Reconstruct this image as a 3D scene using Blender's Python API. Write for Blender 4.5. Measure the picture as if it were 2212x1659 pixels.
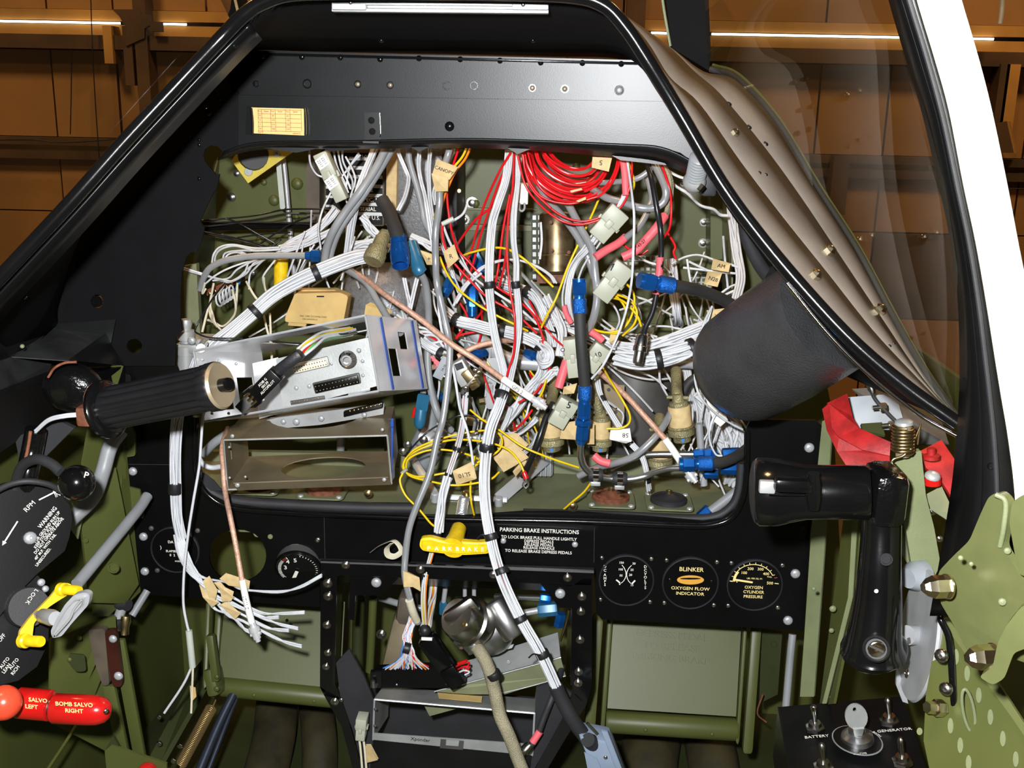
import bpy, bmesh, math, random
from mathutils import Vector as V, Matrix, geometry
random.seed(7)
for o in list(bpy.data.objects): bpy.data.objects.remove(o)
SC = bpy.context.scene
COL = SC.collection
# ---------------------------------------------------------------- camera
W, H, F = 2212.0, 1659.0, 2300.0
CAM = V((0, 0, 1.2))
ROT = (Matrix.Rotation(math.radians(2.5), 3, 'Z') @ Matrix.Rotation(math.radians(90 - 15), 3, 'X')
       @ Matrix.Rotation(math.radians(1.2), 3, 'Z'))
cd = bpy.data.cameras.new('camera'); cam = bpy.data.objects.new('camera', cd); COL.objects.link(cam)
cd.sensor_fit = 'HORIZONTAL'; cd.sensor_width = 36.0; cd.lens = 36.0 * F / W; cd.clip_start = 0.02; cd.clip_end = 60
cam.matrix_world = Matrix.Translation(CAM) @ ROT.to_4x4()
SC.camera = cam
# ---------------------------------------------------------------- light
SC.view_settings.view_transform = 'Standard'; SC.view_settings.look = 'None'
SC.view_settings.gamma = 1.0; SC.view_settings.use_curve_mapping = False
SC.view_settings.exposure = 0.0
wd = bpy.data.worlds.new('hangar_ambience'); SC.world = wd; wd.use_nodes = True
wd.node_tree.nodes['Background'].inputs[0].default_value = (0.55, 0.30, 0.13, 1)
wd.node_tree.nodes['Background'].inputs[1].default_value = 0.05
def lamp(name, kind, loc, energy, col, size=0.02, target=None):
    d = bpy.data.lights.new(name, kind); d.energy = energy; d.color = col
    if kind == 'AREA': d.size = size
    else: d.shadow_soft_size = size
    o = bpy.data.objects.new(name, d); COL.objects.link(o); o.location = loc
    if target is not None: o.rotation_euler = (V(target) - V(loc)).to_track_quat('-Z', 'Y').to_euler()
    return o
# the flash on top of the photographer's camera (just above and left of the lens)
lamp('camera_flash', 'POINT', CAM + ROT @ V((-0.045, 0.055, 0.0)), 92.0, (0.96, 0.98, 1.0), 0.014)
# tungsten lamps hanging in the hangar
lamp('hangar_lamp', 'AREA', (-3.2, 3.4, 4.6), 135, (1.0, 0.66, 0.29), 0.7, (-2.2, 6.2, 1.5))
lamp('hangar_lamp', 'AREA', (2.6, 3.4, 4.6), 140, (1.0, 0.66, 0.29), 0.7, (2.2, 6.2, 1.5))
lamp('hangar_lamp', 'AREA', (-0.9, 0.2, 5.2), 80, (1.0, 0.60, 0.28), 0.7, (0.2, 1.0, 1.0))

# ---------------------------------------------------------------- helpers
def ray(x, y): return ROT @ V(((x - W / 2) / F, -(y - H / 2) / F, -1.0))
def P(x, y, Y=1.1): d = ray(x, y); return CAM + d * (Y / d.y)
def PX(x, y, X): d = ray(x, y); return CAM + d * ((X - CAM.x) / d.x)
def PZ(x, y, Z): d = ray(x, y); return CAM + d * ((Z - CAM.z) / d.z)
def PN(x, y, o, n): d = ray(x, y); return CAM + d * ((o - CAM).dot(n) / d.dot(n))
def S(px, Y=1.1): return px * Y * 1.03 / F          # pixels -> metres at that distance
def srgb(h):
    f = lambda c: (c / 255 / 12.92) if c / 255 <= .04045 else ((c / 255 + .055) / 1.055) ** 2.4
    return tuple(f(int(h[i:i + 2], 16)) for i in (0, 2, 4))
MATS = {}
def material(name, col, rough=.5, metal=0., bump=0., bscale=400., vary=.12, vscale=30., spec=.5, trans=0., emit=0., coat=0., col2=None, alpha=1., wave=None, ior=1.45):
    m = bpy.data.materials.new(name); m.use_nodes = True; nt = m.node_tree; b = nt.nodes['Principled BSDF']
    c = srgb(col) if isinstance(col, str) else col
    b.inputs['Roughness'].default_value = rough; b.inputs['Metallic'].default_value = metal
    b.inputs['Specular IOR Level'].default_value = spec; b.inputs['Transmission Weight'].default_value = trans
    b.inputs['Coat Weight'].default_value = coat; b.inputs['IOR'].default_value = ior; b.inputs['Alpha'].default_value = alpha
    tc = nt.nodes.new('ShaderNodeTexCoord')
    geo = nt.nodes.new('ShaderNodeNewGeometry')
    n1 = nt.nodes.new('ShaderNodeTexNoise'); n1.inputs['Scale'].default_value = vscale; n1.inputs['Detail'].default_value = 6
    nt.links.new(geo.outputs['Position'], n1.inputs['Vector'])
    mx = nt.nodes.new('ShaderNodeMix'); mx.data_type = 'RGBA'
    c2 = (srgb(col2) if isinstance(col2, str) else col2) if col2 else tuple(max(0, x * (1 - vary * 2)) for x in c)
    rp = nt.nodes.new('ShaderNodeValToRGB'); rp.color_ramp.elements[0].position = .38; rp.color_ramp.elements[1].position = .66
    nt.links.new(n1.outputs['Fac'], rp.inputs['Fac']); nt.links.new(rp.outputs['Color'], mx.inputs['Factor'])
    mx.inputs['A'].default_value = (*c, 1); mx.inputs['B'].default_value = (*c2, 1)
    nt.links.new(mx.outputs['Result'], b.inputs['Base Color'])
    if bump or wave:
        bp = nt.nodes.new('ShaderNodeBump'); bp.inputs['Strength'].default_value = bump if bump else wave[1]; bp.inputs['Distance'].default_value = .001
        if wave:
            n2 = nt.nodes.new('ShaderNodeTexVoronoi'); n2.inputs['Scale'].default_value = wave[0]
            nt.links.new(geo.outputs['Position'], n2.inputs['Vector']); nt.links.new(n2.outputs['Distance'], bp.inputs['Height'])
        else:
            n2 = nt.nodes.new('ShaderNodeTexNoise'); n2.inputs['Scale'].default_value = bscale; n2.inputs['Detail'].default_value = 3
            nt.links.new(geo.outputs['Position'], n2.inputs['Vector']); nt.links.new(n2.outputs['Fac'], bp.inputs['Height'])
        nt.links.new(bp.outputs['Normal'], b.inputs['Normal'])
    if emit:
        b.inputs['Emission Color'].default_value = (*c, 1); b.inputs['Emission Strength'].default_value = emit
    MATS[name] = m; return m
material('black', (.0045, .0047, .0050), .37, bump=.04, bscale=900, vary=.2, spec=.5)
material('black_panel', (.0028, .0028, .003), .30, bump=.03, bscale=1200, spec=.35)
material('black_gloss', (.004, .004, .0042), .16, bump=.05, bscale=260, coat=.3)
material('black_lumpy', (.004, .004, .0042), .14, bump=.7, bscale=300, coat=.5)
material('black_crinkle', (.034, .034, .036), .30, bump=.8, bscale=560, spec=1.0)
material('black_flat', (.004, .004, .0045), .7, bump=.05, bscale=900, spec=.12)
material('bakelite', (.010, .010, .011), .34, bump=.06, bscale=200, spec=.6)
material('rubber', (.022, .022, .024), .6, bump=.15, bscale=700)
material('hose', (.026, .025, .024), .62, bump=.3, bscale=1500)
material('tape_black', (.012, .012, .013), .45, bump=.2, bscale=600)
material('shelf_lit_grey', (.030, .031, .030), .55, vary=.25)  # black ledge tops: the light falling on them is put into this grey
material('shroud_grey', '6c645b', .5, bump=.25, bscale=1600, vary=.15, vscale=14)
material('olive', '4d5227', .46, vary=.07, vscale=9, bump=.03, bscale=300)
material('olive_dark', '343a1c', .55, vary=.15, vscale=12)
material('olive_light', '767d5a', .45, bump=.25, bscale=500, vary=.08)
material('olive_grey', '747859', .5, vary=.12, vscale=22)
material('olive_gloss', '5e623c', .28, bump=.15, bscale=120, vary=.08)
material('alu', (.62, .62, .62), .34, 1., bump=.05, bscale=500, vary=.08)
material('alu_bright', (.86, .86, .87), .24, .55, vary=.05)
material('alu_paint', 'b4b6b8', .4, .35, vary=.1, bump=.1, bscale=500)
material('alu_dull', 'b2b4b2', .42, .4, vary=.12, bump=.1, bscale=500)
material('steel', (.55, .52, .48), .25, 1., vary=.15)
material('chrome', (.85, .85, .86), .07, 1., vary=.02)
material('brownsteel', '9a8b70', .38, .4, vary=.15, vscale=20)
material('brass', (.62, .47, .24), .3, 1., vary=.15, vscale=80)
material('gold', (.75, .55, .22), .25, 1.)
material('cadmium', (.86, .76, .52), .22, 1., vary=.1, vscale=120)
material('brass_drum', (.42, .33, .19), .34, .9, vary=.2, vscale=60, col2=(.20, .13, .07))
material('braid', (.80, .46, .33), .42, .45, wave=(1500., .35), vary=.15, vscale=300)
material('braid_tan', 'a69e82', .6, .2, wave=(1000., .8), vary=.2)
material('braid_olive', '8d8560', .5, .3, wave=(600., .6), vary=.25, vscale=60)
material('blue', (.016, .16, .60), .24, .75, bump=.05, vary=.15, vscale=60)
material('blue_knurl', (.016, .15, .58), .3, .75, bump=.9, bscale=1300, vary=.15)
material('blue_cap', (.02, .13, .24), .35, .1, spec=.6)
material('wire_white', 'c6c8cb', .42, vary=.05, vscale=90)
material('wire_cream', 'd6cdb4', .5, vary=.08)
material('wire_grey', '8a8c8e', .42, vary=.08)
material('wire_silver', 'a6a8aa', .26, .45, vary=.06)
material('wire_black', (.012, .012, .013), .3)
material('wire_red', (.60, .008, .012), .28, vary=.05)
material('wire_yellow', (.72, .50, .006), .35, vary=.05)
material('wire_orange', (.75, .2, .01), .35)
material('wire_blue', (.05, .2, .55), .4)
material('wire_green', (.1, .4, .08), .4)
material('pink', (.74, .12, .14), .5, vary=.06)
material('tan', 'c8ae7c', .7, vary=.10, vscale=120)
material('tan_box', 'c0a266', .75, vary=.08, vscale=60)
material('paper', 'e9e6de', .7, vary=.04)
material('card', 'd9bb74', .55, vary=.05)
material('nylon', 'aeb09c', .45, trans=.12, vary=.05)
material('sleeve_clear', 'b9beb4', .45, vary=.06)
material('hammertone', '7b7c7e', .40, .25, bump=.5, bscale=420, vary=.14, vscale=260)
material('dark_grey', '4a4947', .5, vary=.15)
material('grey_paint', '8d9296', .5, vary=.12)
material('grey_blue', '7f8da0', .45, vary=.06)
material('taupe', '5b5044', .6, vary=.2)
material('phenolic', '3b1a14', .35, vary=.2)
material('rust', '7d4a33', .6, vary=.25, vscale=150)
material('boot', '3b341c', .7, bump=.3, bscale=120, vary=.3, vscale=20)
material('red', (.52, .009, .008), .22, coat=.4, vary=.06)
material('red_paint', (.36, .012, .012), .5, vary=.22, vscale=60, bump=.2, bscale=300)
material('orange_red', (.78, .07, .03), .28, coat=.2, vary=.05)
material('yellow', (.86, .58, .01), .35, vary=.12, vscale=120, bump=.1)
material('yellow_dull', 'c9b544', .5, vary=.1)
material('white_paint', (.86, .85, .83), .4, vary=.02)
material('lettering', 'e6e2d6', .6, vary=.02)
material('lettering_cream', 'e8d28a', .6, vary=.02)
material('ink', (.01, .01, .012), .7)
material('amber', 'd9a040', .5, vary=.04)
material('print_red', (.35, .05, .03), .7)
material('blue_film', (.03, .09, .38), .3, vary=.1)
material('spring_steel', 'a88d5c', .35, .7, vary=.12)
material('spring_grey', 'b0b2b4', .35, .7)
material('dark_rod', '3d4350', .35, .5)
material('wall_sheet', '8a6238', .8, vary=.14, vscale=1.6, bump=.1, bscale=20)
material('wall_board', 'a5783c', .75, vary=.2, vscale=2.5)
material('wall_dark', '4a3320', .8, vary=.25, vscale=3.)
material('hangar_floor', '5a4a3a', .7, vary=.2, vscale=1.5)
material('daylight', (1.0, .93, .80), .5, emit=6.0)
def glass_mat():
    m = bpy.data.materials.new('glass'); m.use_nodes = True; nt = m.node_tree
    for n in list(nt.nodes): nt.nodes.remove(n)
    out = nt.nodes.new('ShaderNodeOutputMaterial'); mx = nt.nodes.new('ShaderNodeMixShader')
    tr = nt.nodes.new('ShaderNodeBsdfTransparent'); tr.inputs[0].default_value = (.93, .95, .92, 1)
    gl = nt.nodes.new('ShaderNodeBsdfGlossy'); gl.inputs['Roughness'].default_value = .015
    fr = nt.nodes.new('ShaderNodeFresnel'); ge = nt.nodes.new('ShaderNodeNewGeometry')      # a thin pane: the same reflectance from both faces
    ma = nt.nodes.new('ShaderNodeMath'); ma.operation = 'MULTIPLY_ADD'; ma.inputs[1].default_value = 1 / 1.5 - 1.5; ma.inputs[2].default_value = 1.5
    nt.links.new(ge.outputs['Backfacing'], ma.inputs[0]); nt.links.new(ma.outputs[0], fr.inputs[0])
    nt.links.new(fr.outputs[0], mx.inputs[0]); nt.links.new(tr.outputs[0], mx.inputs[1]); nt.links.new(gl.outputs[0], mx.inputs[2])
    nt.links.new(mx.outputs[0], out.inputs[0]); MATS['glass'] = m
glass_mat()

def tag(o, label=None, cat=None, group=None, kind=None):
    if label: o['label'] = label
    if cat: o['category'] = cat
    if group: o['group'] = group
    if kind: o['kind'] = kind
    return o
def thing(name, label, cat, loc, group=None):
    o = bpy.data.objects.new(name, None); COL.objects.link(o); o.location = loc; o.empty_display_size = .01
    return tag(o, label, cat, group)
def link(o, parent):
    COL.objects.link(o)
    if parent is not None:
        o.parent = parent; o.matrix_parent_inverse = parent.matrix_basis.inverted()
    return o
def mk(name, verts, faces, mat, parent=None, smooth=True, angle=38):
    vs = [V(v) for v in verts]
    lo = V([min(v[i] for v in vs) for i in range(3)]); hi = V([max(v[i] for v in vs) for i in range(3)])
    c = V(((lo.x + hi.x) / 2, (lo.y + hi.y) / 2, lo.z))
    me = bpy.data.meshes.new(name); me.from_pydata([v - c for v in vs], [], faces); me.validate()
    me.materials.append(MATS[mat])
    bm = bmesh.new(); bm.from_mesh(me); bmesh.ops.recalc_face_normals(bm, faces=bm.faces); bm.to_mesh(me); bm.free()
    if smooth:
        me.shade_smooth(); me.set_sharp_from_angle(angle=math.radians(angle))
    o = bpy.data.objects.new(name, me); o.location = c
    return link(o, parent)
def inst(name, me, M, parent):
    o = bpy.data.objects.new(name, me); o.matrix_basis = M; return link(o, parent)
def basis(z, up=V((0, 0, 1))):
    z = V(z).normalized()
    if abs(z.dot(up)) > .98: up = V((1, 0, 0))
    x = up.cross(z).normalized(); y = z.cross(x); return Matrix((x, y, z)).transposed()
# ---- curves
def catmull(pts, k=6, closed=False):
    n = len(pts)
    if n < 3 and not closed:
        return [pts[0].lerp(pts[1], i / k) for i in range(k + 1)]
    out = []
    rng = n if closed else n - 1
    for i in range(rng):
        p1 = pts[i]; p2 = pts[(i + 1) % n]
        p0 = pts[i - 1] if (i > 0 or closed) else p1 * 2 - p2
        p3 = pts[(i + 2) % n] if (i + 2 < n or closed) else p2 * 2 - p1
        for j in range(k):
            t = j / k; t2 = t * t; t3 = t2 * t
            out.append(.5 * ((2 * p1) + (p2 - p0) * t + (2 * p0 - 5 * p1 + 4 * p2 - p3) * t2 + (3 * p1 - p0 - 3 * p2 + p3) * t3))
    if not closed: out.append(pts[-1].copy())
    return out
def frames(path, closed=False):
    n = len(path); fr = []; x = None
    for i in range(n):
        a = path[i - 1] if (i > 0 or closed) else path[i]; b = path[(i + 1) % n] if (i < n - 1 or closed) else path[i]
        t = (b - a)
        if t.length < 1e-9: t = V((0, 0, 1))
        t.normalize()
        if x is None:
            u = V((0, 0, 1)) if abs(t.z) < .9 else V((1, 0, 0)); x = t.cross(u).normalized()
        else:
            x = x - t * x.dot(t)
            x = x.normalized() if x.length > 1e-6 else t.orthogonal().normalized()
        fr.append((t, x, t.cross(x)))
    return fr
def tube_geo(path, r, n=6, closed=False, caps=True, flat=1.0):
    fr = frames(path, closed); vs = []; fs = []; m = len(path)
    for i, p in enumerate(path):
        t, x, y = fr[i]; rr = r[i] if isinstance(r, (list, tuple)) else r
        for j in range(n):
            a = 2 * math.pi * j / n; vs.append(p + x * (math.cos(a) * rr) + y * (math.sin(a) * rr * flat))
    for i in range(m if closed else m - 1):
        for j in range(n):
            a = i * n + j; b = i * n + (j + 1) % n; c = ((i + 1) % m) * n + (j + 1) % n; d = ((i + 1) % m) * n + j
            fs.append((a, b, c, d))
    if caps and not closed:
        fs.append(tuple(range(n))); fs.append(tuple((m - 1) * n + j for j in range(n)))
    return vs, fs
def zz(z):
    """zoom window -> pixel map: (x0, y0, factor)"""
    return lambda x, y: (z[0] + x / z[2], z[1] + y / z[2])
K = 2212 / 420.
ZA = zz((380, 310, K)); ZB = zz((780, 310, K)); ZC = zz((1180, 310, K)); ZD = zz((380, 600, K)); ZE = zz((780, 600, K))
ZF = zz((1180, 600, 2212 / 480.)); ZG = zz((780, 880, K)); ZH = zz((1180, 880, K)); ZI = zz((380, 880, K)); ZJ = zz((260, 1100, 2212 / 440.))
ZK = zz((680, 1100, 2212 / 620.)); ZL = zz((1240, 1140, 2212 / 520.)); ZM = zz((1600, 820, 2212 / 612.)); ZN = zz((1650, 1200, 2031 / 562.))
ZO = zz((0, 1380, 2212 / 600.)); ZP = zz((680, 1360, 2212 / 680.)); ZQ = zz((0, 780, 2212 / 480.)); ZR = zz((0, 1100, 2212 / 480.))
Z1 = zz((0, 0, 3.95)); Z2 = zz((550, 0, 3.95)); Z3 = zz((1100, 0, 3.95)); Z4 = zz((1652, 0, 3.95)); Z5 = zz((0, 400, 3.95)); Z6 = zz((1652, 400, 3.95))
Z0 = lambda x, y: (x, y)
def path3(pts, z=Z0, Y=1.1):
    """[(x, y[, Y])...] in a zoom window -> world points; Y carries on"""
    out = []
    for p in pts:
        if len(p) > 2: Y = p[2]
        out.append(P(*z(p[0], p[1]), Y))
    return out
def tube(name, pts, rpx, mat, parent=None, z=Z0, Y=1.1, n=8, k=6, closed=False, raw=False):
    w = pts if raw else path3(pts, z, Y)
    d = sum(p.y for p in w) / len(w)
    r = S(rpx, d)
    sm = catmull(w, k, closed)
    vs, fs = tube_geo(sm, r, n, closed)
    return mk(name, vs, fs, mat, parent, angle=60)
def bundle(parent, pts, wpx, nst, mat='wire_white', z=Z0, Y=1.1, wild=.25, k=7, extra=(), raw=False, wend=None, n=5, name='wire'):
    """a loom: nst strands laid side by side along one path, each strand a part of its own"""
    w = pts if raw else path3(pts, z, Y)
    d = sum(p.y for p in w) / len(w); R0 = S(wpx / 2, d); R1 = S((wend or wpx) / 2, d)
    sm = catmull(w, k); fr = frames(sm); m = len(sm)
    for s in range(nst):
        q = math.sqrt((s + .5) / nst); a0 = s * 2.39996; r0 = R0 / math.sqrt(nst) * .98
        ph = [random.uniform(0, 6.28) for _ in range(3)]
        line = []
        for i in range(m):
            t, x, y = fr[i]; u = i / max(1, m - 1); RR = R0 + (R1 - R0) * u
            a = a0 + wild * (math.sin(u * 5 + ph[0]) + .6 * math.sin(u * 11 + ph[1])); q2 = q * (.88 + .1 * math.sin(u * 7 + ph[2]))
            line.append(sm[i] + x * (math.cos(a) * q2 * RR) + y * (math.sin(a) * q2 * RR))
        mm = extra[s] if s < len(extra) else mat
        vs, fs = tube_geo(line, r0 * .88, n); mk(name, vs, fs, mm, parent, angle=80)
    return sm
def band(parent, a, b, wpx, mat='tape_black', z=Z0, Y=1.1, name='tape_wrap', n=14):
    """short wrap from a to b round a loom of width wpx"""
    p = path3([a, b], z, Y); r = S(wpx / 2, p[0].y) * 1.12
    return lathe(name, p[0], p[1], [(0, r * .96), (.08, r), (.92, r), (1, r * .96)], mat, parent, n=n)
def lathe(name, A, B, prof, mat, parent=None, n=20, rel=True, flutes=0, fdepth=0., angle=38, smooth=True, phase=0., caps=True):
    """turned shape: prof = [(t along A->B (0..1 if rel else metres), radius)]"""
    A = V(A); B = V(B); ax = B - A; L = ax.length; M = basis(ax); vs = []; fs = []
    for t, r in prof:
        zt = t * L if rel else t
        for j in range(n):
            a = 2 * math.pi * j / n + phase; rr = r
            if flutes and .1 <= t <= .9: rr = r * (1 - fdepth * (.5 + .5 * math.cos(a * flutes)) ** 2)
            vs.append(A + M @ V((math.cos(a) * rr, math.sin(a) * rr, zt)))
    m = len(prof)
    for i in range(m - 1):
        for j in range(n):
            fs.append((i * n + j, i * n + (j + 1) % n, (i + 1) * n + (j + 1) % n, (i + 1) * n + j))
    if caps:
        fs.append(tuple(range(n))); fs.append(tuple((m - 1) * n + j for j in range(n)))
    return mk(name, vs, fs, mat, parent, smooth, angle)
def hexa(name, A, B, r, mat, parent=None, n=6):
    return lathe(name, A, B, [(0, r * .9), (.1, r), (.9, r), (1, r * .9)], mat, parent, n=n, angle=20)
def ball(name, c, r, mat, parent=None, n=24, sq=(1, 1, 1)):
    vs = []; fs = []; m = n // 2
    for i in range(m + 1):
        th = math.pi * i / m
        for j in range(n):
            a = 2 * math.pi * j / n
            vs.append(V(c) + V((math.sin(th) * math.cos(a) * r * sq[0], math.sin(th) * math.sin(a) * r * sq[1], math.cos(th) * r * sq[2])))
    for i in range(m):
        for j in range(n): fs.append((i * n + j, i * n + (j + 1) % n, (i + 1) * n + (j + 1) % n, (i + 1) * n + j))
    o = mk(name, vs, fs, mat, parent, True, 180)
    bm = bmesh.new(); bm.from_mesh(o.data); bmesh.ops.remove_doubles(bm, verts=bm.verts, dist=1e-6); bmesh.ops.recalc_face_normals(bm, faces=bm.faces); bm.to_mesh(o.data); bm.free()
    return o
def box(name, o, ax, ay, az, mat, parent=None, bev=0.0, seg=2):
    """box from corner o along three edge vectors"""
    o = V(o); ax = V(ax); ay = V(ay); az = V(az)
    vs = [o + ax * i + ay * j + az * k for i in (0, 1) for j in (0, 1) for k in (0, 1)]
    fs = [(0, 1, 3, 2), (4, 6, 7, 5), (0, 4, 5, 1), (2, 3, 7, 6), (0, 2, 6, 4), (1, 5, 7, 3)]
    ob = mk(name, vs, fs, mat, parent, True, 30)
    if bev:
        bm = bmesh.new(); bm.from_mesh(ob.data)
        bmesh.ops.bevel(bm, geom=list(bm.edges), offset=bev, segments=seg, affect='EDGES', profile=.5); bm.to_mesh(ob.data); bm.free()
        ob.data.shade_smooth(); ob.data.set_sharp_from_angle(angle=math.radians(30))
    return ob
def cbox(name, c, ux, uy, uz, mat, parent=None, bev=0.0):
    ux = V(ux); uy = V(uy); uz = V(uz); return box(name, V(c) - (ux + uy + uz) / 2, ux, uy, uz, mat, parent, bev)
def sheet(name, outer, t, mat, parent=None, holes=(), bev=0.0, angle=30):
    """flat sheet: outer / holes lists of world points (about coplanar), thickness vector t"""
    loops = [list(map(V, outer))] + [list(map(V, h)) for h in holes]
    flat = [p for l in loops for p in l]; n = len(flat); t = V(t)
    tri = geometry.tessellate_polygon(loops)
    vs = flat + [p + t for p in flat]; fs = [tuple(f) for f in tri] + [tuple(i + n for i in reversed(f)) for f in tri]
    b = 0
    for l in loops:
        m = len(l)
        for i in range(m): fs.append((b + i, b + (i + 1) % m, b + (i + 1) % m + n, b + i + n))
        b += m
    ob = mk(name, vs, fs, mat, parent, True, angle)
    return ob
def pp(pts, Y=1.1, z=Z0): return [P(*z(*p), Y) for p in pts]
def circ(x, y, rx, ry=None, n=20, a0=0.): 
    ry = ry or rx; return [(x + rx * math.cos(a0 + 2 * math.pi * i / n), y + ry * math.sin(a0 + 2 * math.pi * i / n)) for i in range(n)]
def rnd(pts, r, k=4):
    """round the corners of a 2-D polygon"""
    out = []; n = len(pts)
    for i in range(n):
        a = V((*pts[i - 1], 0)); b = V((*pts[i], 0)); c = V((*pts[(i + 1) % n], 0))
        da = a - b; dc = c - b; rr = min(r, da.length * .45, dc.length * .45)
        p = b + da.normalized() * rr; q = b + dc.normalized() * rr
        for j in range(k + 1):
            t = j / k; s = p * (1 - t) ** 2 + b * 2 * t * (1 - t) + q * t * t; out.append((s.x, s.y))
    return out
def plate(name, pts, Y, mm, mat, parent=None, holes=(), z=Z0, rr=0):
    """vertical sheet facing the seat, outline in pixels on the plane at distance Y, mm thick behind it"""
    pts = [z(*p) for p in pts]
    if rr: pts = rnd(pts, rr)
    hs = [[P(*z(*p), Y) for p in h] for h in holes]
    return sheet(name, [P(*p, Y) for p in pts], (0, mm / 1000., 0), mat, parent, hs)
def ruled(name, A, B, mat, parent=None, nu=1, t=.0012, k=5, smooth=True):
    """skin between two space curves"""
    a = catmull(A, k) if k > 1 else A; b = catmull(B, k) if k > 1 else B
    m = min(len(a), len(b)); vs = []; fs = []
    for i in range(m):
        for j in range(nu + 1): vs.append(a[i].lerp(b[i], j / nu))
    for i in range(m - 1):
        for j in range(nu): q = i * (nu + 1) + j; fs.append((q, q + 1, q + nu + 2, q + nu + 1))
    o = mk(name, vs, fs, mat, parent, smooth, 45)
    if t:
        md = o.modifiers.new('thickness', 'SOLIDIFY'); md.thickness = t; md.offset = 0
    return o
from mathutils.bvhtree import BVHTree
def cast(objs, x, y):
    """where a pixel's ray meets the given meshes: point, normal"""
    best = None
    for o in objs:
        t = BVHTree.FromPolygons([o.location + v.co for v in o.data.vertices], [tuple(f.vertices) for f in o.data.polygons])
        h = t.ray_cast(CAM, ray(x, y).normalized())
        if h[0] is not None and (best is None or h[3] < best[2]): best = (h[0], h[1] if h[1].dot(ray(x, y)) < 0 else -h[1], h[3])
    return best
def online(a, b, x, y, off=0.):
    """point of a pixel's ray nearest to the line a-b (keeps a skin flat between its edges)"""
    d = ray(x, y); e = b - a; w = CAM - a; A = d.dot(d); B = d.dot(e); C = e.dot(e); D = d.dot(w); E = e.dot(w)
    return CAM + d * ((B * E - C * D) / (A * C - B * B) - off)
# ---- fasteners (shared meshes)
FM = {}
def fmesh(style, mat):
    key = (style, mat)
    if key in FM: return FM[key]
    prof = {'dome': [(0, 1), (.28, .97), (.5, .8), (.62, .5), (.66, .3), (.42, .22), (.40, .02)],
            'rivet': [(0, 1), (.3, .92), (.52, .7), (.62, .38), (.66, .02)],
            'flat': [(0, 1), (.22, 1), (.3, .9), (.3, .3), (.1, .24), (.1, .02)],
            'hole': [(0, 1.0), (.3, .94), (.3, .72), (-.3, .62), (-.3, .02)],
            'washer': [(0, 1.25), (.15, 1.25), (.15, .8), (.75, .78), (.85, .6), (.85, .02)]}
    if style == 'hex':
        n = 6; pr = [(0, 1), (.7, 1), (.85, .86), (.85, .02)]
    elif style == 'acorn':
        n = 6; pr = [(0, 1), (.75, 1), (.9, .85), (1.25, .6), (1.4, .3), (1.44, .02)]
    else: n = 12; pr = prof[style]
    o = lathe('screw', V((0, 0, 0)), V((0, 0, 1)), pr, mat, None, n=n, rel=False, angle=35)
    me = o.data
    for v in me.vertices: v.co = v.co + o.location
    bpy.data.objects.remove(o); FM[key] = me; me.name = style + '_' + mat
    return me
def screw(parent, pos, rpx, mat='alu_dull', style='dome', nrm=(0, -1, 0), name='screw', Y=None):
    r = S(rpx, pos.y)
    M = Matrix.Translation(pos) @ (basis(V(nrm)).to_4x4()) @ Matrix.Diagonal((r, r, r, 1))
    return inst(name, fmesh(style, mat), M, parent)
def screws(parent, pts, Y, rpx, mat='alu_dull', style='dome', z=Z0, name='screw', nrm=(0, -1, 0)):
    for p in pts: screw(parent, P(*z(*p[:2]), Y), p[2] if len(p) > 2 else rpx, mat, style, nrm, name)
# ---- lettering: collected, turned into meshes in one go at the end
TXT = []
def txt(parent, s, pos, xd, yd, h, mat='lettering', bold=.0, stretch=1., ext=.0001, name='lettering', align='CENTER'):
    TXT.append((parent, s, V(pos), V(xd).normalized(), V(yd).normalized(), h, mat, bold, stretch, ext, name, align))
def ptxt(parent, s, x, y, Y, hpx, mat='lettering', z=Z0, rot=0., **k):
    a = math.radians(rot); xd = V((math.cos(a), 0, math.sin(a))); yd = V((-math.sin(a), 0, math.cos(a)))
    txt(parent, s, P(*z(x, y), Y), xd, yd, S(hpx, Y), mat, **k)
def flush_text():
    tmp = []
    for T in TXT:
        c = bpy.data.curves.new('lettering', 'FONT'); c.body = T[1]; c.size = 1.; c.align_x = T[11]; c.align_y = 'CENTER'
        c.offset = T[7]; c.resolution_u = 2; c.extrude = T[9] / (T[5] / .7)
        o = bpy.data.objects.new('lettering', c); COL.objects.link(o); tmp.append(o)
    bpy.context.view_layer.update(); dg = bpy.context.evaluated_depsgraph_get()
    for T, o in zip(TXT, tmp):
        me = bpy.data.meshes.new_from_object(o.evaluated_get(dg)); s = T[5] / .7
        me.materials.clear(); me.materials.append(MATS[T[6]])
        M = Matrix.Translation(T[2]) @ Matrix((T[3] * s * T[8], T[4] * s, T[3].cross(T[4]) * s)).transposed().to_4x4()
        inst(T[10], me, M, T[0])
    for o in tmp: bpy.data.objects.remove(o)

def qs(name, pts, mat, parent=None, t=.001, z=Z0, holes=()):
    """sheet through pixel points with their own distances (x, y, Y)"""
    w = [P(*z(p[0], p[1]), p[2]) for p in pts]
    n = geometry.normal(w); return sheet(name, w, n * t, mat, parent, holes)
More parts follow.
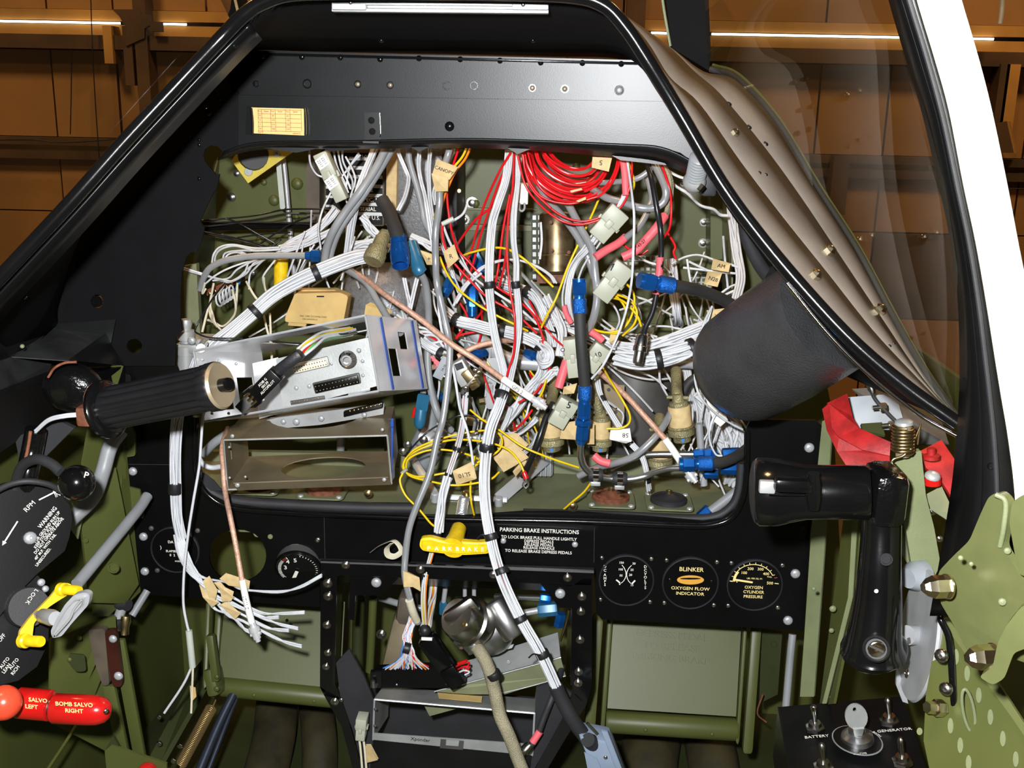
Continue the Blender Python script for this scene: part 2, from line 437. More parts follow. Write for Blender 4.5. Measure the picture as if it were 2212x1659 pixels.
# ================================================================ the setting: hangar behind the windscreen
YW = 6.2
hz = lambda y: P(300, y, YW).z
wall = mk('wall_back', [(-7, YW + .06, -1.2), (7, YW + .06, -1.2), (7, YW + .06, 5.5), (-7, YW + .06, 5.5)], [(0, 1, 2, 3)], 'wall_dark'); tag(wall, kind='structure')
fl = mk('floor', [(-7, -4, -1.2), (7, -4, -1.2), (7, YW + .1, -1.2), (-7, YW + .1, -1.2)], [(0, 1, 2, 3)], 'hangar_floor'); tag(fl, kind='structure')
xs = [-6.9, -5.4, -4.1, -2.93, -2.55, -2.02, -.6, .3, 1.4, 1.78, 2.55, 3.05, 4.2, 5.6, 6.9]
lev = [-1.15, hz(640), hz(460), hz(345), hz(300), hz(110), hz(24), hz(-150), 5.4]
def span(name, x0, x1, z0, z1, y0, y1, mat, parent, jit=0.):
    return box(name, (x0, y0, z0), (x1 - x0, 0, 0), (0, y1 - y0, 0), (0, 0, z1 - z0), mat, parent)
for i in range(len(xs) - 1):
    for j in (0, 1, 2, 4, 6, 7):
        d = random.uniform(0, .012)
        span('wall_panel', xs[i] + .006, xs[i + 1] - .006, lev[j] + .004, lev[j + 1] - .004, YW - .02 + d, YW + .05, 'wall_dark' if j == 1 and random.random() < .6 else 'wall_sheet', wall)
for a, b, c, m, pr in ((24, 47, 6.9, 'wall_board', .05), (56, 80, 6.9, 'wall_board', .05), (80, 110, 6.9, 'wall_dark', .14), (300, 316, 6.9, 'wall_dark', .09), (316, 328, 6.9, 'wall_board', .05), (328, 346, 6.9, 'wall_dark', .07)):
    for k in range(4):
        span('girt', -c + k * c / 2 + .004, -c + (k + 1) * c / 2 - .004, hz(b), hz(a), YW - pr, YW + .05, m, wall)
for x, w_, z0, z1, m in ((P(335, 200, YW).x, .07, hz(300), hz(-60), 'wall_dark'), (P(262, 150, YW).x, .05, hz(140), hz(60), 'wall_board'), (P(303, 150, YW).x, .05, hz(185), hz(60), 'wall_dark'),
                         (P(1370, 40, YW).x, .10, hz(200), hz(-100), 'wall_dark'), (P(2158, 200, YW).x, .07, hz(250), hz(105), 'wall_board'), (P(2140, 200, YW).x, .05, hz(250), hz(105), 'wall_dark'), (P(1802, 360, YW).x, .09, hz(420), hz(300), 'wall_dark')):
    span('post', x - w_ / 2, x + w_ / 2, z0, z1, YW - .16, YW - .04, m, wall)
# daylight showing through the open joint of the eaves board
gap = [(-6.9, P(268, 52, YW).x), (P(354, 52, YW).x, P(410, 52, YW).x), (P(1405, 70, YW).x, P(1445, 70, YW).x), (P(1535, 66, YW).x, P(2140, 66, YW).x)]
for a, b in gap:
    span('daylight_gap', a, b, hz(54.5), hz(50), YW - .062, YW - .05, 'daylight', wall)
# bracket and hardware on the eaves board, sagging cords
hb = thing('wall_bracket', 'dark iron bracket screwed to the eaves board of the hangar wall', 'bracket', P(300, 78, YW - .1))
sheet('plate', [P(*p, YW - .17) for p in ((242, 20), (300, 20), (306, 30), (324, 32), (324, 55), (312, 62), (312, 82), (272, 100), (272, 60), (258, 36))], (0, .02, 0), 'wall_dark', hb)
box('hasp', P(325, 68, YW - .19), (.06, 0, 0), (0, .04, 0), (0, 0, .05), 'wall_dark', hb)
for pts, lab in (([(195, -40), (200, 110), (208, 250), (215, 345)], 'thin dark cord hanging down the hangar wall'), ([(155, 108), (154, 200), (152, 290)], 'thin dark cable stapled down the hangar wall sheet'),
            ([(-80, 305), (60, 302), (140, 308), (260, 300)], 'slack dark cable sagging along the hangar wall rail')):
    tag(tube('wall_cable', pts, 1.2, 'wire_black', None, Y=YW - .2, n=5), lab, 'cord')
for pts, lab in (([(2032, 395), (2080, 385), (2150, 405), (2250, 408)], 'dark cord strung across the boards behind the canopy bow'),):
    tag(tube('wall_cable', pts, 1.2, 'wire_black', None, Y=YW - .2, n=5), lab, 'cord')
chain = tag(tube('hoist_strap', [(2168, -60), (2164, 20), (2160, 52)], 5, 'alu_paint', None, Y=YW - .3, n=8), 'pale metal hanger rod by the roof of the hangar', 'rod')
shade = thing('wall_box', 'small slanted wooden box hung on the hangar wall', 'box', P(2165, 330, YW - .2))
sheet('front_board', [P(*p, YW - .28) for p in ((2152, 268), (2175, 262), (2190, 330), (2156, 330))], (0, .02, 0), 'wall_dark', shade)
sheet('side_board', [P(2175, 262, YW - .28), P(2178, 260, YW - .1), P(2192, 328, YW - .1), P(2190, 330, YW - .28)], (.012, 0, 0), 'wall_board', shade)

# ================================================================ cockpit shell
YF = 1.46
XL, XR, ZFL = -.565, .43, .30
fw = thing('wall_front', None, None, (0, YF, ZFL)); tag(fw, kind='structure')
sheet('bulkhead_sheet', [P(x, y, YF) for x, y in ((380, 262), (1560, 275), (1640, 420), (1690, 560), (1760, 700), (1800, 900), (1840, 1700), (250, 1700), (250, 900), (330, 600))], (0, .01, 0), 'olive', fw)
wl = thing('wall_left', None, None, (XL, 1.0, ZFL)); tag(wl, kind='structure')
box('side_skin', (XL - .006, .55, ZFL), (.006, 0, 0), (0, YF - .55, 0), (0, 0, .62), 'olive', wl)
wr = thing('wall_right', None, None, (XR, 1.0, ZFL)); tag(wr, kind='structure')
box('side_skin', (XR, .45, ZFL), (.006, 0, 0), (0, YF - .45, 0), (0, 0, .62), 'olive', wr)
f2 = box('floor_cockpit', (XL, .5, ZFL - .01), (XR - XL, 0, 0), (0, YF - .5, 0), (0, 0, .01), 'olive_dark'); tag(f2, kind='structure')
# stiffeners and bolts on the bulkhead, seen through the tangle
for a, b, Yz in (((663, 321), (690, 480), YF - .03),):
    box('angle_stiffener', P(663, 480, YF - .03), P(690, 480, YF - .03) - P(663, 480, YF - .03), (0, .03, 0), P(663, 300, YF - .03) - P(663, 480, YF - .03), 'taupe', fw)
box('seam_rail', P(985, 497, YF - .012), P(1180, 500, YF - .012) - P(985, 497, YF - .012), (0, .012, 0), P(985, 485, YF - .012) - P(985, 497, YF - .012), 'olive_grey', fw)
box('seam_rail', P(960, 452, YF - .012), P(1160, 455, YF - .012) - P(960, 452, YF - .012), (0, .012, 0), P(960, 449, YF - .012) - P(960, 452, YF - .012), 'olive_grey', fw)
screws(fw, [(511, 375), (500, 426, 8), (1003, 474, 9), (992, 412, 5), (478, 505), (1476, 395), (1520, 480, 7), (1518, 525, 8), (530, 900), (1020, 438, 10), (500, 560), (545, 590), (1540, 380)], YF, 6, 'steel', 'washer', name='bolt')
screws(fw, [(642, 397, 13), (592, 433, 12), (570, 394, 7), (1027, 440, 9), (640, 470, 7), (560, 520), (1245, 360), (1290, 345), (1120, 520)], YF, 8, 'olive', 'rivet', name='rivet')
# vertical hat channels on the bulkhead right side
box('angle_stiffener', P(1535, 560, YF - .05), (.022, 0, 0), (0, .05, 0), P(1535, 330, YF - .05) - P(1535, 560, YF - .05), 'olive', fw)
sheet('corner_web', [P(1560, 430, YF - .05), P(1580, 440, YF - .12), P(1580, 700, YF - .12), P(1560, 700, YF - .05)], (.002, 0, 0), 'olive_grey', fw)
sheet('corner_web', [P(470, 340, YF - .02), P(420, 520, YF - .14), P(395, 700, YF - .14), P(450, 700, YF - .02)], (.002, 0, 0), 'olive', fw)
# ================================================================ instrument shroud (coaming) with its rubber edge tube
T_L = [(-60, 665, .74), (0, 600, .745), (150, 440, .76), (270, 305, .775), (400, 165, .79), (480, 80, .80), (530, 30, .80), (575, 2, .80), (640, -14, .80)]
T_T = [(800, -17, .80), (1106, -14, .80), (1240, -8, .80)]
T_R = [(1305, 12, .80), (1350, 58, .80), (1398, 130, .80), (1470, 248, .80), (1560, 400, .79), (1650, 522, .78), (1750, 640, .765), (1850, 745, .75), (1960, 838, .735), (2068, 915, .72)]
TUBE = T_L + T_T + T_R
sh = thing('instrument_shroud', 'black sheet-metal instrument shroud with a rounded rubber edge above the open panel', 'shroud', P(1000, 340, 1.0))
tube('edge_tube', TUBE, 15.5, 'black_gloss', sh, n=14, k=8)
tube('edge_bead', [(x + (6 if x < 1000 else -9) + (0), y + 17, Y + .012) for x, y, Y in T_L[:-2]], 4, 'black', sh, n=8)
# bottom steel edge of the tube on the far end
tube('edge_strip', [(1700, 612, .77), (1790, 722, .755), (1880, 812, .742), (1985, 895, .728), (2066, 941, .716)], 5, 'chrome', sh, n=8)
# inner skin from the tube back to the instrument panel (crease line)
CR_L = [(50, 790, 1.09), (118, 712, 1.09), (124, 660, 1.09), (150, 560, 1.09), (180, 485, 1.09), (330, 330, 1.09), (430, 235, 1.09), (500, 150, 1.09), (532, 110, 1.09)]
CR_T = [(700, 111, 1.09), (1000, 116, 1.09), (1200, 121, 1.09)]
CR_R = [(1330, 125, 1.09), (1385, 150, 1.09), (1420, 200, 1.09), (1470, 280, 1.09), (1540, 400, 1.09), (1620, 520, 1.09), (1690, 620, 1.08), (1740, 700, 1.07), (1780, 760, 1.06), (1800, 800, 1.05)]
A = path3(TUBE); B = path3(CR_L + CR_T + CR_R)
ruled('inner_skin', A, B, 'black_flat', sh, nu=3, t=.001, k=5)
# angled flange strip beside the edge tube
ruled('edge_flange', path3([(x + 10, y + 22, Y + .01) for x, y, Y in T_L[:7]]), path3([(x + 34, y + 52, Y + .05) for x, y, Y in T_L[:7]]), 'black_panel', sh, t=.003)
screws(sh, [(542, 36, 6), (507, 98, 6), (398, 212, 5), (288, 327, 5), (176, 450, 5), (60, 573, 5)], .815, 5, 'black_gloss', 'rivet', name='rivet', nrm=(.7, -.7, .2))
screws(sh, [(124, 552, 7), (48, 637, 11)], .86, 7, 'steel', 'dome', nrm=(.8, -.6, 0))
# bright extrusion under the top edge
rail = thing('sight_rail', 'brushed aluminium mounting rail under the top edge of the black shroud', 'rail', P(950, 24, .83))
for y0, y1, Yz, m in ((3, 10, .835, 'alu_dull'), (10, 17, .84, 'alu_dull'), (17, 25, .835, 'alu_dull')):
    a = P(716, y1, Yz); b = P(1185, y1 + 4, Yz); c = P(716, y0, Yz)
    box('rail_bar', a, b - a, (0, .012, 0), c - a, m, rail, bev=.0006)
for x0, x1 in ((716, 790), (1106, 1185)):
    a = P(x0, 21, .83); box('end_block', a, P(x1, 21.5, .83) - a, (0, .01, 0), P(x0, 7, .83) - a, 'alu_paint', rail, bev=.001)
screws(rail, [(757, 5, 4), (1130, 10, 4)], .828, 4, 'steel', 'dome')
screws(sh, [(726, 26, 3), (752, 28, 3), (775, 29, 4), (811, 50, 5), (824, 88, 5), (1133, 30, 3), (1152, 32, 4), (1177, 35, 3), (1150, 56, 5), (1151, 88, 5)], .98, 4, 'black_gloss', 'rivet', name='rivet', nrm=(0, -.5, -.9))
# ---- outer deck of the shroud on the windscreen side
D0 = [(1318, 10, .812), (1362, 60, .812), (1410, 130, .812), (1482, 248, .81), (1572, 400, .80), (1662, 522, .79), (1762, 640, .775), (1862, 745, .76), (1970, 836, .745), (2072, 912, .73)]
D1 = [(1345, 38, 0.854), (1395, 88, 0.854), (1446, 168, 0.854), (1510, 225, 0.854), (1600, 352, 0.839), (1690, 470, 0.825), (1790, 595, 0.803), (1885, 715, 0.782), (1985, 822, 0.753), (2074, 914, 0.731)]
D2 = [(1348, 38, 0.930), (1440, 98, 0.930), (1500, 156, 0.924), (1556, 205, 0.912), (1650, 318, 0.887), (1730, 428, 0.862), (1815, 555, 0.837), (1905, 690, 0.806), (1990, 815, 0.763), (2075, 915, 0.735)]
D3 = [(1350, 36, 1.014), (1449, 104, 1.026), (1520, 156, 1.026), (1590, 172, 1.014), (1676, 262, 0.966), (1765, 408, 0.918), (1850, 540, 0.876), (1930, 690, 0.828), (1998, 808, 0.774), (2076, 916, 0.738)]
dk = thing('shroud_deck', 'grey-brown outer deck of the shroud running along the windscreen glass', 'deck', P(1700, 500, .9))
d0, d3 = path3(D0), path3(D3)
d1 = [online(a, b, x, y, .0025 * min(1, k / 2, (9 - k) / 3)) for k, (a, b, (x, y, _)) in enumerate(zip(d0, d3, D1))]; d2 = [online(a, b, x, y, -.002 * min(1, k / 2, (9 - k) / 3)) for k, (a, b, (x, y, _)) in enumerate(zip(d0, d3, D2))]
d1[0], d2[0] = d0[0].lerp(d3[0], .3), d0[0].lerp(d3[0], .6); d1[-1], d2[-1] = d0[-1].lerp(d3[-1], .3), d0[-1].lerp(d3[-1], .6)
dks = [ruled('inner_slope', d0, d1, 'shroud_grey', dk, nu=2), ruled('middle_bead', d1, d2, 'shroud_grey', dk, nu=2), ruled('outer_slope', d2, d3, 'shroud_grey', dk, nu=2)]
def on_deck(pts, mat, style, name):
    for x, y, r in pts:
        h = cast(dks, x, y)
        if h: screw(dk, h[0] + h[1] * .0005, r, mat, style, h[1], name)
on_deck([(1583, 290, 9), (1786, 546, 13), (1757, 598, 13), (1896, 673, 13)], 'cadmium', 'acorn', 'bolt')
on_deck([(1574, 226, 6), (1617, 276, 6), (1653, 312, 6), (1640, 374, 4), (1654, 378, 4), (1921, 748, 4), (1930, 742, 4)], 'black', 'rivet', 'rivet')
seal = tag(tube('glass_seal', [(1535, 150, 1.035), (1590, 168, 1.014), (1676, 258, 0.966), (1765, 404, 0.918), (1850, 536, 0.876), (1930, 686, 0.828), (1998, 804, 0.774), (2076, 913, 0.738)], 7, 'rubber', None, n=8), 'black rubber seal between the shroud deck and the windscreen glass', 'seal')
tag(tube('seal_rim', [(1540, 140, 1.044), (1598, 162, 1.023), (1682, 254, 0.975), (1771, 400, 0.927), (1856, 532, 0.885), (1936, 682, 0.834), (2003, 800, 0.780), (2078, 909, 0.744)], 3.5, 'olive', None, n=8), 'thin green metal rim outside the black glass seal', 'rim')
# front posts of the windscreen
for (pts, nm, lab) in (([(1436, -20), (1530, -20), (1536, 120), (1530, 152), (1452, 104)], 'windscreen_post', 'black windscreen post rising behind the shroud deck'), ([(468, -20), (510, -20), (520, 40), (506, 62)], 'windscreen_post', 'narrow dark windscreen post with pale edge behind the edge tube')):
    o = plate(nm, pts, 1.26, 40, 'black_flat'); tag(o, lab, 'post')
tag(tube('post_trim', [(1428, -30), (1434, 20), (1448, 100)], 3, 'olive_light', None, Y=1.25, n=6), 'thin pale trim strip on the edge of the windscreen post', 'trim')
tag(tube('post_trim', [(500, -30), (508, 0), (516, 34)], 3, 'tan', None, Y=1.25, n=6), 'thin cream trim strip on the narrow dark post', 'trim')
# windscreen glass
go, gn = P(1540, 140, 1.045), (P(2074, 925, .735) - P(1540, 140, 1.045)).cross(P(1930, 0, .70) - P(1540, 140, 1.045)).normalized()
g2 = sheet('window_2', [PN(x, y, go, gn) for x, y in ((1540, 140), (1600, 168), (1684, 258), (1772, 404), (1858, 536), (1938, 686), (2005, 804), (2076, 925), (2080, 653), (2042, 405), (1966, 114), (1930, 0), (1910, -90), (1700, -90), (1530, -90))], gn * .005, 'glass'); tag(g2, kind='structure')
g1 = ruled('window_1', path3([(-120, 690, .75), (150, 420, .77), (400, 145, .80), (490, 40, .82), (500, -40, 1.2)]), path3([(-900, 300, .62), (-700, -100, .62), (-400, -400, .65), (0, -420, .8), (470, -420, 1.1)]), 'glass', None, nu=6, t=0); tag(g1, kind='structure')
# canopy bow: black inner face, seal, blown-out white outer face
L0 = [(1905, -80), (1923, 0), (1956, 114), (1994, 241), (2032, 405), (2057, 527), (2072, 653), (2076, 780), (2074, 860), (2068, 950), (2055, 1070), (2026, 1240), (2010, 1330)]
LM = [(1925, -80), (1950, 0), (1990, 130), (2028, 260), (2058, 405), (2082, 527), (2100, 653), (2112, 780), (2118, 860), (2122, 950), (2122, 1070), (2110, 1240), (2100, 1330)]
L1 = [(1962, -80), (1981, 0), (2020, 130), (2050, 240), (2081, 400), (2108, 527), (2130, 653), (2150, 780), (2163, 860), (2178, 950), (2192, 1070), (2200, 1240), (2205, 1330)]
L2 = [(2055, -80), (2077, 0), (2115, 130), (2143, 241), (2176, 400), (2200, 527), (2225, 653), (2248, 780), (2262, 860), (2278, 950), (2300, 1070), (2320, 1240), (2330, 1330)]
bow = thing('canopy_bow', 'tall curved windscreen bow, black inside face and bright white outer face', 'frame', P(2120, 1240, .69))
def at(l, Y): return [P(x, y, Y) for x, y in l]
ruled('black_face', at(L0, .70), at(LM, .675), 'black_panel', bow, nu=2, t=.002)
ruled('grey_face', at(LM, .675), at(L1, .67), 'black', bow, nu=2, t=.002)
vs, fs = tube_geo(catmull(at([((a[0] * .55 + b[0] * .45), a[1]) for a, b in zip(LM, L1)], .667), 6), .0016, 8); mk('seal_bead', vs, fs, 'rubber', bow)
ruled('white_face', at(L1, .66), at(L2, .655), 'white_paint', bow, nu=2, t=.002)
ruled('white_edge', at(L1, .66), at(L1, .68), 'cadmium', bow, t=.001)
screws(bow, [(2082, 820, 5), (2141, 1006, 9)], .673, 5, 'black_gloss', 'hole', name='rivet')

# ================================================================ instrument panel (main black sheets)
YP = 1.10
pn = thing('instrument_fascia', 'black instrument panel frame with a huge open cut-out full of wiring', 'panel', P(1000, 1360, YP))
# upper bands
def YB(x, d=0.): return 1.092 - 3.6e-5 * (x - 560) + d      # the upper band is turned a few degrees
def bplate(name, pts, d, mm, mat, holes=()):
    return sheet(name, [P(x, y, YB(x, d)) for x, y in pts], (0, mm / 1000., 0), mat, pn, [[P(x, y, YB(x, d)) for x, y in h] for h in holes])
ub0 = bplate('upper_band', [(525, 108), (1380, 130), (1425, 200), (1440, 219), (520, 205), (490, 160)], -.004, 3, 'black')
box('ledge_lip', P(530, 118, 1.078), P(1400, 140, YB(1400, -.014)) - P(530, 118, 1.078), (0, .014, 0), (0, 0, S(4.5)), 'black_gloss', pn, bev=.0006)
mb0 = bplate('middle_band', [(1440, 214), (1475, 280), (1530, 385), (1500, 352), (1470, 330), (1430, 318), (1340, 312), (1150, 306), (900, 300), (760, 306), (700, 304), (560, 309), (515, 318), (515, 204)], 0, 3, 'black')
low_edge = [(520, 322), (500, 322), (484, 330), (476, 322), (470, 316), (455, 314), (443, 322), (439, 336), (443, 350), (466, 377), (474, 376), (470, 400), (449, 440), (432, 478), (441, 492), (438, 510), (426, 544), (412, 545), (402, 556), (392, 590), (390, 640), (390, 690), (393, 715), (380, 730), (378, 790), (40, 790), (110, 712), (124, 655), (150, 560), (180, 485), (330, 330), (430, 235), (500, 150), (520, 120)]
sw0 = plate('side_wing', low_edge, 1.094, 3, 'black_flat', pn, holes=[circ(290, 748, 17, 16), circ(209, 651, 13, 15)])
for x, y, r in ((553, 181, 7), (664, 181, 10), (773, 182, 8), (843, 184, 8), (965, 185, 9), (1024, 185, 9), (1150, 190, 8), (1220, 192, 9), (1338, 195, 10)):
    screw(ub0, P(x, y, YB(x, -.004)), r, 'black_gloss', 'hole', name='dimple')
screw(ub0, P(1338, 195, YB(1338, -.006)), 7, 'alu_dull', 'dome')
for x, y in ((773, 182), (843, 184), (1150, 190), (1220, 192)): screw(ub0, P(x, y, YB(x, -.0055)), 5, 'brownsteel', 'rivet', name='rivet')
for x, y in [(567, 122), (652, 123), (735, 124), (821, 128), (905, 126), (994, 128), (1080, 131), (1168, 135), (1258, 136), (1342, 138)]: screw(ub0, P(x, y, YB(x, -.005)), 6, 'black_gloss', 'rivet', name='rivet')
screws(mb0, [(725, 231, 5), (728, 250, 4), (740, 250, 4), (410, 293, 4), (430, 302, 4), (430, 313, 4), (367, 350, 5), (430, 386, 4), (450, 242, 9), (475, 212, 6)], 1.0915, 4, 'black_gloss', 'rivet', name='rivet')
screw(mb0, P(722, 270, 1.0915), 13, 'black', 'flat', name='blank_plug')
screw(mb0, P(971, 273, YB(971, -.0005)), 10, 'black_gloss', 'rivet', name='dent_stud')
screws(sw0, [(209, 651, 13)], 1.093, 8, 'black_gloss', 'hole', name='dimple')
# rolled lower lip of the upper band
lipA = path3([(484, 328, YB(484, -.003)), (560, 308, YB(560, -.003)), (760, 305, YB(760, -.003)), (1000, 300, YB(1000, -.003)), (1180, 305, YB(1180, -.003)), (1340, 312, YB(1340, -.003)), (1430, 319, YB(1430, -.003)), (1500, 352, YB(1500, -.003)), (1530, 385, YB(1530, -.003))])
lipB = path3([(470, 345, YB(470, .02)), (560, 322, YB(560, .02)), (760, 320, YB(760, .02)), (1000, 318, YB(1000, .02)), (1180, 325, YB(1180, .02)), (1340, 340, YB(1340, .02)), (1430, 354, YB(1430, .02)), (1490, 378, YB(1490, .02)), (1520, 400, YB(1520, .02))])
ruled('rolled_lip', lipA, lipB, 'black', pn, nu=2, t=.002)
for pts in ([(690, 317), (710, 327), (770, 323), (790, 313)], [(880, 314), (905, 328), (930, 316)], [(1090, 316), (1118, 333), (1145, 322), (1145, 316)], [(1310, 330), (1340, 346), (1440, 357), (1430, 345)]):
    bplate('torn_edge', pts, .016, 1.5, 'black')
plate('stuck_edge', [(560, 318), (640, 312), (700, 318), (640, 330)], 1.104, 2, 'black', pn)
# bracket tab with two holes and compass-card holder
br = thing('tab_bracket', 'small black riveted tab bracket hooked over the lip of the upper band', 'bracket', P(803, 308, 1.09))
plate('tab', [(787, 243), (821, 243), (821, 303), (787, 303)], 1.0815, 2, 'black_panel', br)
screws(br, [(802, 260, 7), (804, 284, 7)], 1.081, 6, 'black_gloss', 'hole', name='rivet')
a = P(784, 309, 1.07); box('hook', a, P(818, 310, 1.07) - a, (0, .02, 0), (0, 0, S(4)), 'black', br)
tube('wire_pin', [(820, 244), (822, 288), (820, 296)], 1.5, 'steel', br, Y=1.082, n=6)
cd_ = thing('compass_card', 'yellowed compass correction card with a printed table in a black holder', 'card', P(603, 293, 1.088))
plate('holder', [(533, 228), (694, 240), (694, 292), (530, 290)], 1.0905, 1.2, 'black_panel', cd_)
cs0 = plate('card_sheet', [(543, 232), (660, 235), (664, 293), (548, 288)], 1.0885, .8, 'card', cd_)
for x in (543, 661): tube('holder_clip', [(x, 233), (x + 3, 262), (x + 3, 291)], 2.5, 'steel', cd_, Y=1.087, n=6)
plate('table_area', [(557, 240), (650, 243), (653, 283), (557, 279)], 1.0882, .2, 'card', cd_)
def line(par, a, b, wpx, Y, mat, name='rule'):
    a3 = P(*a, Y); b3 = P(*b, Y); d = (b3 - a3).normalized(); n = V((0, -1, 0)).cross(d) * S(wpx / 2, Y)
    return sheet(name, [a3 - n, b3 - n, b3 + n, a3 + n], (0, .0001, 0), mat, par)
for i in range(6): line(cs0, (557, 236 + i * 9.3), (651, 238.5 + i * 9.3), .7, 1.0878, 'print_red')
for x in (557, 565, 584, 594, 616, 626, 650): line(cs0, (x, 236), (x + 2, 284), .7, 1.0878, 'print_red')
for i, row in enumerate((('For', 'Steer', 'For', 'Steer', 'For', 'Steer'), ('N', '', '30', '', '60', ''), ('E', '', '120', '', '150', ''), ('S', '', '210', '', '240', ''), ('W', '', '300', '', '330', ''))):
    for s, x in zip(row, (561, 575, 589, 605, 621, 638)):
        if s: ptxt(cs0, s, x + i * .4, 240 + i * 9.5 + (x - 557) * .02, 1.0876, 3.4, 'print_red')
ptxt(cs0, 'DATE', 563, 286, 1.0876, 3, 'print_red'); ptxt(cs0, 'AIRPATH', 641, 289, 1.0876, 3, 'print_red')

# ---- lower panel sheet round the cut-out
outer = [(268, 790), (378, 784), (384, 800), (390, 868), (420, 905), (424, 1000), (430, 1040), (452, 1068), (490, 1088), (560, 1098), (700, 1106), (900, 1112), (1000, 1114), (1130, 1105), (1250, 1106), (1400, 1116), (1520, 1126), (1560, 1120), (1590, 1098), (1606, 1060), (1610, 1000), (1612, 925), (1622, 906), (1762, 908), (1776, 920), (1770, 1020), (1750, 1150), (1736, 1362), (1300, 1338), (1288, 1325), (1284, 1240), (1100, 1222), (690, 1206), (691, 1312), (322, 1285), (304, 1276), (286, 1100), (276, 1000), (272, 930)]
ls0 = plate('lower_sheet', outer, YP, 3, 'black_panel', pn, holes=[circ(513, 1200, 62, 58, 28)])
tube('opening_trim', [(424, 900), (422, 990), (430, 1040), (455, 1074), (500, 1096), (600, 1106), (760, 1114), (1000, 1122), (1130, 1124), (1300, 1128), (1480, 1136), (1540, 1134), (1580, 1118), (1602, 1082), (1612, 1030), (1614, 930)], 7, 'black_gloss', pn, Y=1.094, n=10)
tube('opening_seal', [(418, 900), (420, 1000), (436, 1040), (462, 1066), (510, 1082), (620, 1090), (760, 1096), (900, 1098)], 13, 'rubber', pn, Y=1.112, n=10)
tube('opening_seal', [(1130, 1108), (1300, 1112), (1480, 1120), (1545, 1116), (1580, 1094), (1596, 1060), (1602, 1000)], 10, 'rubber', pn, Y=1.108, n=10)
for pts in ([(415, 1020), (440, 1022), (462, 1038), (474, 1054), (484, 1060), (455, 1060), (430, 1040)],): plate('torn_edge', pts, 1.104, 1.5, 'rubber', pn)
screws(ls0, [(287, 1018, 10), (310, 1159, 10), (313, 1234, 10), (1718, 1239, 11), (1702, 1340, 11), (1748, 967, 11)], YP - .0005, 10, 'alu_paint', 'dome')
screws(ls0, [(285, 815, 6), (430, 1016, 4), (340, 1014, 4), (1735, 1140, 6), (620, 1340, 4), (1745, 1150, 5)], YP - .0005, 5, 'black_gloss', 'hole', name='dimple')
ptxt_seam = [((272, 1003), (400, 1004)), ((700, 1112), (702, 1210)), ((1284, 1140), (1283, 1215))]
for a, b in ptxt_seam: line(pn, a, b, 1.2, YP - .0006, 'rubber', 'seam')
screw(pn, P(272, 820, 1.094), 14, 'black', 'hole', name='bracket_eye')
# ================================================================ equipment behind the cut-out
# shelf and lower structure
shf = thing('equipment_shelf', 'olive green equipment shelf behind the lower edge of the cut-out', 'shelf', P(1000, 1118, 1.125))
zS = P(1000, 1112, 1.125).z
box('shelf_top', (XL + .06, 1.125, zS - .004), (P(1640, 1112, 1.125).x - XL - .06, 0, 0), (0, .15, 0), (0, 0, .004), 'olive_grey', shf)
box('shelf_front', (XL + .06, 1.122, zS - .03), (P(1640, 1112, 1.125).x - XL - .06, 0, 0), (0, .003, 0), (0, 0, .03), 'olive_grey', shf)
box('rear_step', P(400, 1030, 1.275), P(1610, 1050, 1.275) - P(400, 1030, 1.275), (0, .01, 0), (0, 0, .035), 'olive_grey', shf)
screws(shf, [(795, 1066, 8), (1237, 1092, 8), (1150, 1112, 6)], 1.13, 8, 'brass', 'washer', name='bolt')
def mount(x, y, rx, lab, mat, Yc):
    c = P(x, y, Yc); r = S(rx, Yc); t = thing('shock_mount', lab, 'rubber mount', c, 'rubber shock mounts on the shelf')
    sheet('base_plate', [c + V((sx * r * 1.25, sy * r * 1.25, 0)) for sx, sy in rnd([(-1, -1), (1, -1), (1, 1), (-1, 1)], .3)], (0, 0, .002), 'olive_grey', t)
    lathe('rubber_ring', c, c + V((0, 0, .012)), [(.1, r), (.45, r), (.6, r * .9), (.5, r * .75), (.8, r * .35), (1, r * .2), (1, r * .01)], mat, t, n=28)
    lathe('bushing', c + V((0, 0, .010)), c + V((0, 0, .015)), [(0, r * .18), (1, r * .18), (1, r * .1), (.3, r * .08), (.3, .0001)], 'brass', t, n=14)
    for sx, sy in ((-1, -1), (1, -1), (1, 1), (-1, 1)): screw(t, c + V((sx * r * 1.02, sy * r * 1.02, .002)), 7, 'alu_dull', 'rivet', (0, 0, 1), 'rivet')
mount(1319, 1080, 42, 'rusty brown rubber shock mount beside the yellow wire', 'rust', 1.165)
mount(1444, 1086, 41, 'black rubber shock mount with brass centre bushing', 'rubber', 1.165)
mount(700, 1062, 42, 'brown rubber shock mount under the bent edge of the brown tray', 'rust', 1.165)
mount(560, 1052, 42, 'shock mount almost hidden below the corner of the brown tray', 'rust', 1.165)
# yellow bracket with round indicator
yb = thing('yellow_bracket', 'yellow triangular bracket holding a round black indicator under the shroud lip', 'bracket', P(540, 395, 1.3))
plate('plate', [(500, 347), (536, 396), (630, 330), (620, 318), (520, 318)], 1.29, 4, 'yellow_dull', yb, holes=[circ(548, 334, 33, 26)])
lathe('indicator_body', P(548, 334, 1.285), P(548, 334, 1.34), [(0, S(30, 1.29)), (.1, S(33, 1.29)), (1, S(33, 1.29))], 'rubber', yb)
screws(yb, [(537, 371, 9), (598, 331, 8)], 1.289, 8, 'alu_dull', 'flat')
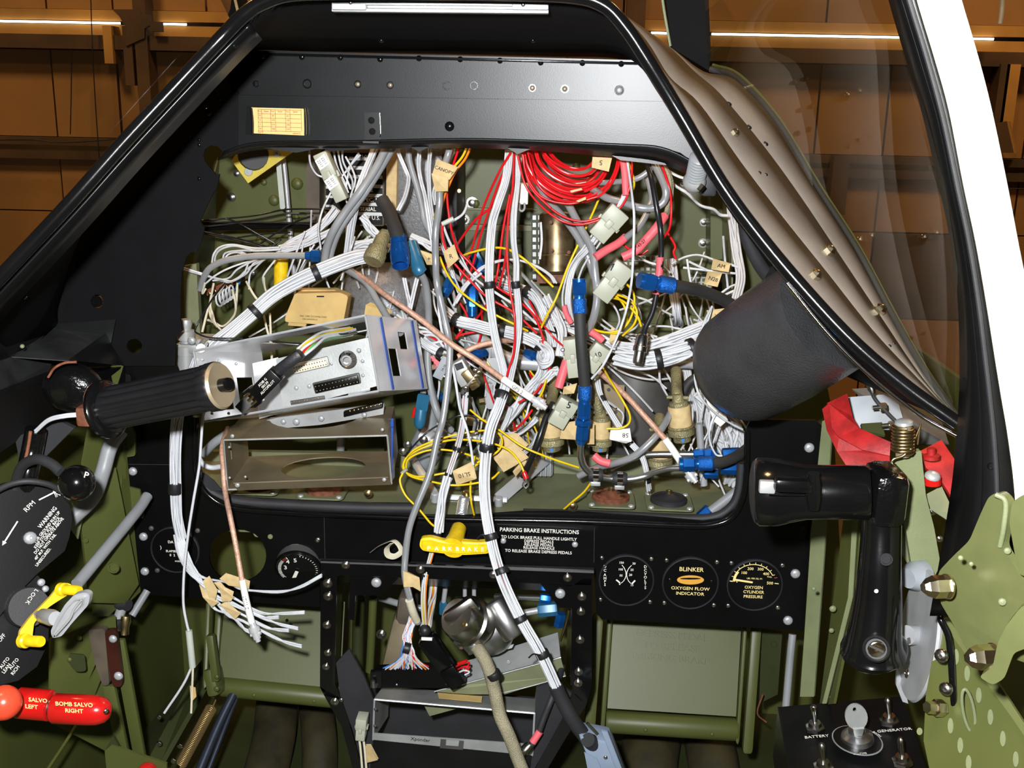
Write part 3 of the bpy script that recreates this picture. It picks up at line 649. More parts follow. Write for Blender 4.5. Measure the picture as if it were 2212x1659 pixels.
# data-plate box, regulator housing
db = thing('radio_control_box', 'dark box with a black-and-silver data plate behind the wires', 'box', P(770, 490, 1.36))
a = P(700, 488, 1.33); ax = P(830, 490, 1.33) - a; az = P(700, 320, 1.33) - a
box('case', a, ax, (0, .1, 0), az, 'taupe', db, bev=.003)
box('side_strip', P(832, 488, 1.325), P(856, 488, 1.325) - P(832, 488, 1.325), (0, .1, 0), az, 'tan', db, bev=.002)
dp0 = box('data_plate', P(706, 484, 1.3285), P(826, 486, 1.3285) - P(706, 484, 1.3285), (0, .0015, 0), (0, 0, az.z * .92), 'black_panel', db)
for i, y in enumerate((352, 372, 391, 411, 431, 450, 471)):
    c = P(790, y - 9, 1.3275); cbox('plate_bar', c, (S(70, 1.33), 0, 0), (0, .0006, 0), (0, 0, S(7, 1.33)), 'alu_dull', dp0)
for s, x, y, h in (('VIA', 792, 340, 9), ('E', 803, 411, 8), ('SPEC. N', 800, 432, 8), ('SERIAL', 795, 452, 8), ('OF U.S.', 803, 471, 8)): ptxt(dp0, s, x, y, 1.3275, h, 'lettering')
for i in range(7): cbox('ledger_mark', P(712, 345 + i * 20, 1.327), (S(16, 1.33), 0, 0), (0, .0006, 0), (0, 0, S(5, 1.33)), 'alu_dull', dp0)
rh = thing('regulator_housing', 'grey hammertone box housing hanging behind the white wire pairs', 'housing', P(920, 520, 1.36))
a = P(856, 520, 1.335); box('case', a, P(955, 520, 1.335) - a, (0, .1, 0), P(856, 318, 1.335) - a, 'hammertone', rh, bev=.006)
a = P(955, 570, 1.335); box('side_cover', a, P(988, 570, 1.335) - a, (0, .1, 0), P(955, 330, 1.335) - a, 'rubber', rh, bev=.004)
screws(rh, [(992, 412, 5)], 1.34, 5, 'brass', 'hex')
dm = thing('grey_dome', 'grey hammertone dome casting behind the copper braided cable', 'casting', P(830, 690, 1.34))
lathe('dome', P(835, 690, 1.34), P(842, 566, 1.36), [(0, S(100, 1.34)), (.15, S(108, 1.34)), (.5, S(104, 1.34)), (.75, S(88, 1.34)), (.92, S(55, 1.34)), (1, .0005)], 'hammertone', dm, n=36)
lathe('rim_flange', P(832, 712, 1.335), P(834, 688, 1.34), [(0, S(112, 1.34)), (1, S(112, 1.34))], 'hammertone', dm, n=36)
tube('edge_rib', [(650, 640), (690, 600), (760, 575)], 6, 'dark_grey', dm, Y=1.34)
# brass drum and punched plates
bd = thing('brass_drum', 'tarnished brass drum with rust spots behind the red wire coil', 'drum', P(1200, 592, 1.36))
r = S(37, 1.36); lathe('drum', P(1202, 594, 1.37), P(1202, 462, 1.39), [(0, r * .9), (.03, r), (.3, r), (.305, r * .985), (.32, r * .985), (.325, r), (.97, r), (1, r * .9)], 'brass_drum', bd, n=32)
for x, y in ((1192, 541), (1229, 545), (1190, 480)): screw(bd, P(x, y, 1.337), 4, 'rust', 'hole', name='rivet')
box('foot', P(1160, 612, 1.36), P(1240, 612, 1.36) - P(1160, 612, 1.36), (0, .05, 0), (0, 0, S(18, 1.36)), 'rust', bd)
def punched(name, lab, x0, y0, x1, y1, nx, ny, Y, mat):
    t = thing(name, lab, 'punched plate', P((x0 + x1) / 2, y1, Y))
    dx = (x1 - x0) / nx; dy = (y1 - y0) / ny; hs = []
    for i in range(nx):
        for j in range(ny):
            cx, cy = x0 + (i + .5) * dx, y0 + (j + .5) * dy
            hs.append([(cx - dx * .32, cy - dy * .32), (cx + dx * .32, cy - dy * .32), (cx + dx * .32, cy + dy * .32), (cx - dx * .32, cy + dy * .32)])
    plate('grille', [(x0, y0), (x1, y0), (x1, y1), (x0, y1)], Y, 2, mat, t, holes=hs)
    plate('backing', [(x0, y0), (x1, y0), (x1, y1), (x0, y1)], Y + .008, 1, 'alu_dull', t)
punched('punched_strip', 'narrow strip of square punched holes next to the brass drum', 1148, 462, 1172, 605, 2, 9, 1.40, 'olive_dark')
punched('punched_grille', 'olive grille of square holes beneath the crossing pink sleeves', 1345, 552, 1430, 622, 7, 6, 1.42, 'olive')
punched('punched_grille', 'small olive grille low beside the tan tags', 1490, 590, 1540, 640, 4, 5, 1.42, 'olive')
# dark drum and grey castings low in the opening
dd = thing('dark_drum', 'large dark grey drum with a riveted plate behind the lower connectors', 'drum', P(1370, 990, 1.34))
r = S(92, 1.32); lathe('drum', P(1362, 1000, 1.36), P(1375, 788, 1.36), [(0, r * .95), (.03, r), (.95, r), (1, r * .93)], 'dark_grey', dd, n=36)
plate('riveted_plate', [(1298, 830), (1349, 832), (1349, 940), (1298, 935)], 1.258, 1.5, 'brownsteel', dd)
screws(dd, [(1315, 842, 4), (1315, 878, 6), (1330, 890, 4), (1330, 910, 4)], 1.257, 4, 'dark_grey', 'hole', name='rivet')
lk = thing('brake_linkage', 'grey painted flat-bar linkage above the parking brake pull', 'linkage', P(1005, 1090, 1.17))
def bar3(name, a, b, wpx, t, mat, par, Y):
    A_ = P(*a, Y[0]); B_ = P(*b, Y[1]); d = (B_ - A_); u = d.normalized(); n = u.cross(V((0, .9, -.45))).normalized() * S(wpx, Y[0]) ; 
    return cbox(name, (A_ + B_) / 2, d, n, u.cross(n).normalized() * t, mat, par, bev=.0008)
bar3('upper_bar', (930, 1072), (1096, 1080), 13, .004, 'alu_paint', lk, (1.16, 1.16)); bar3('lower_bar', (932, 1085), (1096, 1095), 11, .004, 'alu_paint', lk, (1.165, 1.165))
bar3('side_arm', (888, 985), (942, 1072), 18, .004, 'alu_paint', lk, (1.24, 1.165)); bar3('side_arm', (1078, 1078), (1186, 984), 30, .004, 'alu_paint', lk, (1.165, 1.25))
for x, y in ((940, 1066), (1077, 1076)): lathe('pivot', P(x, y + 16, 1.158), P(x, y - 2, 1.155), [(0, S(10)), (.9, S(10)), (1, S(7))], 'alu_paint', lk, n=16)
screw(lk, P(1008, 1066, 1.15), 9, 'brass', 'washer', V((0, -.4, 1)), 'bolt')
lathe('pull_rod', P(998, 1180, 1.09), P(1005, 1088, 1.15), [(0, S(8)), (1, S(8))], 'alu_dull', lk)
vs = []
hp = [P(1002, 1078 + 0, 1.150) + (P(996, 1116, 1.12) - P(1002, 1078, 1.150)) * (i / 110.) + V((math.cos(i * .65) * S(12), -abs(0) + math.sin(i * .65) * S(12) * .8, math.sin(i * .65) * S(12) * .5)) for i in range(111)]
vv, ff = tube_geo(hp, S(2.2), 6); mk('return_spring', vv, ff, 'spring_grey', lk)
gc = thing('finned_casting', 'pale grey finned valve casting at the back of the shelf', 'casting', P(1160, 1030, 1.27))
a = P(1132, 1030, 1.25); box('body', a, P(1195, 1032, 1.25) - a, (0, .06, 0), P(1132, 965, 1.25) - a, 'grey_paint', gc, bev=.004)
for i in range(6): b_ = P(1136 + i * 10, 1030, 1.24); box('fin', b_, (S(5), 0, 0), (0, .02, 0), (0, 0, S(56)), 'alu_paint', gc, bev=.001)
gv = thing('grey_valve', 'pale grey cast valve body beneath the blue capped fitting', 'valve', P(920, 1010, 1.27))
lathe('body', P(945, 905, 1.27), P(905, 1010, 1.27), [(0, S(30)), (.2, S(38)), (.6, S(44)), (.85, S(38)), (1, S(24))], 'grey_paint', gv, n=22)
lathe('elbow', P(905, 940, 1.25), P(960, 965, 1.25), [(0, S(26)), (.5, S(30)), (1, S(24))], 'alu_paint', gv, n=20)
lathe('stem', P(930, 870, 1.26), P(925, 930, 1.26), [(0, S(18)), (1, S(26))], 'grey_paint', gv, n=18)
screws(gv, [(915, 950, 8), (880, 960, 7), (870, 975, 7)], 1.235, 7, 'steel', 'washer', name='bolt')
cp = thing('clevis_fork', 'grey steel clevis fork standing among the wires', 'fork', P(1060, 885, 1.22))
qs('fork_plate', [(1052, 775, 1.22), (1072, 772, 1.22), (1080, 800, 1.22), (1066, 850, 1.22), (1066, 884, 1.22), (1048, 884, 1.22), (1048, 830, 1.22)], 'alu_paint', cp, t=.004)
tube('slot_rim', [(1057, 848), (1050, 838), (1054, 826), (1062, 830), (1058, 848)], 2, 'alu_dull', cp, Y=1.214, n=6)
hexa('nut', P(1035, 868, 1.21), P(1048, 866, 1.21), S(9), 'brass', cp)
# small olive bits of structure in gaps
for i, (pts, Y) in enumerate((([(1180, 690), (1420, 700), (1520, 720), (1540, 790), (1400, 770), (1180, 730)], 1.38), ([(520, 940), (830, 940), (830, 1035), (520, 1035)], 1.40), ([(1460, 680), (1600, 690), (1600, 720), (1470, 700)], 1.36))):
    o = plate('support_web', pts, Y, 3, 'olive', fw)
tag(tube('conduit', [(600, 330), (612, 346), (625, 480), (636, 600), (640, 660)], 5.5, 'alu_paint', None, Y=1.4), 'slim grey metal conduit running down the green bulkhead', 'conduit')
st = thing('cable_strap', 'pale ribbed plastic strap hanging beside the grey conduit', 'strap', P(611, 453, 1.36))
qs('strap', [(595, 340, 1.36), (606, 340, 1.36), (616, 448, 1.36), (611, 455, 1.36), (605, 450, 1.36)], 'sleeve_clear', st, t=.0015)
# left tower: grey bar and turned fitting
lt = thing('pivot_post', 'grey metal pivot post with turned washers beside the panel wing', 'post', P(400, 800, 1.2))
plate('bar', [(396, 575), (424, 570), (432, 720), (400, 730)], 1.26, 10, 'olive_grey', lt)
c0, c1 = P(402, 806, 1.15), P(402, 690, 1.15)
lathe('turned_body', c0, c1, [(0, S(20)), (.35, S(20)), (.36, S(24)), (.52, S(24)), (.53, S(13)), (.62, S(13)), (.63, S(20)), (.8, S(20)), (.82, S(11)), (.93, S(14)), (1, S(12))], 'alu_dull', lt, n=22)
box('bracket_block', P(378, 764, 1.14), (S(62), 0, 0), (0, .06, 0), (0, 0, S(22)), 'alu_dull', lt, bev=.002)
screws(lt, [(414, 736, 9), (432, 742, 10)], 1.13, 8, 'alu_paint', 'dome')
ts = thing('terminal_strip', 'brown terminal strip with white wire loops at the side of the opening', 'terminal strip', P(490, 680, 1.3))
a = P(446, 640, 1.30); box('strip', a, P(520, 610, 1.3) - a, (0, .02, 0), (0, 0, S(16)), 'rust', ts, bev=.001)
for i in range(6): screw(ts, P(453 + i * 12, 634 - i * 5, 1.298), 4, 'brass', 'dome')
lathe('capacitor', P(512, 625, 1.295), P(517, 602, 1.295), [(0, S(5)), (1, S(5))], 'wire_blue', ts, n=12)
hp = [P(470, 650, 1.25) + (P(505, 628, 1.25) - P(470, 650, 1.25)) * (i / 70.) + V((math.cos(i * .45) * S(8) * .6, 0, math.sin(i * .45) * S(17))) + V((0, math.cos(i * .45) * S(9), 0)) for i in range(71)]
vv, ff = tube_geo(hp, S(2.4), 6); mk('looped_wire', vv, ff, 'wire_white', ts)
yc = thing('yellow_capacitor', 'short yellow cylindrical capacitor behind the taped white loom', 'capacitor', P(607, 616, 1.3))
lathe('body', P(607, 618, 1.3), P(607, 558, 1.3), [(0, S(16)), (.03, S(18)), (.97, S(18)), (1, S(16))], 'yellow', yc, n=20)
lathe('base_cap', P(607, 632, 1.3), P(607, 616, 1.3), [(0, S(17)), (1, S(19))], 'wire_black', yc, n=20)
tbx = thing('tan_relay_box', 'tan rectangular relay box with a slot and small stamped lettering', 'box', P(680, 700, 1.2))
f_ = [(637, 634), (735, 632), (752, 640), (740, 705), (615, 695), (617, 682)]
fc0 = plate('front_case', f_, 1.17, 16, 'tan_box', tbx, rr=5)
plate('rear_case', [(640, 626), (722, 626), (755, 640), (745, 702), (735, 700)], 1.184, 14, 'tan_box', tbx)
plate('lower_tab', [(624, 694), (662, 698), (660, 706), (622, 703)], 1.175, 6, 'tan_box', tbx)
plate('slot', [(684, 639), (700, 639), (700, 642), (684, 642)], 1.1695, .5, 'ink', tbx)
ptxt(fc0, 'INC DBS DOWNLOAD', 677, 684, 1.1694, 4, 'ink', rot=-1); ptxt(fc0, 'DRL0000000-01', 670, 690, 1.1694, 3.5, 'ink', rot=-1)
# ---- bright aluminium radio tray
tr = thing('radio_tray', 'shiny open aluminium radio tray lying tilted across the opening', 'tray', P(620, 911, 1.03))
A_ = P(418, 758, 1.01); B_ = P(789, 682, 1.01); C_ = P(818, 845, 1.01); D_ = P(441, 911, 1.01)
dv = P(900, 694, 1.13) - B_
def quad(name, pts, mat, par, t=.0012, holes=()):
    n = geometry.normal([V(p) for p in pts]); return sheet(name, pts, n * t, mat, par, holes)
def lerp4(a, b, c, d, u, v): return a.lerp(b, u).lerp(d.lerp(c, u), v)
hl = lambda a, b, c, d, u0, u1, v0, v1: [lerp4(a, b, c, d, u0, v0), lerp4(a, b, c, d, u1, v0), lerp4(a, b, c, d, u1, v1), lerp4(a, b, c, d, u0, v1)]
quad('top_sheet', [A_, B_, B_ + dv, A_ + dv], 'alu_bright', tr, holes=[hl(A_, B_, B_ + dv, A_ + dv, .25, .9, .35, .95)])
quad('bottom_sheet', [D_, C_, C_ + dv, D_ + dv], 'alu_bright', tr)
lw = (A_, A_ + dv, D_ + dv, D_)
quad('side_sheet', list(lw), 'alu_bright', tr, holes=[hl(*lw, .25, .45, .38, .85), hl(*lw, .55, .8, .38, .85)])
rw = (B_, B_ + dv, C_ + dv, C_)
quad('side_sheet', list(rw), 'alu_bright', tr, holes=[hl(*rw, .32, .48, .42, .80), hl(*rw, .56, .72, .18, .42)])
for a, b in ((A_, B_), (B_, C_), (C_, D_), (D_, A_)):
    vv, ff = tube_geo([a, b], .0011, 6); mk('rim', vv, ff, 'alu_paint', tr)
for q in (.28, .9):
    vv, ff = tube_geo([B_ + dv * q, B_.lerp(C_, .98) + dv * q], .0042, 8, flat=.25); mk('film_strip', vv, ff, 'blue_film', tr)
# connector plate at the back of the tray
E1, E2, E3, E4 = P(596, 775, 1.075), P(800, 728, 1.075), P(814, 834, 1.065), P(612, 886, 1.065)
cp0 = quad('connector_plate', [E1, E2, E3, E4], 'alu_dull', tr, .003)
for (x0, y0, x1, y1, h, m, m2) in ((636, 797, 708, 780, 17, 'alu_dull', 'wire_cream'), (682, 838, 776, 817, 20, 'dark_grey', 'black_panel'), (630, 870, 704, 858, 12, 'alu_dull', 'dark_grey')):
    a = P(x0, y0, 1.069); b = P(x1, y1, 1.069); u = (b - a); w = u.cross(V((0, 1, 0))).normalized() * -S(h)
    cbox('socket_shell', (a + b) / 2, u * 1.08, w * 1.25, (0, .006, 0), m, cp0, bev=.0015)
    cbox('socket_insert', (a + b) / 2 - V((0, .0035, 0)), u, w, (0, .003, 0), m2, cp0, bev=.001)
    for i in range(13):
        for j in (-.25, .25): screw(cp0, a + u * ((i + .5) / 13) + w * j - V((0, .0052, 0)), 1.3, 'ink' if m2 == 'wire_cream' else 'gold', 'rivet', name='pin')
lathe('coax_jack', P(752, 776, 1.068), P(748, 779, 1.03), [(0, S(19)), (.2, S(19)), (.22, S(15)), (.5, S(15)), (.55, S(11)), (1, S(11)), (1, S(7)), (.7, S(6)), (.7, .0003)], 'chrome', tr, n=22)
for (x, y, r) in ((775, 757, 5), (668, 834, 5), (784, 811, 4), (783, 780, 4), (716, 786, 3), (640, 838, 5)): screw(tr, P(x, y, 1.0665), r, 'alu_paint', 'dome')
cbox('raised_pad', P(776, 846, 1.066), P(800, 834, 1.066) - P(752, 846, 1.066), (0, .002, 0), (0, 0, S(8)), 'alu_paint', tr, bev=.0008)
quad('back_strip', [P(545, 785, 1.10), P(600, 772, 1.09), P(612, 890, 1.08), P(560, 905, 1.09)], 'alu_bright', tr)
for (x, y) in ((428, 775), (437, 777), (473, 780), (510, 786), (458, 893), (494, 893)): screw(tr, P(x, y, 1.018), 3.5, 'alu_dull', 'rivet', name='rivet')
lathe('clip_tube', P(434, 752, 1.02), P(440, 742, 1.06), [(0, S(9)), (1, S(9))], 'alu_bright', tr)
# ---- brown steel tray below
bt = thing('steel_tray', 'dull brown steel radio tray with big round cut-outs below the shiny tray', 'tray', P(660, 1057, 1.04))
a4, b4, c4, d4 = P(483, 951, 1.04), P(837, 941, 1.04), P(846, 1045, 1.05), P(492, 1058, 1.05)
dv2 = P(852, 880, 1.155) - b4
topq = (a4, b4, b4 + dv2, a4 + dv2)
quad('top_sheet', list(topq), 'brownsteel', bt, holes=[[lerp4(*topq, .5 + .30 * math.cos(t), .72 + .45 * math.sin(t)) for t in [math.pi * (1.0 + i / 12) for i in range(13)]]])
botq = (d4, c4, c4 + dv2, d4 + dv2)
quad('bottom_sheet', list(botq), 'brownsteel', bt, holes=[[lerp4(*botq, .54 + .27 * math.cos(6.283 * i / 28), .55 + .33 * math.sin(6.283 * i / 28)) for i in range(28)]])
quad('side_sheet', [a4, a4 + dv2, d4 + dv2, d4], 'brownsteel', bt, holes=[hl(a4, a4 + dv2, d4 + dv2, d4, .22, .27, .1, .55)])
quad('side_sheet', [b4, b4 + dv2, c4 + dv2, c4], 'brownsteel', bt)
for a, b in ((a4, b4), (b4, c4), (c4, d4), (d4, a4)):
    vv, ff = tube_geo([a, b], .0009, 6); mk('rim', vv, ff, 'alu_dull', bt)
fl0 = d4 + V((0, -.001, 0)); quad('front_flange', [d4.lerp(c4, .06), c4, c4 + V((-.002, -.012, .012)), d4.lerp(c4, .06) + V((0, -.012, .012))], 'brownsteel', bt)
screws(bt, [(502, 942, 5), (513, 1048, 6), (826, 928, 4), (830, 1036, 5), (495, 966, 3), (496, 1032, 3), (530, 1030, 3)], 1.037, 4, 'alu_dull', 'dome')
quad('film_strip', [P(838, 905, 1.10), P(850, 904, 1.10), P(853, 1030, 1.07), P(846, 1040, 1.05)], 'blue_film', bt)
quad('film_strip', [P(660, 927, 1.09), P(850, 910, 1.09), P(850, 921, 1.085), P(664, 932, 1.085)], 'blue_film', bt)
lt2 = thing('latch_bar', 'grey slotted latch bar between the two radio trays', 'bar', P(720, 915, 1.12))
qs('bar', [(560, 912, 1.11), (600, 902, 1.11), (830, 872, 1.11), (828, 895, 1.11), (690, 918, 1.11), (610, 925, 1.11)], 'alu_dull', lt2, t=.004)
screws(lt2, [(612, 911, 6), (640, 911, 8), (694, 904, 7), (787, 896, 6)], 1.107, 6, 'alu_paint', 'dome')
cbox('edge_connector', P(785, 884, 1.105), P(830, 870, 1.1) - P(745, 890, 1.1), (0, .006, 0), (0, 0, S(13)), 'black_panel', lt2, bev=.001)
for i in range(8): screw(lt2, P(756 + i * 9, 888 - i * 2, 1.101), 2.5, 'gold', 'rivet', name='pin')
# autopilot plug on its cable
ap = thing('autopilot_plug', 'black square plug with white lettering lying across the shiny tray', 'plug', P(560, 880, .99))
def stick(name, a, b, w, dpt, mat, par, Ya, Yb, bev=.001):
    A1 = P(*a, Ya); B1 = P(*b, Yb); d = B1 - A1; n = d.cross(V((0, 1, 0))).normalized(); return cbox(name, (A1 + B1) / 2, d, n * S(w, Ya), d.cross(n).normalized() * dpt, mat, par, bev)
stick('cable_boot', (652, 762), (590, 810), 26, .014, 'tape_black', ap, .985, .985, .004)
pb0 = stick('plug_body', (600, 805), (548, 858), 36, .016, 'black_panel', ap, .98, .98)
stick('cable_clamp', (556, 850), (540, 862), 44, .012, 'black_gloss', ap, .98, .98)
stick('contact_block', (546, 856), (520, 884), 26, .012, 'dark_grey', ap, .98, .98)
for k in (-8, 0, 8): lathe('contact', P(536 + k, 866 + k, .972), P(546 + k, 858 + k, .972), [(0, S(3)), (1, S(3))], 'gold', ap, n=8)
d_ = (P(600, 805, .98) - P(548, 858, .98)).normalized(); up_ = V((0, -1, 0)).cross(d_)
for i, s in enumerate(('ADI8 G', '00139', 'AUTOPILOT')):
    txt(pb0, s, P(567 + i * 5.5, 826 + i * 5.5, .9705), d_, up_, S(5), 'lettering')
bundle(ap, [(650, 762, .99), (672, 742, 1.0), (700, 728, 1.03), (760, 715, 1.09)], 26, 10, extra=('wire_red', 'wire_orange', 'wire_yellow', 'wire_green'))
# ================================================================ wires, looms, hoses
MARKS = [('the data plate', 770, 410), ('the red coil', 1238, 390), ('the khaki plug', 815, 540), ('the tan relay box', 680, 665), ('the shiny tray', 620, 800), ('the brown tray', 660, 990), ('the brass drum', 1200, 525), ('the punched grille', 1388, 585), ('the dark drum', 1370, 880), ('the crinkle hood', 1600, 760), ('the ribbed grommet', 1505, 385),
         ('the yellow capacitor', 607, 590), ('the terminal strip', 485, 630), ('the panel wing', 405, 560), ('the pivot post', 402, 750), ('the grey dome', 835, 630), ('the hammertone box', 905, 420), ('the upright hose', 1256, 750), ('the D plugs', 985, 795), ('the grey linkage', 1010, 1080), ('the finned casting', 1165, 1000), ('the rusty shock mount', 1319, 1080), ('the brake placard', 1165, 1165), ('the silver coax plug', 1384, 755),
         ('the blue open socket', 864, 550), ('the yellow bracket', 560, 350), ('the clevis fork', 1060, 830), ('the grey valve', 920, 950), ('the small white module', 1130, 420), ('the tall taped plug', 1470, 915), ('the yellow brake pull', 980, 1180), ('the shroud lip', 1000, 325), ('the grey pipe', 1100, 775), ('the pink sleeves', 1370, 530), ('the ring terminal', 1136, 1040), ('the blue union', 1258, 930), ('the corner web', 1575, 560), ('the inked five plug', 1216, 890), ('the glossy black rod', 550, 490), ('the blue tube unions', 1560, 1000), ('the blank white tag', 1550, 885), ('the dark rubber cable', 1525, 828), ('the wrapped tan tag', 1558, 575), ('the cross-marked tag', 1546, 684), ('the labelled nylon plug', 715, 380), ('the looped coil wire', 487, 655), ('the blue elbow cap', 900, 560), ('the vertical pale tube', 1515, 960), ('the black vacuum hose', 1520, 632), ('the pale conduit', 632, 500)]
def wr_(label, mat, r, pts, z=Z0, Y=1.2, group=None, name='wire', cat='wire', n=7):
    if group:      # say which one: what it runs between
        near = lambda q: min(MARKS, key=lambda m: math.hypot(m[1] - z(q[0], q[1])[0], m[2] - z(q[0], q[1])[1]))[0]
        a, b, mid = near(pts[0]), near(pts[-1]), near(pts[len(pts) // 2]); col = mat.replace('wire_', '').replace('cream', 'cream-white')
        group = 'loose %s wires' % col
        label = ('%s wire from %s to %s' % (col, a, b)) + (' past ' + mid if mid not in (a, b) and len((a + ' ' + b + ' ' + mid).split()) < 12 else '') if a != b else ('short %s wire close to %s' % (col, a) if mid == a else '%s wire looping from %s past %s' % (col, a, mid))
    return tag(tube(name, pts, r, mat, None, z, Y, n=n), label, cat, group)
def loom(label, pts, w, n, z=Z0, Y=1.2, mat='wire_white', tapes=(), extra=(), wild=.25, wend=None, name='wire_loom', group=None):
    p0 = path3(pts, z, Y)
    t = thing(name, label, 'wire loom', min(p0, key=lambda q: q.z), group)
    sm = bundle(t, p0, w, n, mat, raw=True, wild=wild, extra=extra, wend=wend)
    L = len(sm) - 1
    for f in tapes:
        i = min(L - 1, max(1, int(f * L))); a = sm[i - 1]; b = sm[i + 1]; d = (b - a).normalized() * S(7, sm[i].y); r = S(w / 2, sm[i].y) * 1.12
        lathe('tape_wrap', sm[i] - d, sm[i] + d, [(0, r * .96), (.1, r), (.9, r), (1, r * .96)], 'tape_black', t, n=14)
    return t
def an_fitting(par, a, b, r, z=Z0, Y=1.1, m='blue', nut=(.0, .42), knurl=True):
    """anodised hose end: swivel nut, collar, knurled socket between two pixel points"""
    A_ = P(*z(a[0], a[1]), a[2] if len(a) > 2 else Y); B_ = P(*z(b[0], b[1]), b[2] if len(b) > 2 else Y); R_ = S(r, A_.y)
    L = lambda t: A_.lerp(B_, t)
    nut0 = hexa('swivel_nut', L(.08), L(.46), R_, m, par)
    lathe('lip_ring', L(0), L(.1), [(0, R_ * .80), (0, R_ * .9), (1, R_ * .9)], m, nut0, n=20)
    lathe('bore', L(.02), L(.012), [(0, R_ * .6), (1, R_ * .78)], 'dark_grey', nut0, n=16)
    lathe('collar', L(.46), L(.58), [(0, R_ * .74), (.5, R_ * .70), (1, R_ * .74)], m, par, n=18)
    if knurl: lathe('socket', L(.56), L(1), [(0, R_ * .86), (.08, R_ * .96), (.5, R_ * .93), (.92, R_ * .96), (1, R_ * .84)], 'blue_knurl' if m == 'blue' else m, par, n=22)
def tagflag(lab, pts, Y, z=Z0, text=None, mat='tan', name='wire_tag', rot=0, h=7, group=None, tx=None):
    """folded paper tag on a wire"""
    px_ = [z(*p) for p in pts]; c = (sum(p[0] for p in px_) / len(px_), sum(p[1] for p in px_) / len(px_))
    t = thing(name, lab, 'wire tag', P(*c, Y), group); w = [P(*p, Y + (.004 if i % 2 else 0)) for i, p in enumerate(px_)]
    sheet('paper', w, (0, .0006, 0), mat, t); sheet('fold', [q + V((0, .003, 0)) + (q - P(*c, Y)) * .05 for q in w], (0, .0006, 0), mat, t)
    if text: ptxt(t, text, *(z(*tx) if tx else c), Y - .0006, h, 'ink', rot=rot)
    return t
def nylon_plug(lab, a, b, w, Y, z=Z0, text=None, h=12, rot=0, tpos=None):
    """two-part translucent plug between a and b"""
    A_ = P(*z(*a), Y); B_ = P(*z(*b), Y); d = B_ - A_; n = d.cross(V((0, 1, 0))).normalized(); dp = .018
    t = thing('nylon_connector', lab, 'connector', min((A_, B_), key=lambda q: q.z), 'translucent nylon wire connectors')
    cbox('receptacle', A_.lerp(B_, .27), d * .5, n * S(w, Y), (0, dp, 0), 'nylon', t, .0012)
    cbox('plug_half', A_.lerp(B_, .76), d * .5, n * S(w * .88, Y), (0, dp * .9, 0), 'nylon', t, .0012)
    cbox('latch', A_.lerp(B_, .5) - V((0, dp * .55, 0)), d * .22, n * S(w * .3, Y), (0, .003, 0), 'nylon', t, .0006)
    for s in (-1, 1): cbox('side_rib', A_.lerp(B_, .5) + n * S(w * .52, Y) * s, d * .12, n * S(5, Y), (0, dp * .4, 0), 'nylon', t, .0005)
    if text: ptxt(t, text, *(z(*tpos) if tpos else z((a[0] + b[0]) / 2, (a[1] + b[1]) / 2)), Y - dp / 2 - .0022, h, 'ink', rot=rot, bold=.01)
    return t
# ---------------------------------------------------------------- the two long white looms that hang out over the panel
main = thing('main_loom', 'thick white wire loom hanging over the panel to the grey square plug', 'wire loom', P(1210, 1500, 1.0))
pa = [(1101, 325, 1.17), (1093, 386, 1.17), (1074, 443, 1.16), (1063, 481, 1.16), (1058, 538, 1.15), (1057, 614, 1.14), (1063, 676, 1.12), (1072, 733, 1.11), (1086, 790, 1.10), (1094, 830, 1.09)]
pb = [(1121, 325, 1.18), (1115, 405, 1.17), (1110, 462, 1.16), (1109, 519, 1.15), (1114, 566, 1.15), (1114, 614, 1.14), (1119, 660, 1.13), (1120, 710, 1.12), (1112, 770, 1.11), (1099, 830, 1.09)]
pc = [(1094, 828, 1.09), (1085, 856, 1.08), (1074, 885, 1.07), (1060, 920, 1.065), (1051, 965, 1.06), (1046, 1032, 1.05), (1050, 1098, 1.04), (1062, 1165, 1.03), (1078, 1225, 1.015), (1098, 1278, 1.005), (1128, 1340, .995), (1168, 1410, .985), (1206, 1492, .98)]
bundle(main, pa, 19, 14); bundle(main, pb, 15, 11); bundle(main, pc, 27, 22, extra=('wire_red', 'wire_black'))
for a, b, w in (((1056, 608, 1.138), (1058, 622, 1.138), 22), ((1113, 608, 1.138), (1115, 622, 1.138), 18), ((1087, 846, 1.085), (1081, 864, 1.08), 30), ((1052, 958, 1.06), (1050, 974, 1.06), 29), ((1059, 1152, 1.032), (1063, 1166, 1.03), 29),
                ((1082, 1226, 1.015), (1087, 1240, 1.012), 29), ((1121, 1331, .997), (1127, 1344, .995), 29), ((1169, 1407, .986), (1175, 1420, .985), 29)): band(main, a, b, w)
tube('heat_shrink', [(1200, 1482, .98), (1215, 1515, .98), (1238, 1556, .98), (1262, 1590, .985), (1275, 1610, .99)], 17, 'rubber', main, n=14)
for k, (x, y) in enumerate(((1040, 1158), (1152, 1415))): tube('tie_tail', [(x + 14, y, 1.03 - k * .05), (x, y - 2, 1.02 - k * .05), (x - 10, y + 6, 1.02 - k * .05)], 2, 'wire_black', main, n=5)
gp = thing('grey_plug', 'blue-grey rectangular multi-pin plug shell at the end of the thick white loom', 'plug', P(1300, 1680, .99))
u = P(1330, 1690, .985) - P(1285, 1575, .985); v = P(1335, 1592, .985) - P(1268, 1580, .985)
cbox('shell', P(1306, 1636, .985), u, v * 1.05, (0, .03, 0), 'grey_blue', gp, .004)
cbox('rib_plate', P(1326, 1630, .968), u * .9, v * .22, (0, .006, 0), 'grey_blue', gp, .001)
lathe('cable_entry', P(1270, 1598, .968), P(1290, 1612, .985), [(0, S(15)), (.6, S(18)), (1, S(18))], 'rubber', gp, n=18)
tube('jack_screw', [(1268, 1562, .97), (1290, 1585, .97)], 4, 'steel', gp, n=8); screw(gp, P(1308, 1636, .968), 5, 'steel', 'dome')
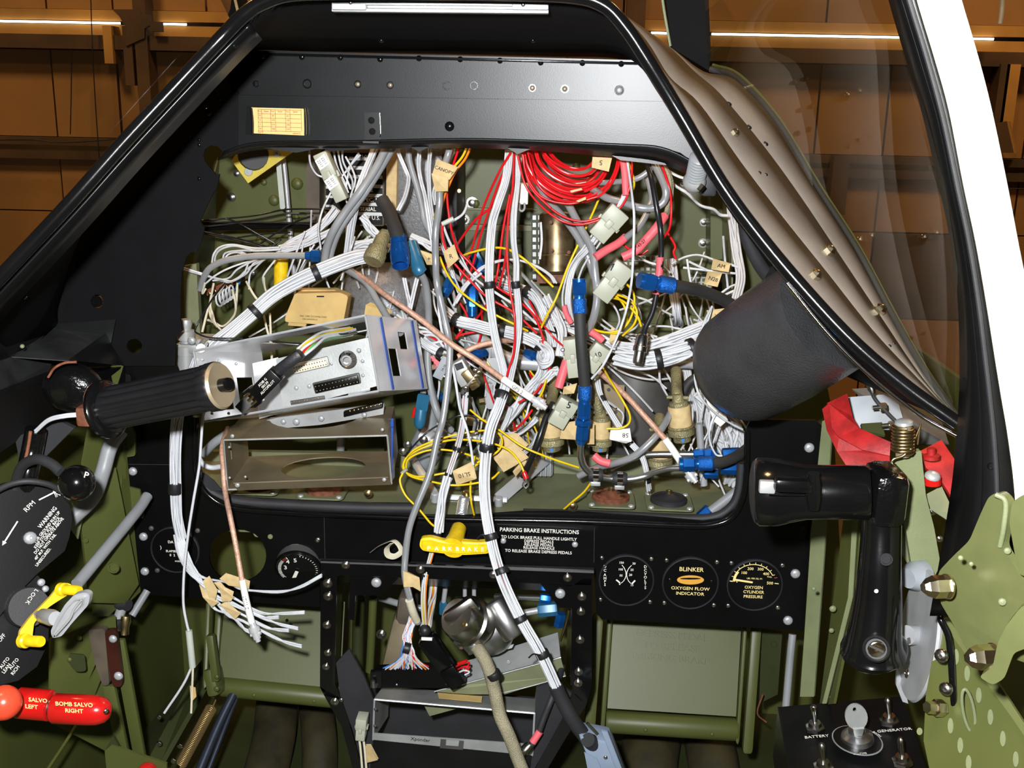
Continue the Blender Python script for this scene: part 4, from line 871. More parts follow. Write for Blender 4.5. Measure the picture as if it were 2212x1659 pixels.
qs('label_panel', [(1262, 1625, .968), (1290, 1640, .9675), (1310, 1690, .9675), (1275, 1690, .968)], 'grey_blue', gp, t=.001)
# thin loom with red, over the park brake
tl = thing('thin_loom', 'thin white loom with a red wire running down behind the yellow brake handle', 'wire loom', P(918, 1352, 1.05))
bundle(tl, [(1010, 790, 1.16), (1006, 847, 1.14), (1003, 890, 1.13), (997, 930, 1.12), (987, 971, 1.10), (970, 1022, 1.085), (958, 1066, 1.075), (950, 1110, 1.07), (946, 1150, 1.065)], 15, 9, extra=('wire_red', 'wire_red'))
bundle(tl, [(968, 1030, 1.078), (957, 1068, 1.07), (952, 1110, 1.065), (947, 1150, 1.062)], 22, 8)
bundle(tl, [(946, 1150, 1.065), (940, 1170, 1.07), (930, 1205, 1.06), (920, 1246, 1.045), (915, 1296, 1.04), (918, 1352, 1.05)], 14, 8, extra=('wire_red', 'wire_yellow', 'wire_black', 'wire_orange'))
for a, b, w in (((989, 966, 1.1), (986, 975, 1.1), 16), ((970, 1022, 1.085), (967, 1030, 1.085), 16), ((948, 1144, 1.066), (943, 1162, 1.066), 17), ((919, 1240, 1.047), (917, 1250, 1.047), 16), ((1006, 852, 1.14), (1005, 860, 1.14), 17)): band(tl, a, b, w)
# ---------------------------------------------------------------- grey jacketed cable
gcb = thing('grey_cable', 'long smooth grey jacketed cable hanging through the middle of the opening', 'cable', P(901, 1340, 1.05))
tube('jacket', [(972, 318, 1.14), (966, 340, 1.14), (951, 386, 1.13), (949, 443, 1.13), (941, 500, 1.12), (941, 566, 1.12), (944, 612, 1.11), (951, 647, 1.11), (966, 714, 1.10), (972, 755, 1.10), (967, 828, 1.09), (957, 904, 1.08), (945, 946, 1.07), (928, 1022, 1.06), (898, 1098, 1.05), (883, 1146, 1.045), (876, 1200, 1.04), (874, 1240, 1.035), (882, 1280, 1.035), (890, 1310, 1.04), (903, 1345, 1.05)], 7.5, 'wire_silver', gcb, n=12)
tube('sleeve', [(884, 1296, 1.034), (892, 1322, 1.04), (900, 1340, 1.048)], 9.5, 'wire_cream', gcb, n=12)
qs('paper_tag', [(871, 1233, 1.028), (884, 1237, 1.024), (906, 1248, 1.03), (909, 1278, 1.03), (892, 1268, 1.026), (872, 1268, 1.028)], 'tan', gcb, t=.0008)
# ---------------------------------------------------------------- taped white loom from the plug at upper middle down to the tray
l1 = loom('thick taped white loom sloping from a round plug down into the shiny tray', [(800, 551, 1.16), (760, 560, 1.15), (700, 583, 1.14), (640, 610, 1.13), (589, 640, 1.12), (545, 678, 1.11), (500, 715, 1.10), (462, 745, 1.09), (435, 775, 1.08), (425, 800, 1.07)], 34, 26, tapes=(.26, .55), wild=.15)
ph = thing('cannon_plug', 'dull khaki round multi-pin plug at the top of the taped white loom', 'plug', P(815, 565, 1.15))
lathe('shell', P(805, 566, 1.14), P(826, 515, 1.16), [(0, S(21)), (.08, S(24)), (.34, S(24)), (.36, S(22)), (.55, S(22)), (.58, S(17)), (1, S(16))], 'braid_olive', ph, n=24)
lathe('clamp', P(826, 518, 1.16), P(834, 500, 1.165), [(0, S(16)), (1, S(12))], 'braid_olive', ph, n=16)
# left hanging loom
ll = thing('hanging_loom', 'white loom hanging out at the panel edge and fanning into tagged wire ends', 'wire loom', P(500, 1390, 1.0))
bundle(ll, [(392, 880, 1.02), (384, 906, 1.02), (378, 975, 1.02), (378, 1051, 1.02), (382, 1115, 1.02), (391, 1165, 1.02)], 27, 24)
band(ll, (378, 1043, 1.02), (378, 1066, 1.02), 27)
fan = [(658, 1323, 560, 1322, 490, 1290), (602, 1333, 560, 1330, 486, 1300), (644, 1358, 570, 1335, 490, 1306), (624, 1362, 570, 1352, 490, 1316), (652, 1396, 590, 1375, 510, 1340), (540, 1365, 520, 1350, 480, 1325), (695, 1243, 600, 1278, 510, 1272)]
for i, (x, y, mx, my, qx, qy) in enumerate(fan):
    for k in (0, 1, 2):
        dx = (k - 1) * 2.2
        pts = [(386 + i * 2.5 - 8 + dx, 1155, 1.02), (398 + i * 3 - 10 + dx, 1200, 1.015 - k * .002), (424 + i * 2.6 - 8 + dx, 1244, 1.012), (qx - 20 + dx, qy - 14, 1.008), (qx + 14, qy + k, 1.005)] + [(mx + math.sin(k * 2.1 + q * 5) * 1.2, my + math.cos(k * 2.1 + q * 5) * 2.2, 1.002) for q in (0,)] + [((mx + x) / 2, (my + y) / 2 + math.cos(k * 2.1 + 3) * 2 + (8 if i == 6 else 3), 1.0), (x, y + (k - 1) * 2.4, .998)]
        tube('wire', pts, 2.3, 'wire_white', ll, n=6, k=5)
for i, (pts, tx) in enumerate((([(430, 1262), (445, 1278), (472, 1302), (458, 1312), (438, 1290)], 0), ([(438, 1255), (452, 1244), (470, 1275), (464, 1300), (450, 1290)], 1), ([(472, 1262), (505, 1278), (500, 1298), (480, 1300)], 1), ([(474, 1306), (490, 1300), (520, 1325), (508, 1338)], 0), ([(474, 1250), (488, 1238), (540, 1255), (538, 1272), (494, 1265)], 0), ([(462, 1258), (496, 1300), (506, 1290), (476, 1256)], 1))):
    qs('paper_tag', [(x, y, .996 + .002 * (q % 2)) for q, (x, y) in enumerate(pts)], 'tan', ll, t=.0006)
# NAV coax
def coax(lab, braid, sleeve, tip, text=None, name='coax_cable', r=6):
    t = thing(name, lab, 'coaxial cable', P(*tip[1][:2], tip[1][2]))
    tube('braid', braid, r, 'braid', t, n=12, k=10)
    tube('sleeve', sleeve, r + 2, 'paper', t, n=14)
    A_, B_ = P(*tip[0]), P(*tip[1]); q = S(1, A_.y)
    lathe('ferrule', A_, B_, [(0, q * 7), (.25, q * 8), (.27, q * 13), (.5, q * 13), (.52, q * 9), (.85, q * 9), (.87, q * 6), (1, q * 6), (1, q * 3)], 'alu_bright', t, n=18)
    d = (B_ - A_).normalized(); s = d.cross(V((0, 1, 0))).normalized()
    for k in (-1, 1): lathe('bayonet_lug', A_.lerp(B_, .62), A_.lerp(B_, .62) + s * k * q * 13, [(0, q * 4), (1, q * 4)], 'alu_bright', t, n=10)
    if text:
        a, b = path3(sleeve)[0], path3(sleeve)[-1]; xd = (b - a).normalized(); yd = V((0, -1, 0)).cross(xd) * -1
        txt(t, text, (a + b) / 2 - V((0, S(r + 2.6, a.y), 0)), xd, yd if yd.dot(V((0, 0, 1))) > 0 or abs(yd.z) < .3 else -yd, S(8, a.y), 'ink')
    return t
coax('copper braided coax with white NAV sleeve hanging in front of the open gauge hole', [(492, 925, 1.12), (480, 965, 1.075), (482, 1010, 1.055), (486, 1060, 1.04), (497, 1115, 1.015), (507, 1165, 1.005), (516, 1215, 1.0), (524, 1260, .995)], [(523, 1252, .995), (532, 1298, .992), (544, 1345, .99)], ((544, 1343, .99), (558, 1386, .987)), 'NAV 2')
coax('copper braided coax with white GPS sleeve crossing the middle of the tangle', [(700, 556, 1.25), (745, 578, 1.2), (789, 603, 1.16), (837, 640, 1.13), (913, 693, 1.11), (974, 742, 1.09), (1027, 776, 1.08), (1088, 820, 1.06)], [(1086, 818, 1.06), (1118, 840, 1.055), (1150, 861, 1.05)], ((1148, 860, 1.05), (1180, 882, 1.045)), 'GPS 2')
coax('copper braided coax slanting across the dark drum to a blue hose end', [(1180, 720, 1.3), (1240, 760, 1.2), (1297, 806, 1.16), (1354, 857, 1.13), (1397, 904, 1.11), (1438, 950, 1.09)], [(1436, 948, 1.09), (1452, 970, 1.088), (1472, 1000, 1.085)], ((1482, 1014, 1.08), (1504, 1042, 1.075)))
tag(tube('coax_cable', [(990, 770, 1.18), (1020, 752, 1.18), (1060, 740, 1.18), (1110, 735, 1.2), (1190, 745, 1.22)], 6, 'braid', None, n=12, k=10), 'short copper braided coax passing behind the two white looms', 'coaxial cable')
tag(tube('coax_cable', [(862, 830, 1.17), (900, 815, 1.17), (930, 795, 1.18), (960, 790, 1.2)], 6, 'braid', None, n=12, k=10), 'stub of copper braided coax beside the shiny tray', 'coaxial cable')
# ---------------------------------------------------------------- hoses
h1 = thing('fuel_hose', 'black hose standing upright with blue anodised ends at top and bottom', 'hose', P(1256, 960, 1.07))
tube('hose', [(1252, 668, 1.07), (1254, 720, 1.065), (1258, 775, 1.065), (1264, 840, 1.07)], 12.5, 'hose', h1, n=16)
an_fitting(h1, (1251, 602, 1.075), (1252, 678, 1.07), 16); an_fitting(h1, (1261, 902, 1.07), (1264, 832, 1.07), 16)
lathe('union', P(1261, 902, 1.07), P(1258, 922, 1.07), [(0, S(7)), (1, S(7))], 'blue', h1); hexa('union_nut', P(1260, 906, 1.07), P(1259, 918, 1.07), S(19), 'blue', h1); hexa('tube_nut', P(1259, 920, 1.07), P(1256, 950, 1.07), S(15), 'blue', h1); lathe('tube_sleeve', P(1256, 948, 1.07), P(1255, 960, 1.07), [(0, S(12)), (1, S(8))], 'blue', h1)
ft = thing('fuel_tube', 'bent bare aluminium tube clamped above the shock mounts', 'tube', P(1330, 1040, 1.09))
tube('tube', [(1255, 955, 1.07), (1254, 985, 1.075), (1262, 1008, 1.08), (1284, 1026, 1.085), (1320, 1034, 1.09), (1360, 1035, 1.09), (1395, 1028, 1.09), (1420, 1018, 1.085), (1445, 1012, 1.08), (1472, 1011, 1.075)], 7.5, 'alu', ft, n=14)
for (x, y, s) in ((1287, 1026, -1), (1339, 1034, 1)):
    c = P(x, y, 1.086); lathe('clamp_cushion', c - V((S(16), 0, 0)), c + V((S(16), 0, 0)), [(0, S(12)), (.2, S(15)), (.8, S(15)), (1, S(12))], 'rubber', ft, n=18); lathe('clamp_band', c - V((S(6), 0, 0)), c + V((S(6), 0, 0)), [(0, S(16)), (1, S(16))], 'chrome', ft, n=18)
    cbox('clamp_tab', c - V((0, -.002, S(20))), (S(22), 0, 0), (0, .008, 0), (0, 0, S(10)), 'alu_dull', ft, .001); screw(ft, c - V((0, .005, S(26))), 6, 'steel', 'hex', (0, -.4, -1), 'bolt')
h2 = thing('vacuum_hose', 'black hose with a bright blue end reaching out from behind the crinkle-finish hood', 'hose', P(1450, 630, 1.05))
tube('hose', [(1448, 616, 1.05), (1485, 622, 1.06), (1530, 634, 1.08), (1575, 655, 1.1), (1620, 690, 1.12)], 13, 'hose', h2, n=16); an_fitting(h2, (1380, 605, 1.04), (1456, 618, 1.05), 19)
h3 = thing('vacuum_hose', 'black hose with a dark blue end on the aluminium fuel tube', 'hose', P(1500, 1005, 1.07))
tube('hose', [(1532, 1001, 1.07), (1565, 997, 1.08), (1600, 980, 1.1), (1630, 955, 1.14)], 12, 'hose', h3, n=16); an_fitting(h3, (1467, 1003, 1.07), (1540, 1001, 1.07), 17)
h4 = thing('return_tube', 'straight aluminium tube with blue unions running behind the clamped tube', 'tube', P(1400, 985, 1.15))
tube('tube', [(1320, 1012, 1.16), (1360, 992, 1.15), (1400, 982, 1.14), (1500, 981, 1.13)], 7, 'alu', h4, n=12)
for x0, x1, r in ((1497, 1520, 11), (1520, 1546, 13), (1560, 1600, 14)): hexa('union_nut', P(x0, 981, 1.13), P(x1, 979, 1.13), S(r), 'blue', h4)
for x0, x1, y, r in ((1520, 1550, 1021, 12), (1556, 1604, 1010, 15), (1536, 1546, 985, 18)): hexa('tee_nut', P(x0, y, 1.12), P(x1, y + 2, 1.12), S(r), 'blue', h4)
lathe('vertical_tube', P(1510, 915, 1.16), P(1520, 1048, 1.16), [(0, S(8)), (1, S(9))], 'alu_paint', h4)
h5 = thing('duct_fitting', 'grey sleeved hose with a blue end tucked into the corner of the cut-out', 'hose', P(1530, 1118, 1.14))
tube('sleeve', [(1530, 1108, 1.14), (1570, 1078, 1.14), (1605, 1050, 1.14)], 11, 'wire_grey', h5); hexa('nut', P(1512, 1120, 1.14), P(1534, 1100, 1.14), S(15), 'blue', h5)
h6 = thing('static_tube', 'bent aluminium tube with a bright blue nut ending beside the grey cable', 'tube', P(440, 615, 1.2))
tube('tube', [(432, 625, 1.25), (440, 600, 1.24), (455, 578, 1.23), (490, 562, 1.22), (550, 553, 1.21), (610, 552, 1.2), (668, 552, 1.19)], 7, 'alu_paint', h6, n=12); hexa('nut', P(672, 552, 1.19), P(692, 553, 1.19), S(15), 'blue', h6); lathe('sleeve', P(660, 552, 1.19), P(674, 552, 1.19), [(0, S(9)), (1, S(10))], 'blue', h6)
h7 = thing('vent_hose', 'flattened grey-green hose bending down into a blue open socket', 'hose', P(865, 560, 1.12))
tube('hose', [(825, 432, 1.16), (838, 455, 1.15), (852, 490, 1.13), (862, 520, 1.12)], 15, 'hose', h7, n=16)
lathe('socket', P(861, 512, 1.125), P(865, 574, 1.10), [(0, S(17)), (.2, S(19)), (.3, S(17)), (.35, S(20)), (.9, S(20)), (1, S(18)), (1, S(15)), (.7, S(12)), (.7, .0004)], 'blue', h7, n=20); hexa('nut', P(863, 540, 1.112), P(864, 562, 1.107), S(21), 'blue', h7)
h8 = thing('capped_fitting', 'dark blue plastic capped elbow fitting below the blue open socket', 'fitting', P(900, 590, 1.16))
tube('cap', [(888, 528, 1.16), (896, 552, 1.15), (904, 580, 1.14), (908, 588, 1.14)], 15, 'blue_cap', h8, n=16); tube('hose', [(905, 585, 1.15), (918, 610, 1.16), (924, 650, 1.17), (926, 700, 1.18), (924, 780, 1.17), (930, 840, 1.16), (944, 890, 1.15), (960, 920, 1.16)], 8, 'wire_grey', h8, n=12)
h9 = thing('capped_fitting', 'dark blue cap with red pin near the corner of the trays', 'fitting', P(908, 920, 1.15))
hexa('cap_nut', P(916, 852, 1.15), P(910, 888, 1.145), S(16), 'blue_cap', h9); lathe('cap', P(910, 884, 1.145), P(905, 926, 1.14), [(0, S(14)), (.5, S(14)), (.85, S(12)), (1, S(6))], 'blue_cap', h9, n=18); lathe('red_pin', P(896, 880, 1.14), P(892, 900, 1.14), [(0, S(3)), (1, S(4))], 'red', h9, n=10)
for lab, a, b, r, Y in (('round bright blue plug end facing out beside the grey cable', (974, 605), (964, 628), 14, 1.2), ('blue hex fitting on a grey pipe behind the white looms', (1020, 612), (1020, 664), 14, 1.22), ('blue hex nut on a pale pipe next to the copper braid', (1012, 768), (1038, 764), 13, 1.2), ('blue fitting deep behind the crossing red wires', (1020, 545), (1040, 580), 14, 1.3), ('small blue cap peeping out below the grey cable', (945, 850), (958, 862), 10, 1.22), ('blue end cap on the pale grey pipe', (1136, 762), (1155, 770), 12, 1.22)):
    t = thing('blue_fitting', lab, 'fitting', P(*b, Y), 'blue anodised pipe fittings'); hexa('nut', P(*a, Y), P(*b, Y - .01), S(r), 'blue', t); lathe('collar', P(*b, Y - .01), P(b[0] + (b[0] - a[0]) * .4, b[1] + (b[1] - a[1]) * .4, Y - .014), [(0, S(r * .8)), (1, S(r * .7))], 'blue', t)
tag(tube('grey_pipe', [(1010, 700, 1.25), (1040, 735, 1.24), (1075, 765, 1.23), (1110, 780, 1.22), (1165, 786, 1.22)], 16, 'alu_paint', None, n=16), 'pale grey pipe running behind the white looms', 'pipe')
tag(tube('grey_pipe', [(1018, 660, 1.24), (1020, 700, 1.25), (1012, 760, 1.26)], 12, 'alu_dull', None, n=14), 'short grey pipe below the blue hex fitting', 'pipe')
tag(tube('cross_tube', [(1000, 905, 1.26), (1060, 915, 1.25), (1150, 925, 1.25)], 12, 'brass', None, n=14), 'dull brass cross tube behind the yellow wire loops', 'pipe')
tag(tube('cross_tube', [(940, 925, 1.22), (980, 940, 1.21), (1060, 948, 1.21), (1130, 950, 1.22)], 8, 'alu_paint', None, n=12), 'pale tube curving under the yellow wire loops', 'pipe')
# BNC on black cable
bn = thing('coax_plug', 'silver bayonet coax plug hanging on a black cable with a pink sleeve', 'plug', P(1378, 790, 1.07))
tube('cable', [(1390, 330, 1.15), (1397, 352, 1.14), (1408, 390, 1.12), (1419, 452, 1.11), (1427, 500, 1.11), (1428, 560, 1.10), (1424, 600, 1.10), (1417, 640, 1.095), (1409, 675, 1.09), (1394, 708, 1.085), (1389, 730, 1.08)], 6, 'wire_black', bn, n=10)
tube('shrink_sleeve', [(1426, 555, 1.10), (1424, 590, 1.10), (1417, 636, 1.096)], 8, 'pink', bn, n=12)
q = S(1, 1.08); lathe('shell', P(1388, 722, 1.08), P(1377, 786, 1.07), [(0, q * 9), (.08, q * 13), (.4, q * 13.5), (.42, q * 15), (.58, q * 15), (.6, q * 11), (.95, q * 11), (1, q * 9), (1, q * 5)], 'steel', bn, n=20)
# ---------------------------------------------------------------- red coil
rc = thing('red_wire_coil', 'coil of bright red wire tucked under the shroud lip', 'wire coil', P(1238, 440, 1.15))
for i in range(17):
    f = i / 16; rx = 50 + 50 * f + random.uniform(-5, 5); ry = 40 + 68 * f + random.uniform(-6, 6); cx = 1236 + random.uniform(-5, 5); cy = 322 + f * 6; Yc = 1.155 + random.uniform(-.02, .02)
    w = [P(cx + rx * math.cos(a), cy + ry * math.sin(a) + 6 * math.sin(2 * a), Yc + .015 * math.sin(a + i)) for a in [2 * math.pi * k / 18 for k in range(18)]]
    vv, ff = tube_geo(catmull(w, 4, True), S(2.7, 1.15), 7, True); mk('loop', vv, ff, 'wire_red', rc)
for pts in ([(1128, 335, 1.13), (1150, 400, 1.13), (1200, 458, 1.13), (1262, 478, 1.13), (1325, 452, 1.13), (1352, 400, 1.13), (1358, 340, 1.14)], [(1118, 335, 1.13), (1140, 410, 1.13), (1200, 470, 1.12), (1262, 484, 1.12), (1338, 450, 1.12), (1362, 395, 1.12), (1366, 340, 1.14)],
            [(1130, 335, 1.12), (1138, 380, 1.12), (1170, 425, 1.12), (1230, 440, 1.12), (1290, 425, 1.12)], [(1140, 330, 1.12), (1160, 395, 1.11), (1200, 430, 1.11), (1260, 436, 1.12)]):
    tube('loop', pts, 2.4, 'wire_red', rc, n=7)
qs('paper_tag', [(1280, 339, 1.10), (1322, 341, 1.10), (1315, 371, 1.10), (1278, 362, 1.10)], 'tan', rc, t=.0006)
ptxt(rc, '5', 1298, 351, 1.0985, 10, 'ink', rot=180)
for pts in ([(1231, 412, 1.1), (1256, 406, 1.1), (1258, 410, 1.1), (1234, 416, 1.1)], [(1244, 434, 1.1), (1265, 425, 1.1), (1266, 431, 1.1), (1250, 437, 1.1)]): qs('paper_tag', pts, 'tan', rc, t=.0006)
# red singles
reds = [[(1103, 330, 1.16), (1076, 376, 1.17), (1046, 443, 1.19), (1032, 490, 1.2), (1019, 538, 1.21), (995, 604, 1.22)], [(1096, 380, 1.18), (1067, 441, 1.19), (1027, 475, 1.2), (987, 530, 1.22), (960, 580, 1.25)], [(1098, 350, 1.17), (1076, 400, 1.18), (1051, 471, 1.19), (1038, 509, 1.2), (1017, 585, 1.21), (990, 650, 1.22), (975, 720, 1.24)],
        [(1110, 325, 1.16), (1108, 400, 1.15), (1099, 462, 1.14), (1095, 538, 1.13), (1101, 623, 1.12), (1112, 690, 1.115), (1110, 760, 1.1), (1098, 800, 1.09), (1092, 830, 1.08)], [(1101, 420, 1.18), (1086, 500, 1.18), (1078, 566, 1.18), (1069, 614, 1.18), (1050, 660, 1.2), (1020, 700, 1.22)],
        [(991, 320, 1.17), (975, 370, 1.16), (966, 410, 1.16), (968, 452, 1.16), (976, 500, 1.16), (990, 540, 1.17), (1012, 565, 1.17), (1040, 595, 1.17), (1080, 625, 1.17), (1120, 650, 1.16), (1155, 685, 1.15), (1175, 735, 1.14)], [(955, 480, 1.15), (957, 520, 1.15), (975, 560, 1.15), (1010, 600, 1.15), (1050, 640, 1.15), (1110, 675, 1.15), (1160, 720, 1.15)],
        [(1128, 330, 1.12), (1135, 370, 1.12), (1150, 410, 1.12), (1190, 450, 1.12)], [(1427, 350, 1.13), (1444, 400, 1.12), (1450, 440, 1.12), (1447, 490, 1.12), (1432, 515, 1.13)], [(1400, 540, 1.16), (1380, 550, 1.16), (1355, 535, 1.16), (1340, 520, 1.16)], [(985, 640, 1.2), (1010, 690, 1.2), (985, 730, 1.2), (1000, 722, 1.2), (1060, 712, 1.2)], [(1170, 735, 1.16), (1190, 765, 1.16), (1185, 800, 1.15), (1160, 845, 1.13), (1120, 870, 1.13)],
        [(1094, 540, 1.13), (1088, 580, 1.14), (1078, 620, 1.15)], [(1440, 500, 1.2), (1458, 530, 1.2), (1455, 545, 1.2), (1460, 560, 1.2)], [(1150, 885, 1.1), (1130, 912, 1.1), (1110, 930, 1.11)]]
for p in reds: wr_('single red wire in the tangle behind the cut-out', 'wire_red', 2.6, p, group='loose red wires')
ryw = wr_('single yellow wire paired with a red one under a tan tag', 'wire_yellow', 2.6, [(1008, 320, 1.15), (998, 340, 1.14), (978, 365, 1.13), (963, 395, 1.13), (953, 425, 1.14), (938, 470, 1.16)])
wr_('orange wire beside the yellow wire under a tan tag', 'wire_orange', 2.6, [(1016, 320, 1.16), (1004, 345, 1.15), (984, 370, 1.145), (970, 400, 1.145), (960, 425, 1.15), (945, 480, 1.17)])
# yellow singles
yel = [[(1000, 552, 1.2), (1020, 545, 1.19), (1060, 536, 1.18), (1095, 538, 1.17), (1130, 558, 1.16), (1165, 590, 1.16), (1195, 620, 1.16)], [(950, 555, 1.16), (965, 590, 1.15), (990, 625, 1.14), (1035, 660, 1.13), (1070, 680, 1.13), (1110, 700, 1.13), (1140, 715, 1.14)], [(1308, 395, 1.18), (1284, 452, 1.17), (1262, 500, 1.16), (1227, 576, 1.15), (1203, 640, 1.14), (1184, 676, 1.14), (1169, 708, 1.15)], [(1355, 345, 1.15), (1364, 370, 1.14), (1370, 395, 1.14), (1366, 415, 1.15)],
       [(1335, 605, 1.15), (1355, 615, 1.14), (1370, 640, 1.13), (1365, 680, 1.13), (1345, 710, 1.13), (1310, 718, 1.13), (1275, 710, 1.14)], [(1300, 635, 1.15), (1330, 640, 1.14), (1350, 665, 1.13), (1352, 700, 1.13), (1330, 720, 1.13), (1295, 715, 1.14)], [(1310, 642, 1.15), (1345, 650, 1.13), (1375, 680, 1.12), (1385, 705, 1.12)], [(1315, 632, 1.15), (1355, 645, 1.13), (1375, 670, 1.12), (1370, 700, 1.12), (1345, 725, 1.13)],
       [(1303, 795, 1.15), (1320, 825, 1.12), (1345, 865, 1.1), (1360, 895, 1.1), (1358, 915, 1.1), (1340, 925, 1.1), (1310, 926, 1.1)], [(1240, 880, 1.1), (1150, 1000, 1.1)], [(960, 700, 1.2), (975, 720, 1.2), (980, 735, 1.2)], [(1015, 885, 1.12), (1040, 905, 1.12), (1080, 930, 1.11), (1130, 965, 1.1), (1190, 990, 1.1), (1250, 1010, 1.11)], [(1180, 820, 1.13), (1170, 850, 1.13), (1155, 870, 1.13)],
       [(1025, 985, 1.09), (1018, 1030, 1.09), (1016, 1060, 1.09), (1018, 1085, 1.09), (1024, 1112, 1.1)], [(1285, 1030, 1.1), (1262, 1062, 1.11), (1235, 1085, 1.12), (1218, 1100, 1.13)], [(870, 1022, 1.085), (864, 1040, 1.08), (876, 1070, 1.075), (905, 1100, 1.07), (930, 1130, 1.07), (944, 1140, 1.07)]]
del yel[9]
for p in yel: wr_('single yellow wire winding through the tangle', 'wire_yellow', 2.5, p, group='loose yellow wires')
yc2 = thing('yellow_wire_coil', 'loose coil of yellow wire with a ring terminal behind the thick white loom', 'wire coil', P(960, 1050, 1.1))
for pts in ([(874, 1018, 1.095), (872, 1000, 1.1), (890, 975, 1.11), (930, 955, 1.12), (990, 938, 1.13), (1045, 930, 1.13), (1075, 935, 1.12), (1085, 955, 1.11), (1075, 975, 1.1), (1050, 990, 1.095), (1030, 1000, 1.09)], [(874, 1018, 1.095), (870, 1005, 1.1), (882, 985, 1.11), (920, 965, 1.12), (980, 950, 1.12), (1050, 955, 1.11), (1095, 970, 1.1), (1120, 995, 1.09), (1132, 1020, 1.085)], [(875, 1018, 1.095), (890, 1030, 1.09), (930, 1040, 1.085), (975, 1048, 1.08), (1020, 1045, 1.085), (1060, 1035, 1.09), (1078, 1020, 1.1)],
            [(876, 1016, 1.095), (884, 990, 1.11), (930, 972, 1.12), (985, 975, 1.12), (1030, 990, 1.11), (1034, 1000, 1.1), (1015, 1010, 1.1), (960, 1022, 1.09), (905, 1030, 1.09), (878, 1022, 1.095)]): tube('loop', pts, 2.5, 'wire_yellow', yc2, n=7)
tube('tie_knot', [(868, 1022, 1.09), (878, 1014, 1.088)], 4, 'nylon', yc2, n=8)
lathe('terminal_sleeve', P(1131, 1018, 1.085), P(1137, 1034, 1.083), [(0, S(5)), (.2, S(6)), (1, S(6))], 'red', yc2, n=12)
tube('ring_eye', [(1136 + 6 * math.cos(a), 1047 + 7 * math.sin(a), 1.082) for a in [6.283 * i / 10 for i in range(10)]], 2.4, 'alu', yc2, n=6, k=2, closed=True); tube('ring_shank', [(1136, 1033, 1.082), (1137, 1042, 1.082)], 4, 'alu', yc2, n=8, k=2)
# ---------------------------------------------------------------- white single wires and pairs (upper part of the tangle)
WG = 'loose white wires'
def whites(label, z, Y, lines, r=2.2, mat='wire_white', group=WG, name='wire'):
    for i, p in enumerate(lines):
        q = [(x[0], x[1], (x[2] if len(x) > 2 else Y + .006 * math.sin(i * 2.3 + j))) for j, x in enumerate(p)]
        wr_(label, mat, r, q, z, Y, group, name, n=6)
whites('white wire hanging from under the shroud lip by the data plate', ZA, 1.2, [[(1780, 20), (1830, 250), (1900, 400), (1950, 520)], [(1830, 20), (1880, 260), (1950, 420), (1990, 520)], [(1900, 20), (1900, 200), (2000, 400), (2010, 500)], [(2080, 110), (1950, 300), (1830, 450), (1700, 680), (1640, 850), (1620, 1000), (1650, 1200)], [(1930, 150), (2010, 300), (2040, 420), (2000, 560), (1960, 700)], [(1515, 60), (1530, 230), (1600, 350), (1700, 400), (1760, 520)], [(2100, 130), (1990, 250), (1950, 400), (1930, 560)], [(1860, 380), (1920, 470), (1960, 560)], [(1850, 500), (1910, 590), (1950, 680)]])
whites('white wire looping through the corner behind the panel wing', ZA, 1.24, [[(1200, 1180), (900, 1190), (650, 1150), (500, 1180), (430, 1260), (410, 1360)], [(1200, 1200), (900, 1215), (680, 1165), (520, 1200), (450, 1280), (440, 1400)], [(1200, 1205), (950, 1220), (700, 1220), (560, 1250), (530, 1330)], [(1200, 1220), (1000, 1300), (800, 1350), (600, 1420), (450, 1500), (330, 1600)], [(1150, 1260), (900, 1330), (700, 1430), (600, 1530), (420, 1560)], [(1100, 1280), (850, 1400), (700, 1530), (560, 1570), (300, 1480), (60, 1410)], [(1080, 1290), (900, 1350), (800, 1480), (650, 1560), (560, 1555), (280, 1490), (60, 1425)], [(820, 1370), (760, 1500), (600, 1580), (500, 1540)], [(1000, 1320), (900, 1420), (840, 1500), (830, 1659)], [(720, 1230), (800, 1260), (760, 1290), (700, 1270)], [(1150, 1300), (1010, 1480), (990, 1560), (1020, 1659)], [(540, 1330), (600, 1260), (700, 1240), (800, 1280)]])
whites('white wire dropping past the terminal strip', ZD, 1.24, [[(560, 50), (500, 150), (400, 250), (340, 450), (300, 620)], [(430, 60), (390, 300), (420, 420), (450, 520), (520, 600)], [(640, 130), (680, 300), (660, 430), (540, 550), (440, 510), (360, 480)], [(700, 60), (690, 250), (680, 380)], [(800, 40), (870, 170), (940, 270)], [(1000, 0), (1010, 100), (1040, 190)], [(1000, 430), (1040, 600), (1070, 700), (1090, 850), (1090, 1000)], [(1070, 400), (1080, 650), (1090, 900)], [(330, 60), (300, 180), (340, 120)], [(380, 330), (400, 450), (470, 560)]], 2.6, 'wire_cream')
def pair(z, Y, pts, lab='pair of white wires hanging from the shroud lip', r=2.3):
    t = thing('wire_pair', lab, 'wire pair', min(path3(pts, z, Y), key=lambda q: q.z), 'white wire pairs')
    for k in (-1, 1): tube('wire', [(p[0] + k * 13, p[1] + k * 2) + tuple(p[2:]) for p in pts], r, 'wire_white', t, z, Y, n=6)
pair(ZB, 1.22, [(405, 20), (430, 120), (520, 330), (540, 420), (500, 600), (420, 760)])
pair(ZB, 1.2, [(670, 40), (655, 250), (680, 420), (730, 620), (790, 1000), (830, 1250)])
pair(ZB, 1.21, [(790, 40), (770, 300), (780, 600), (820, 900), (850, 1150)])
pair(ZB, 1.23, [(340, 100), (280, 240), (220, 300)])
pair(ZB, 1.19, [(1060, 60), (960, 300), (880, 420), (830, 560), (850, 700)])
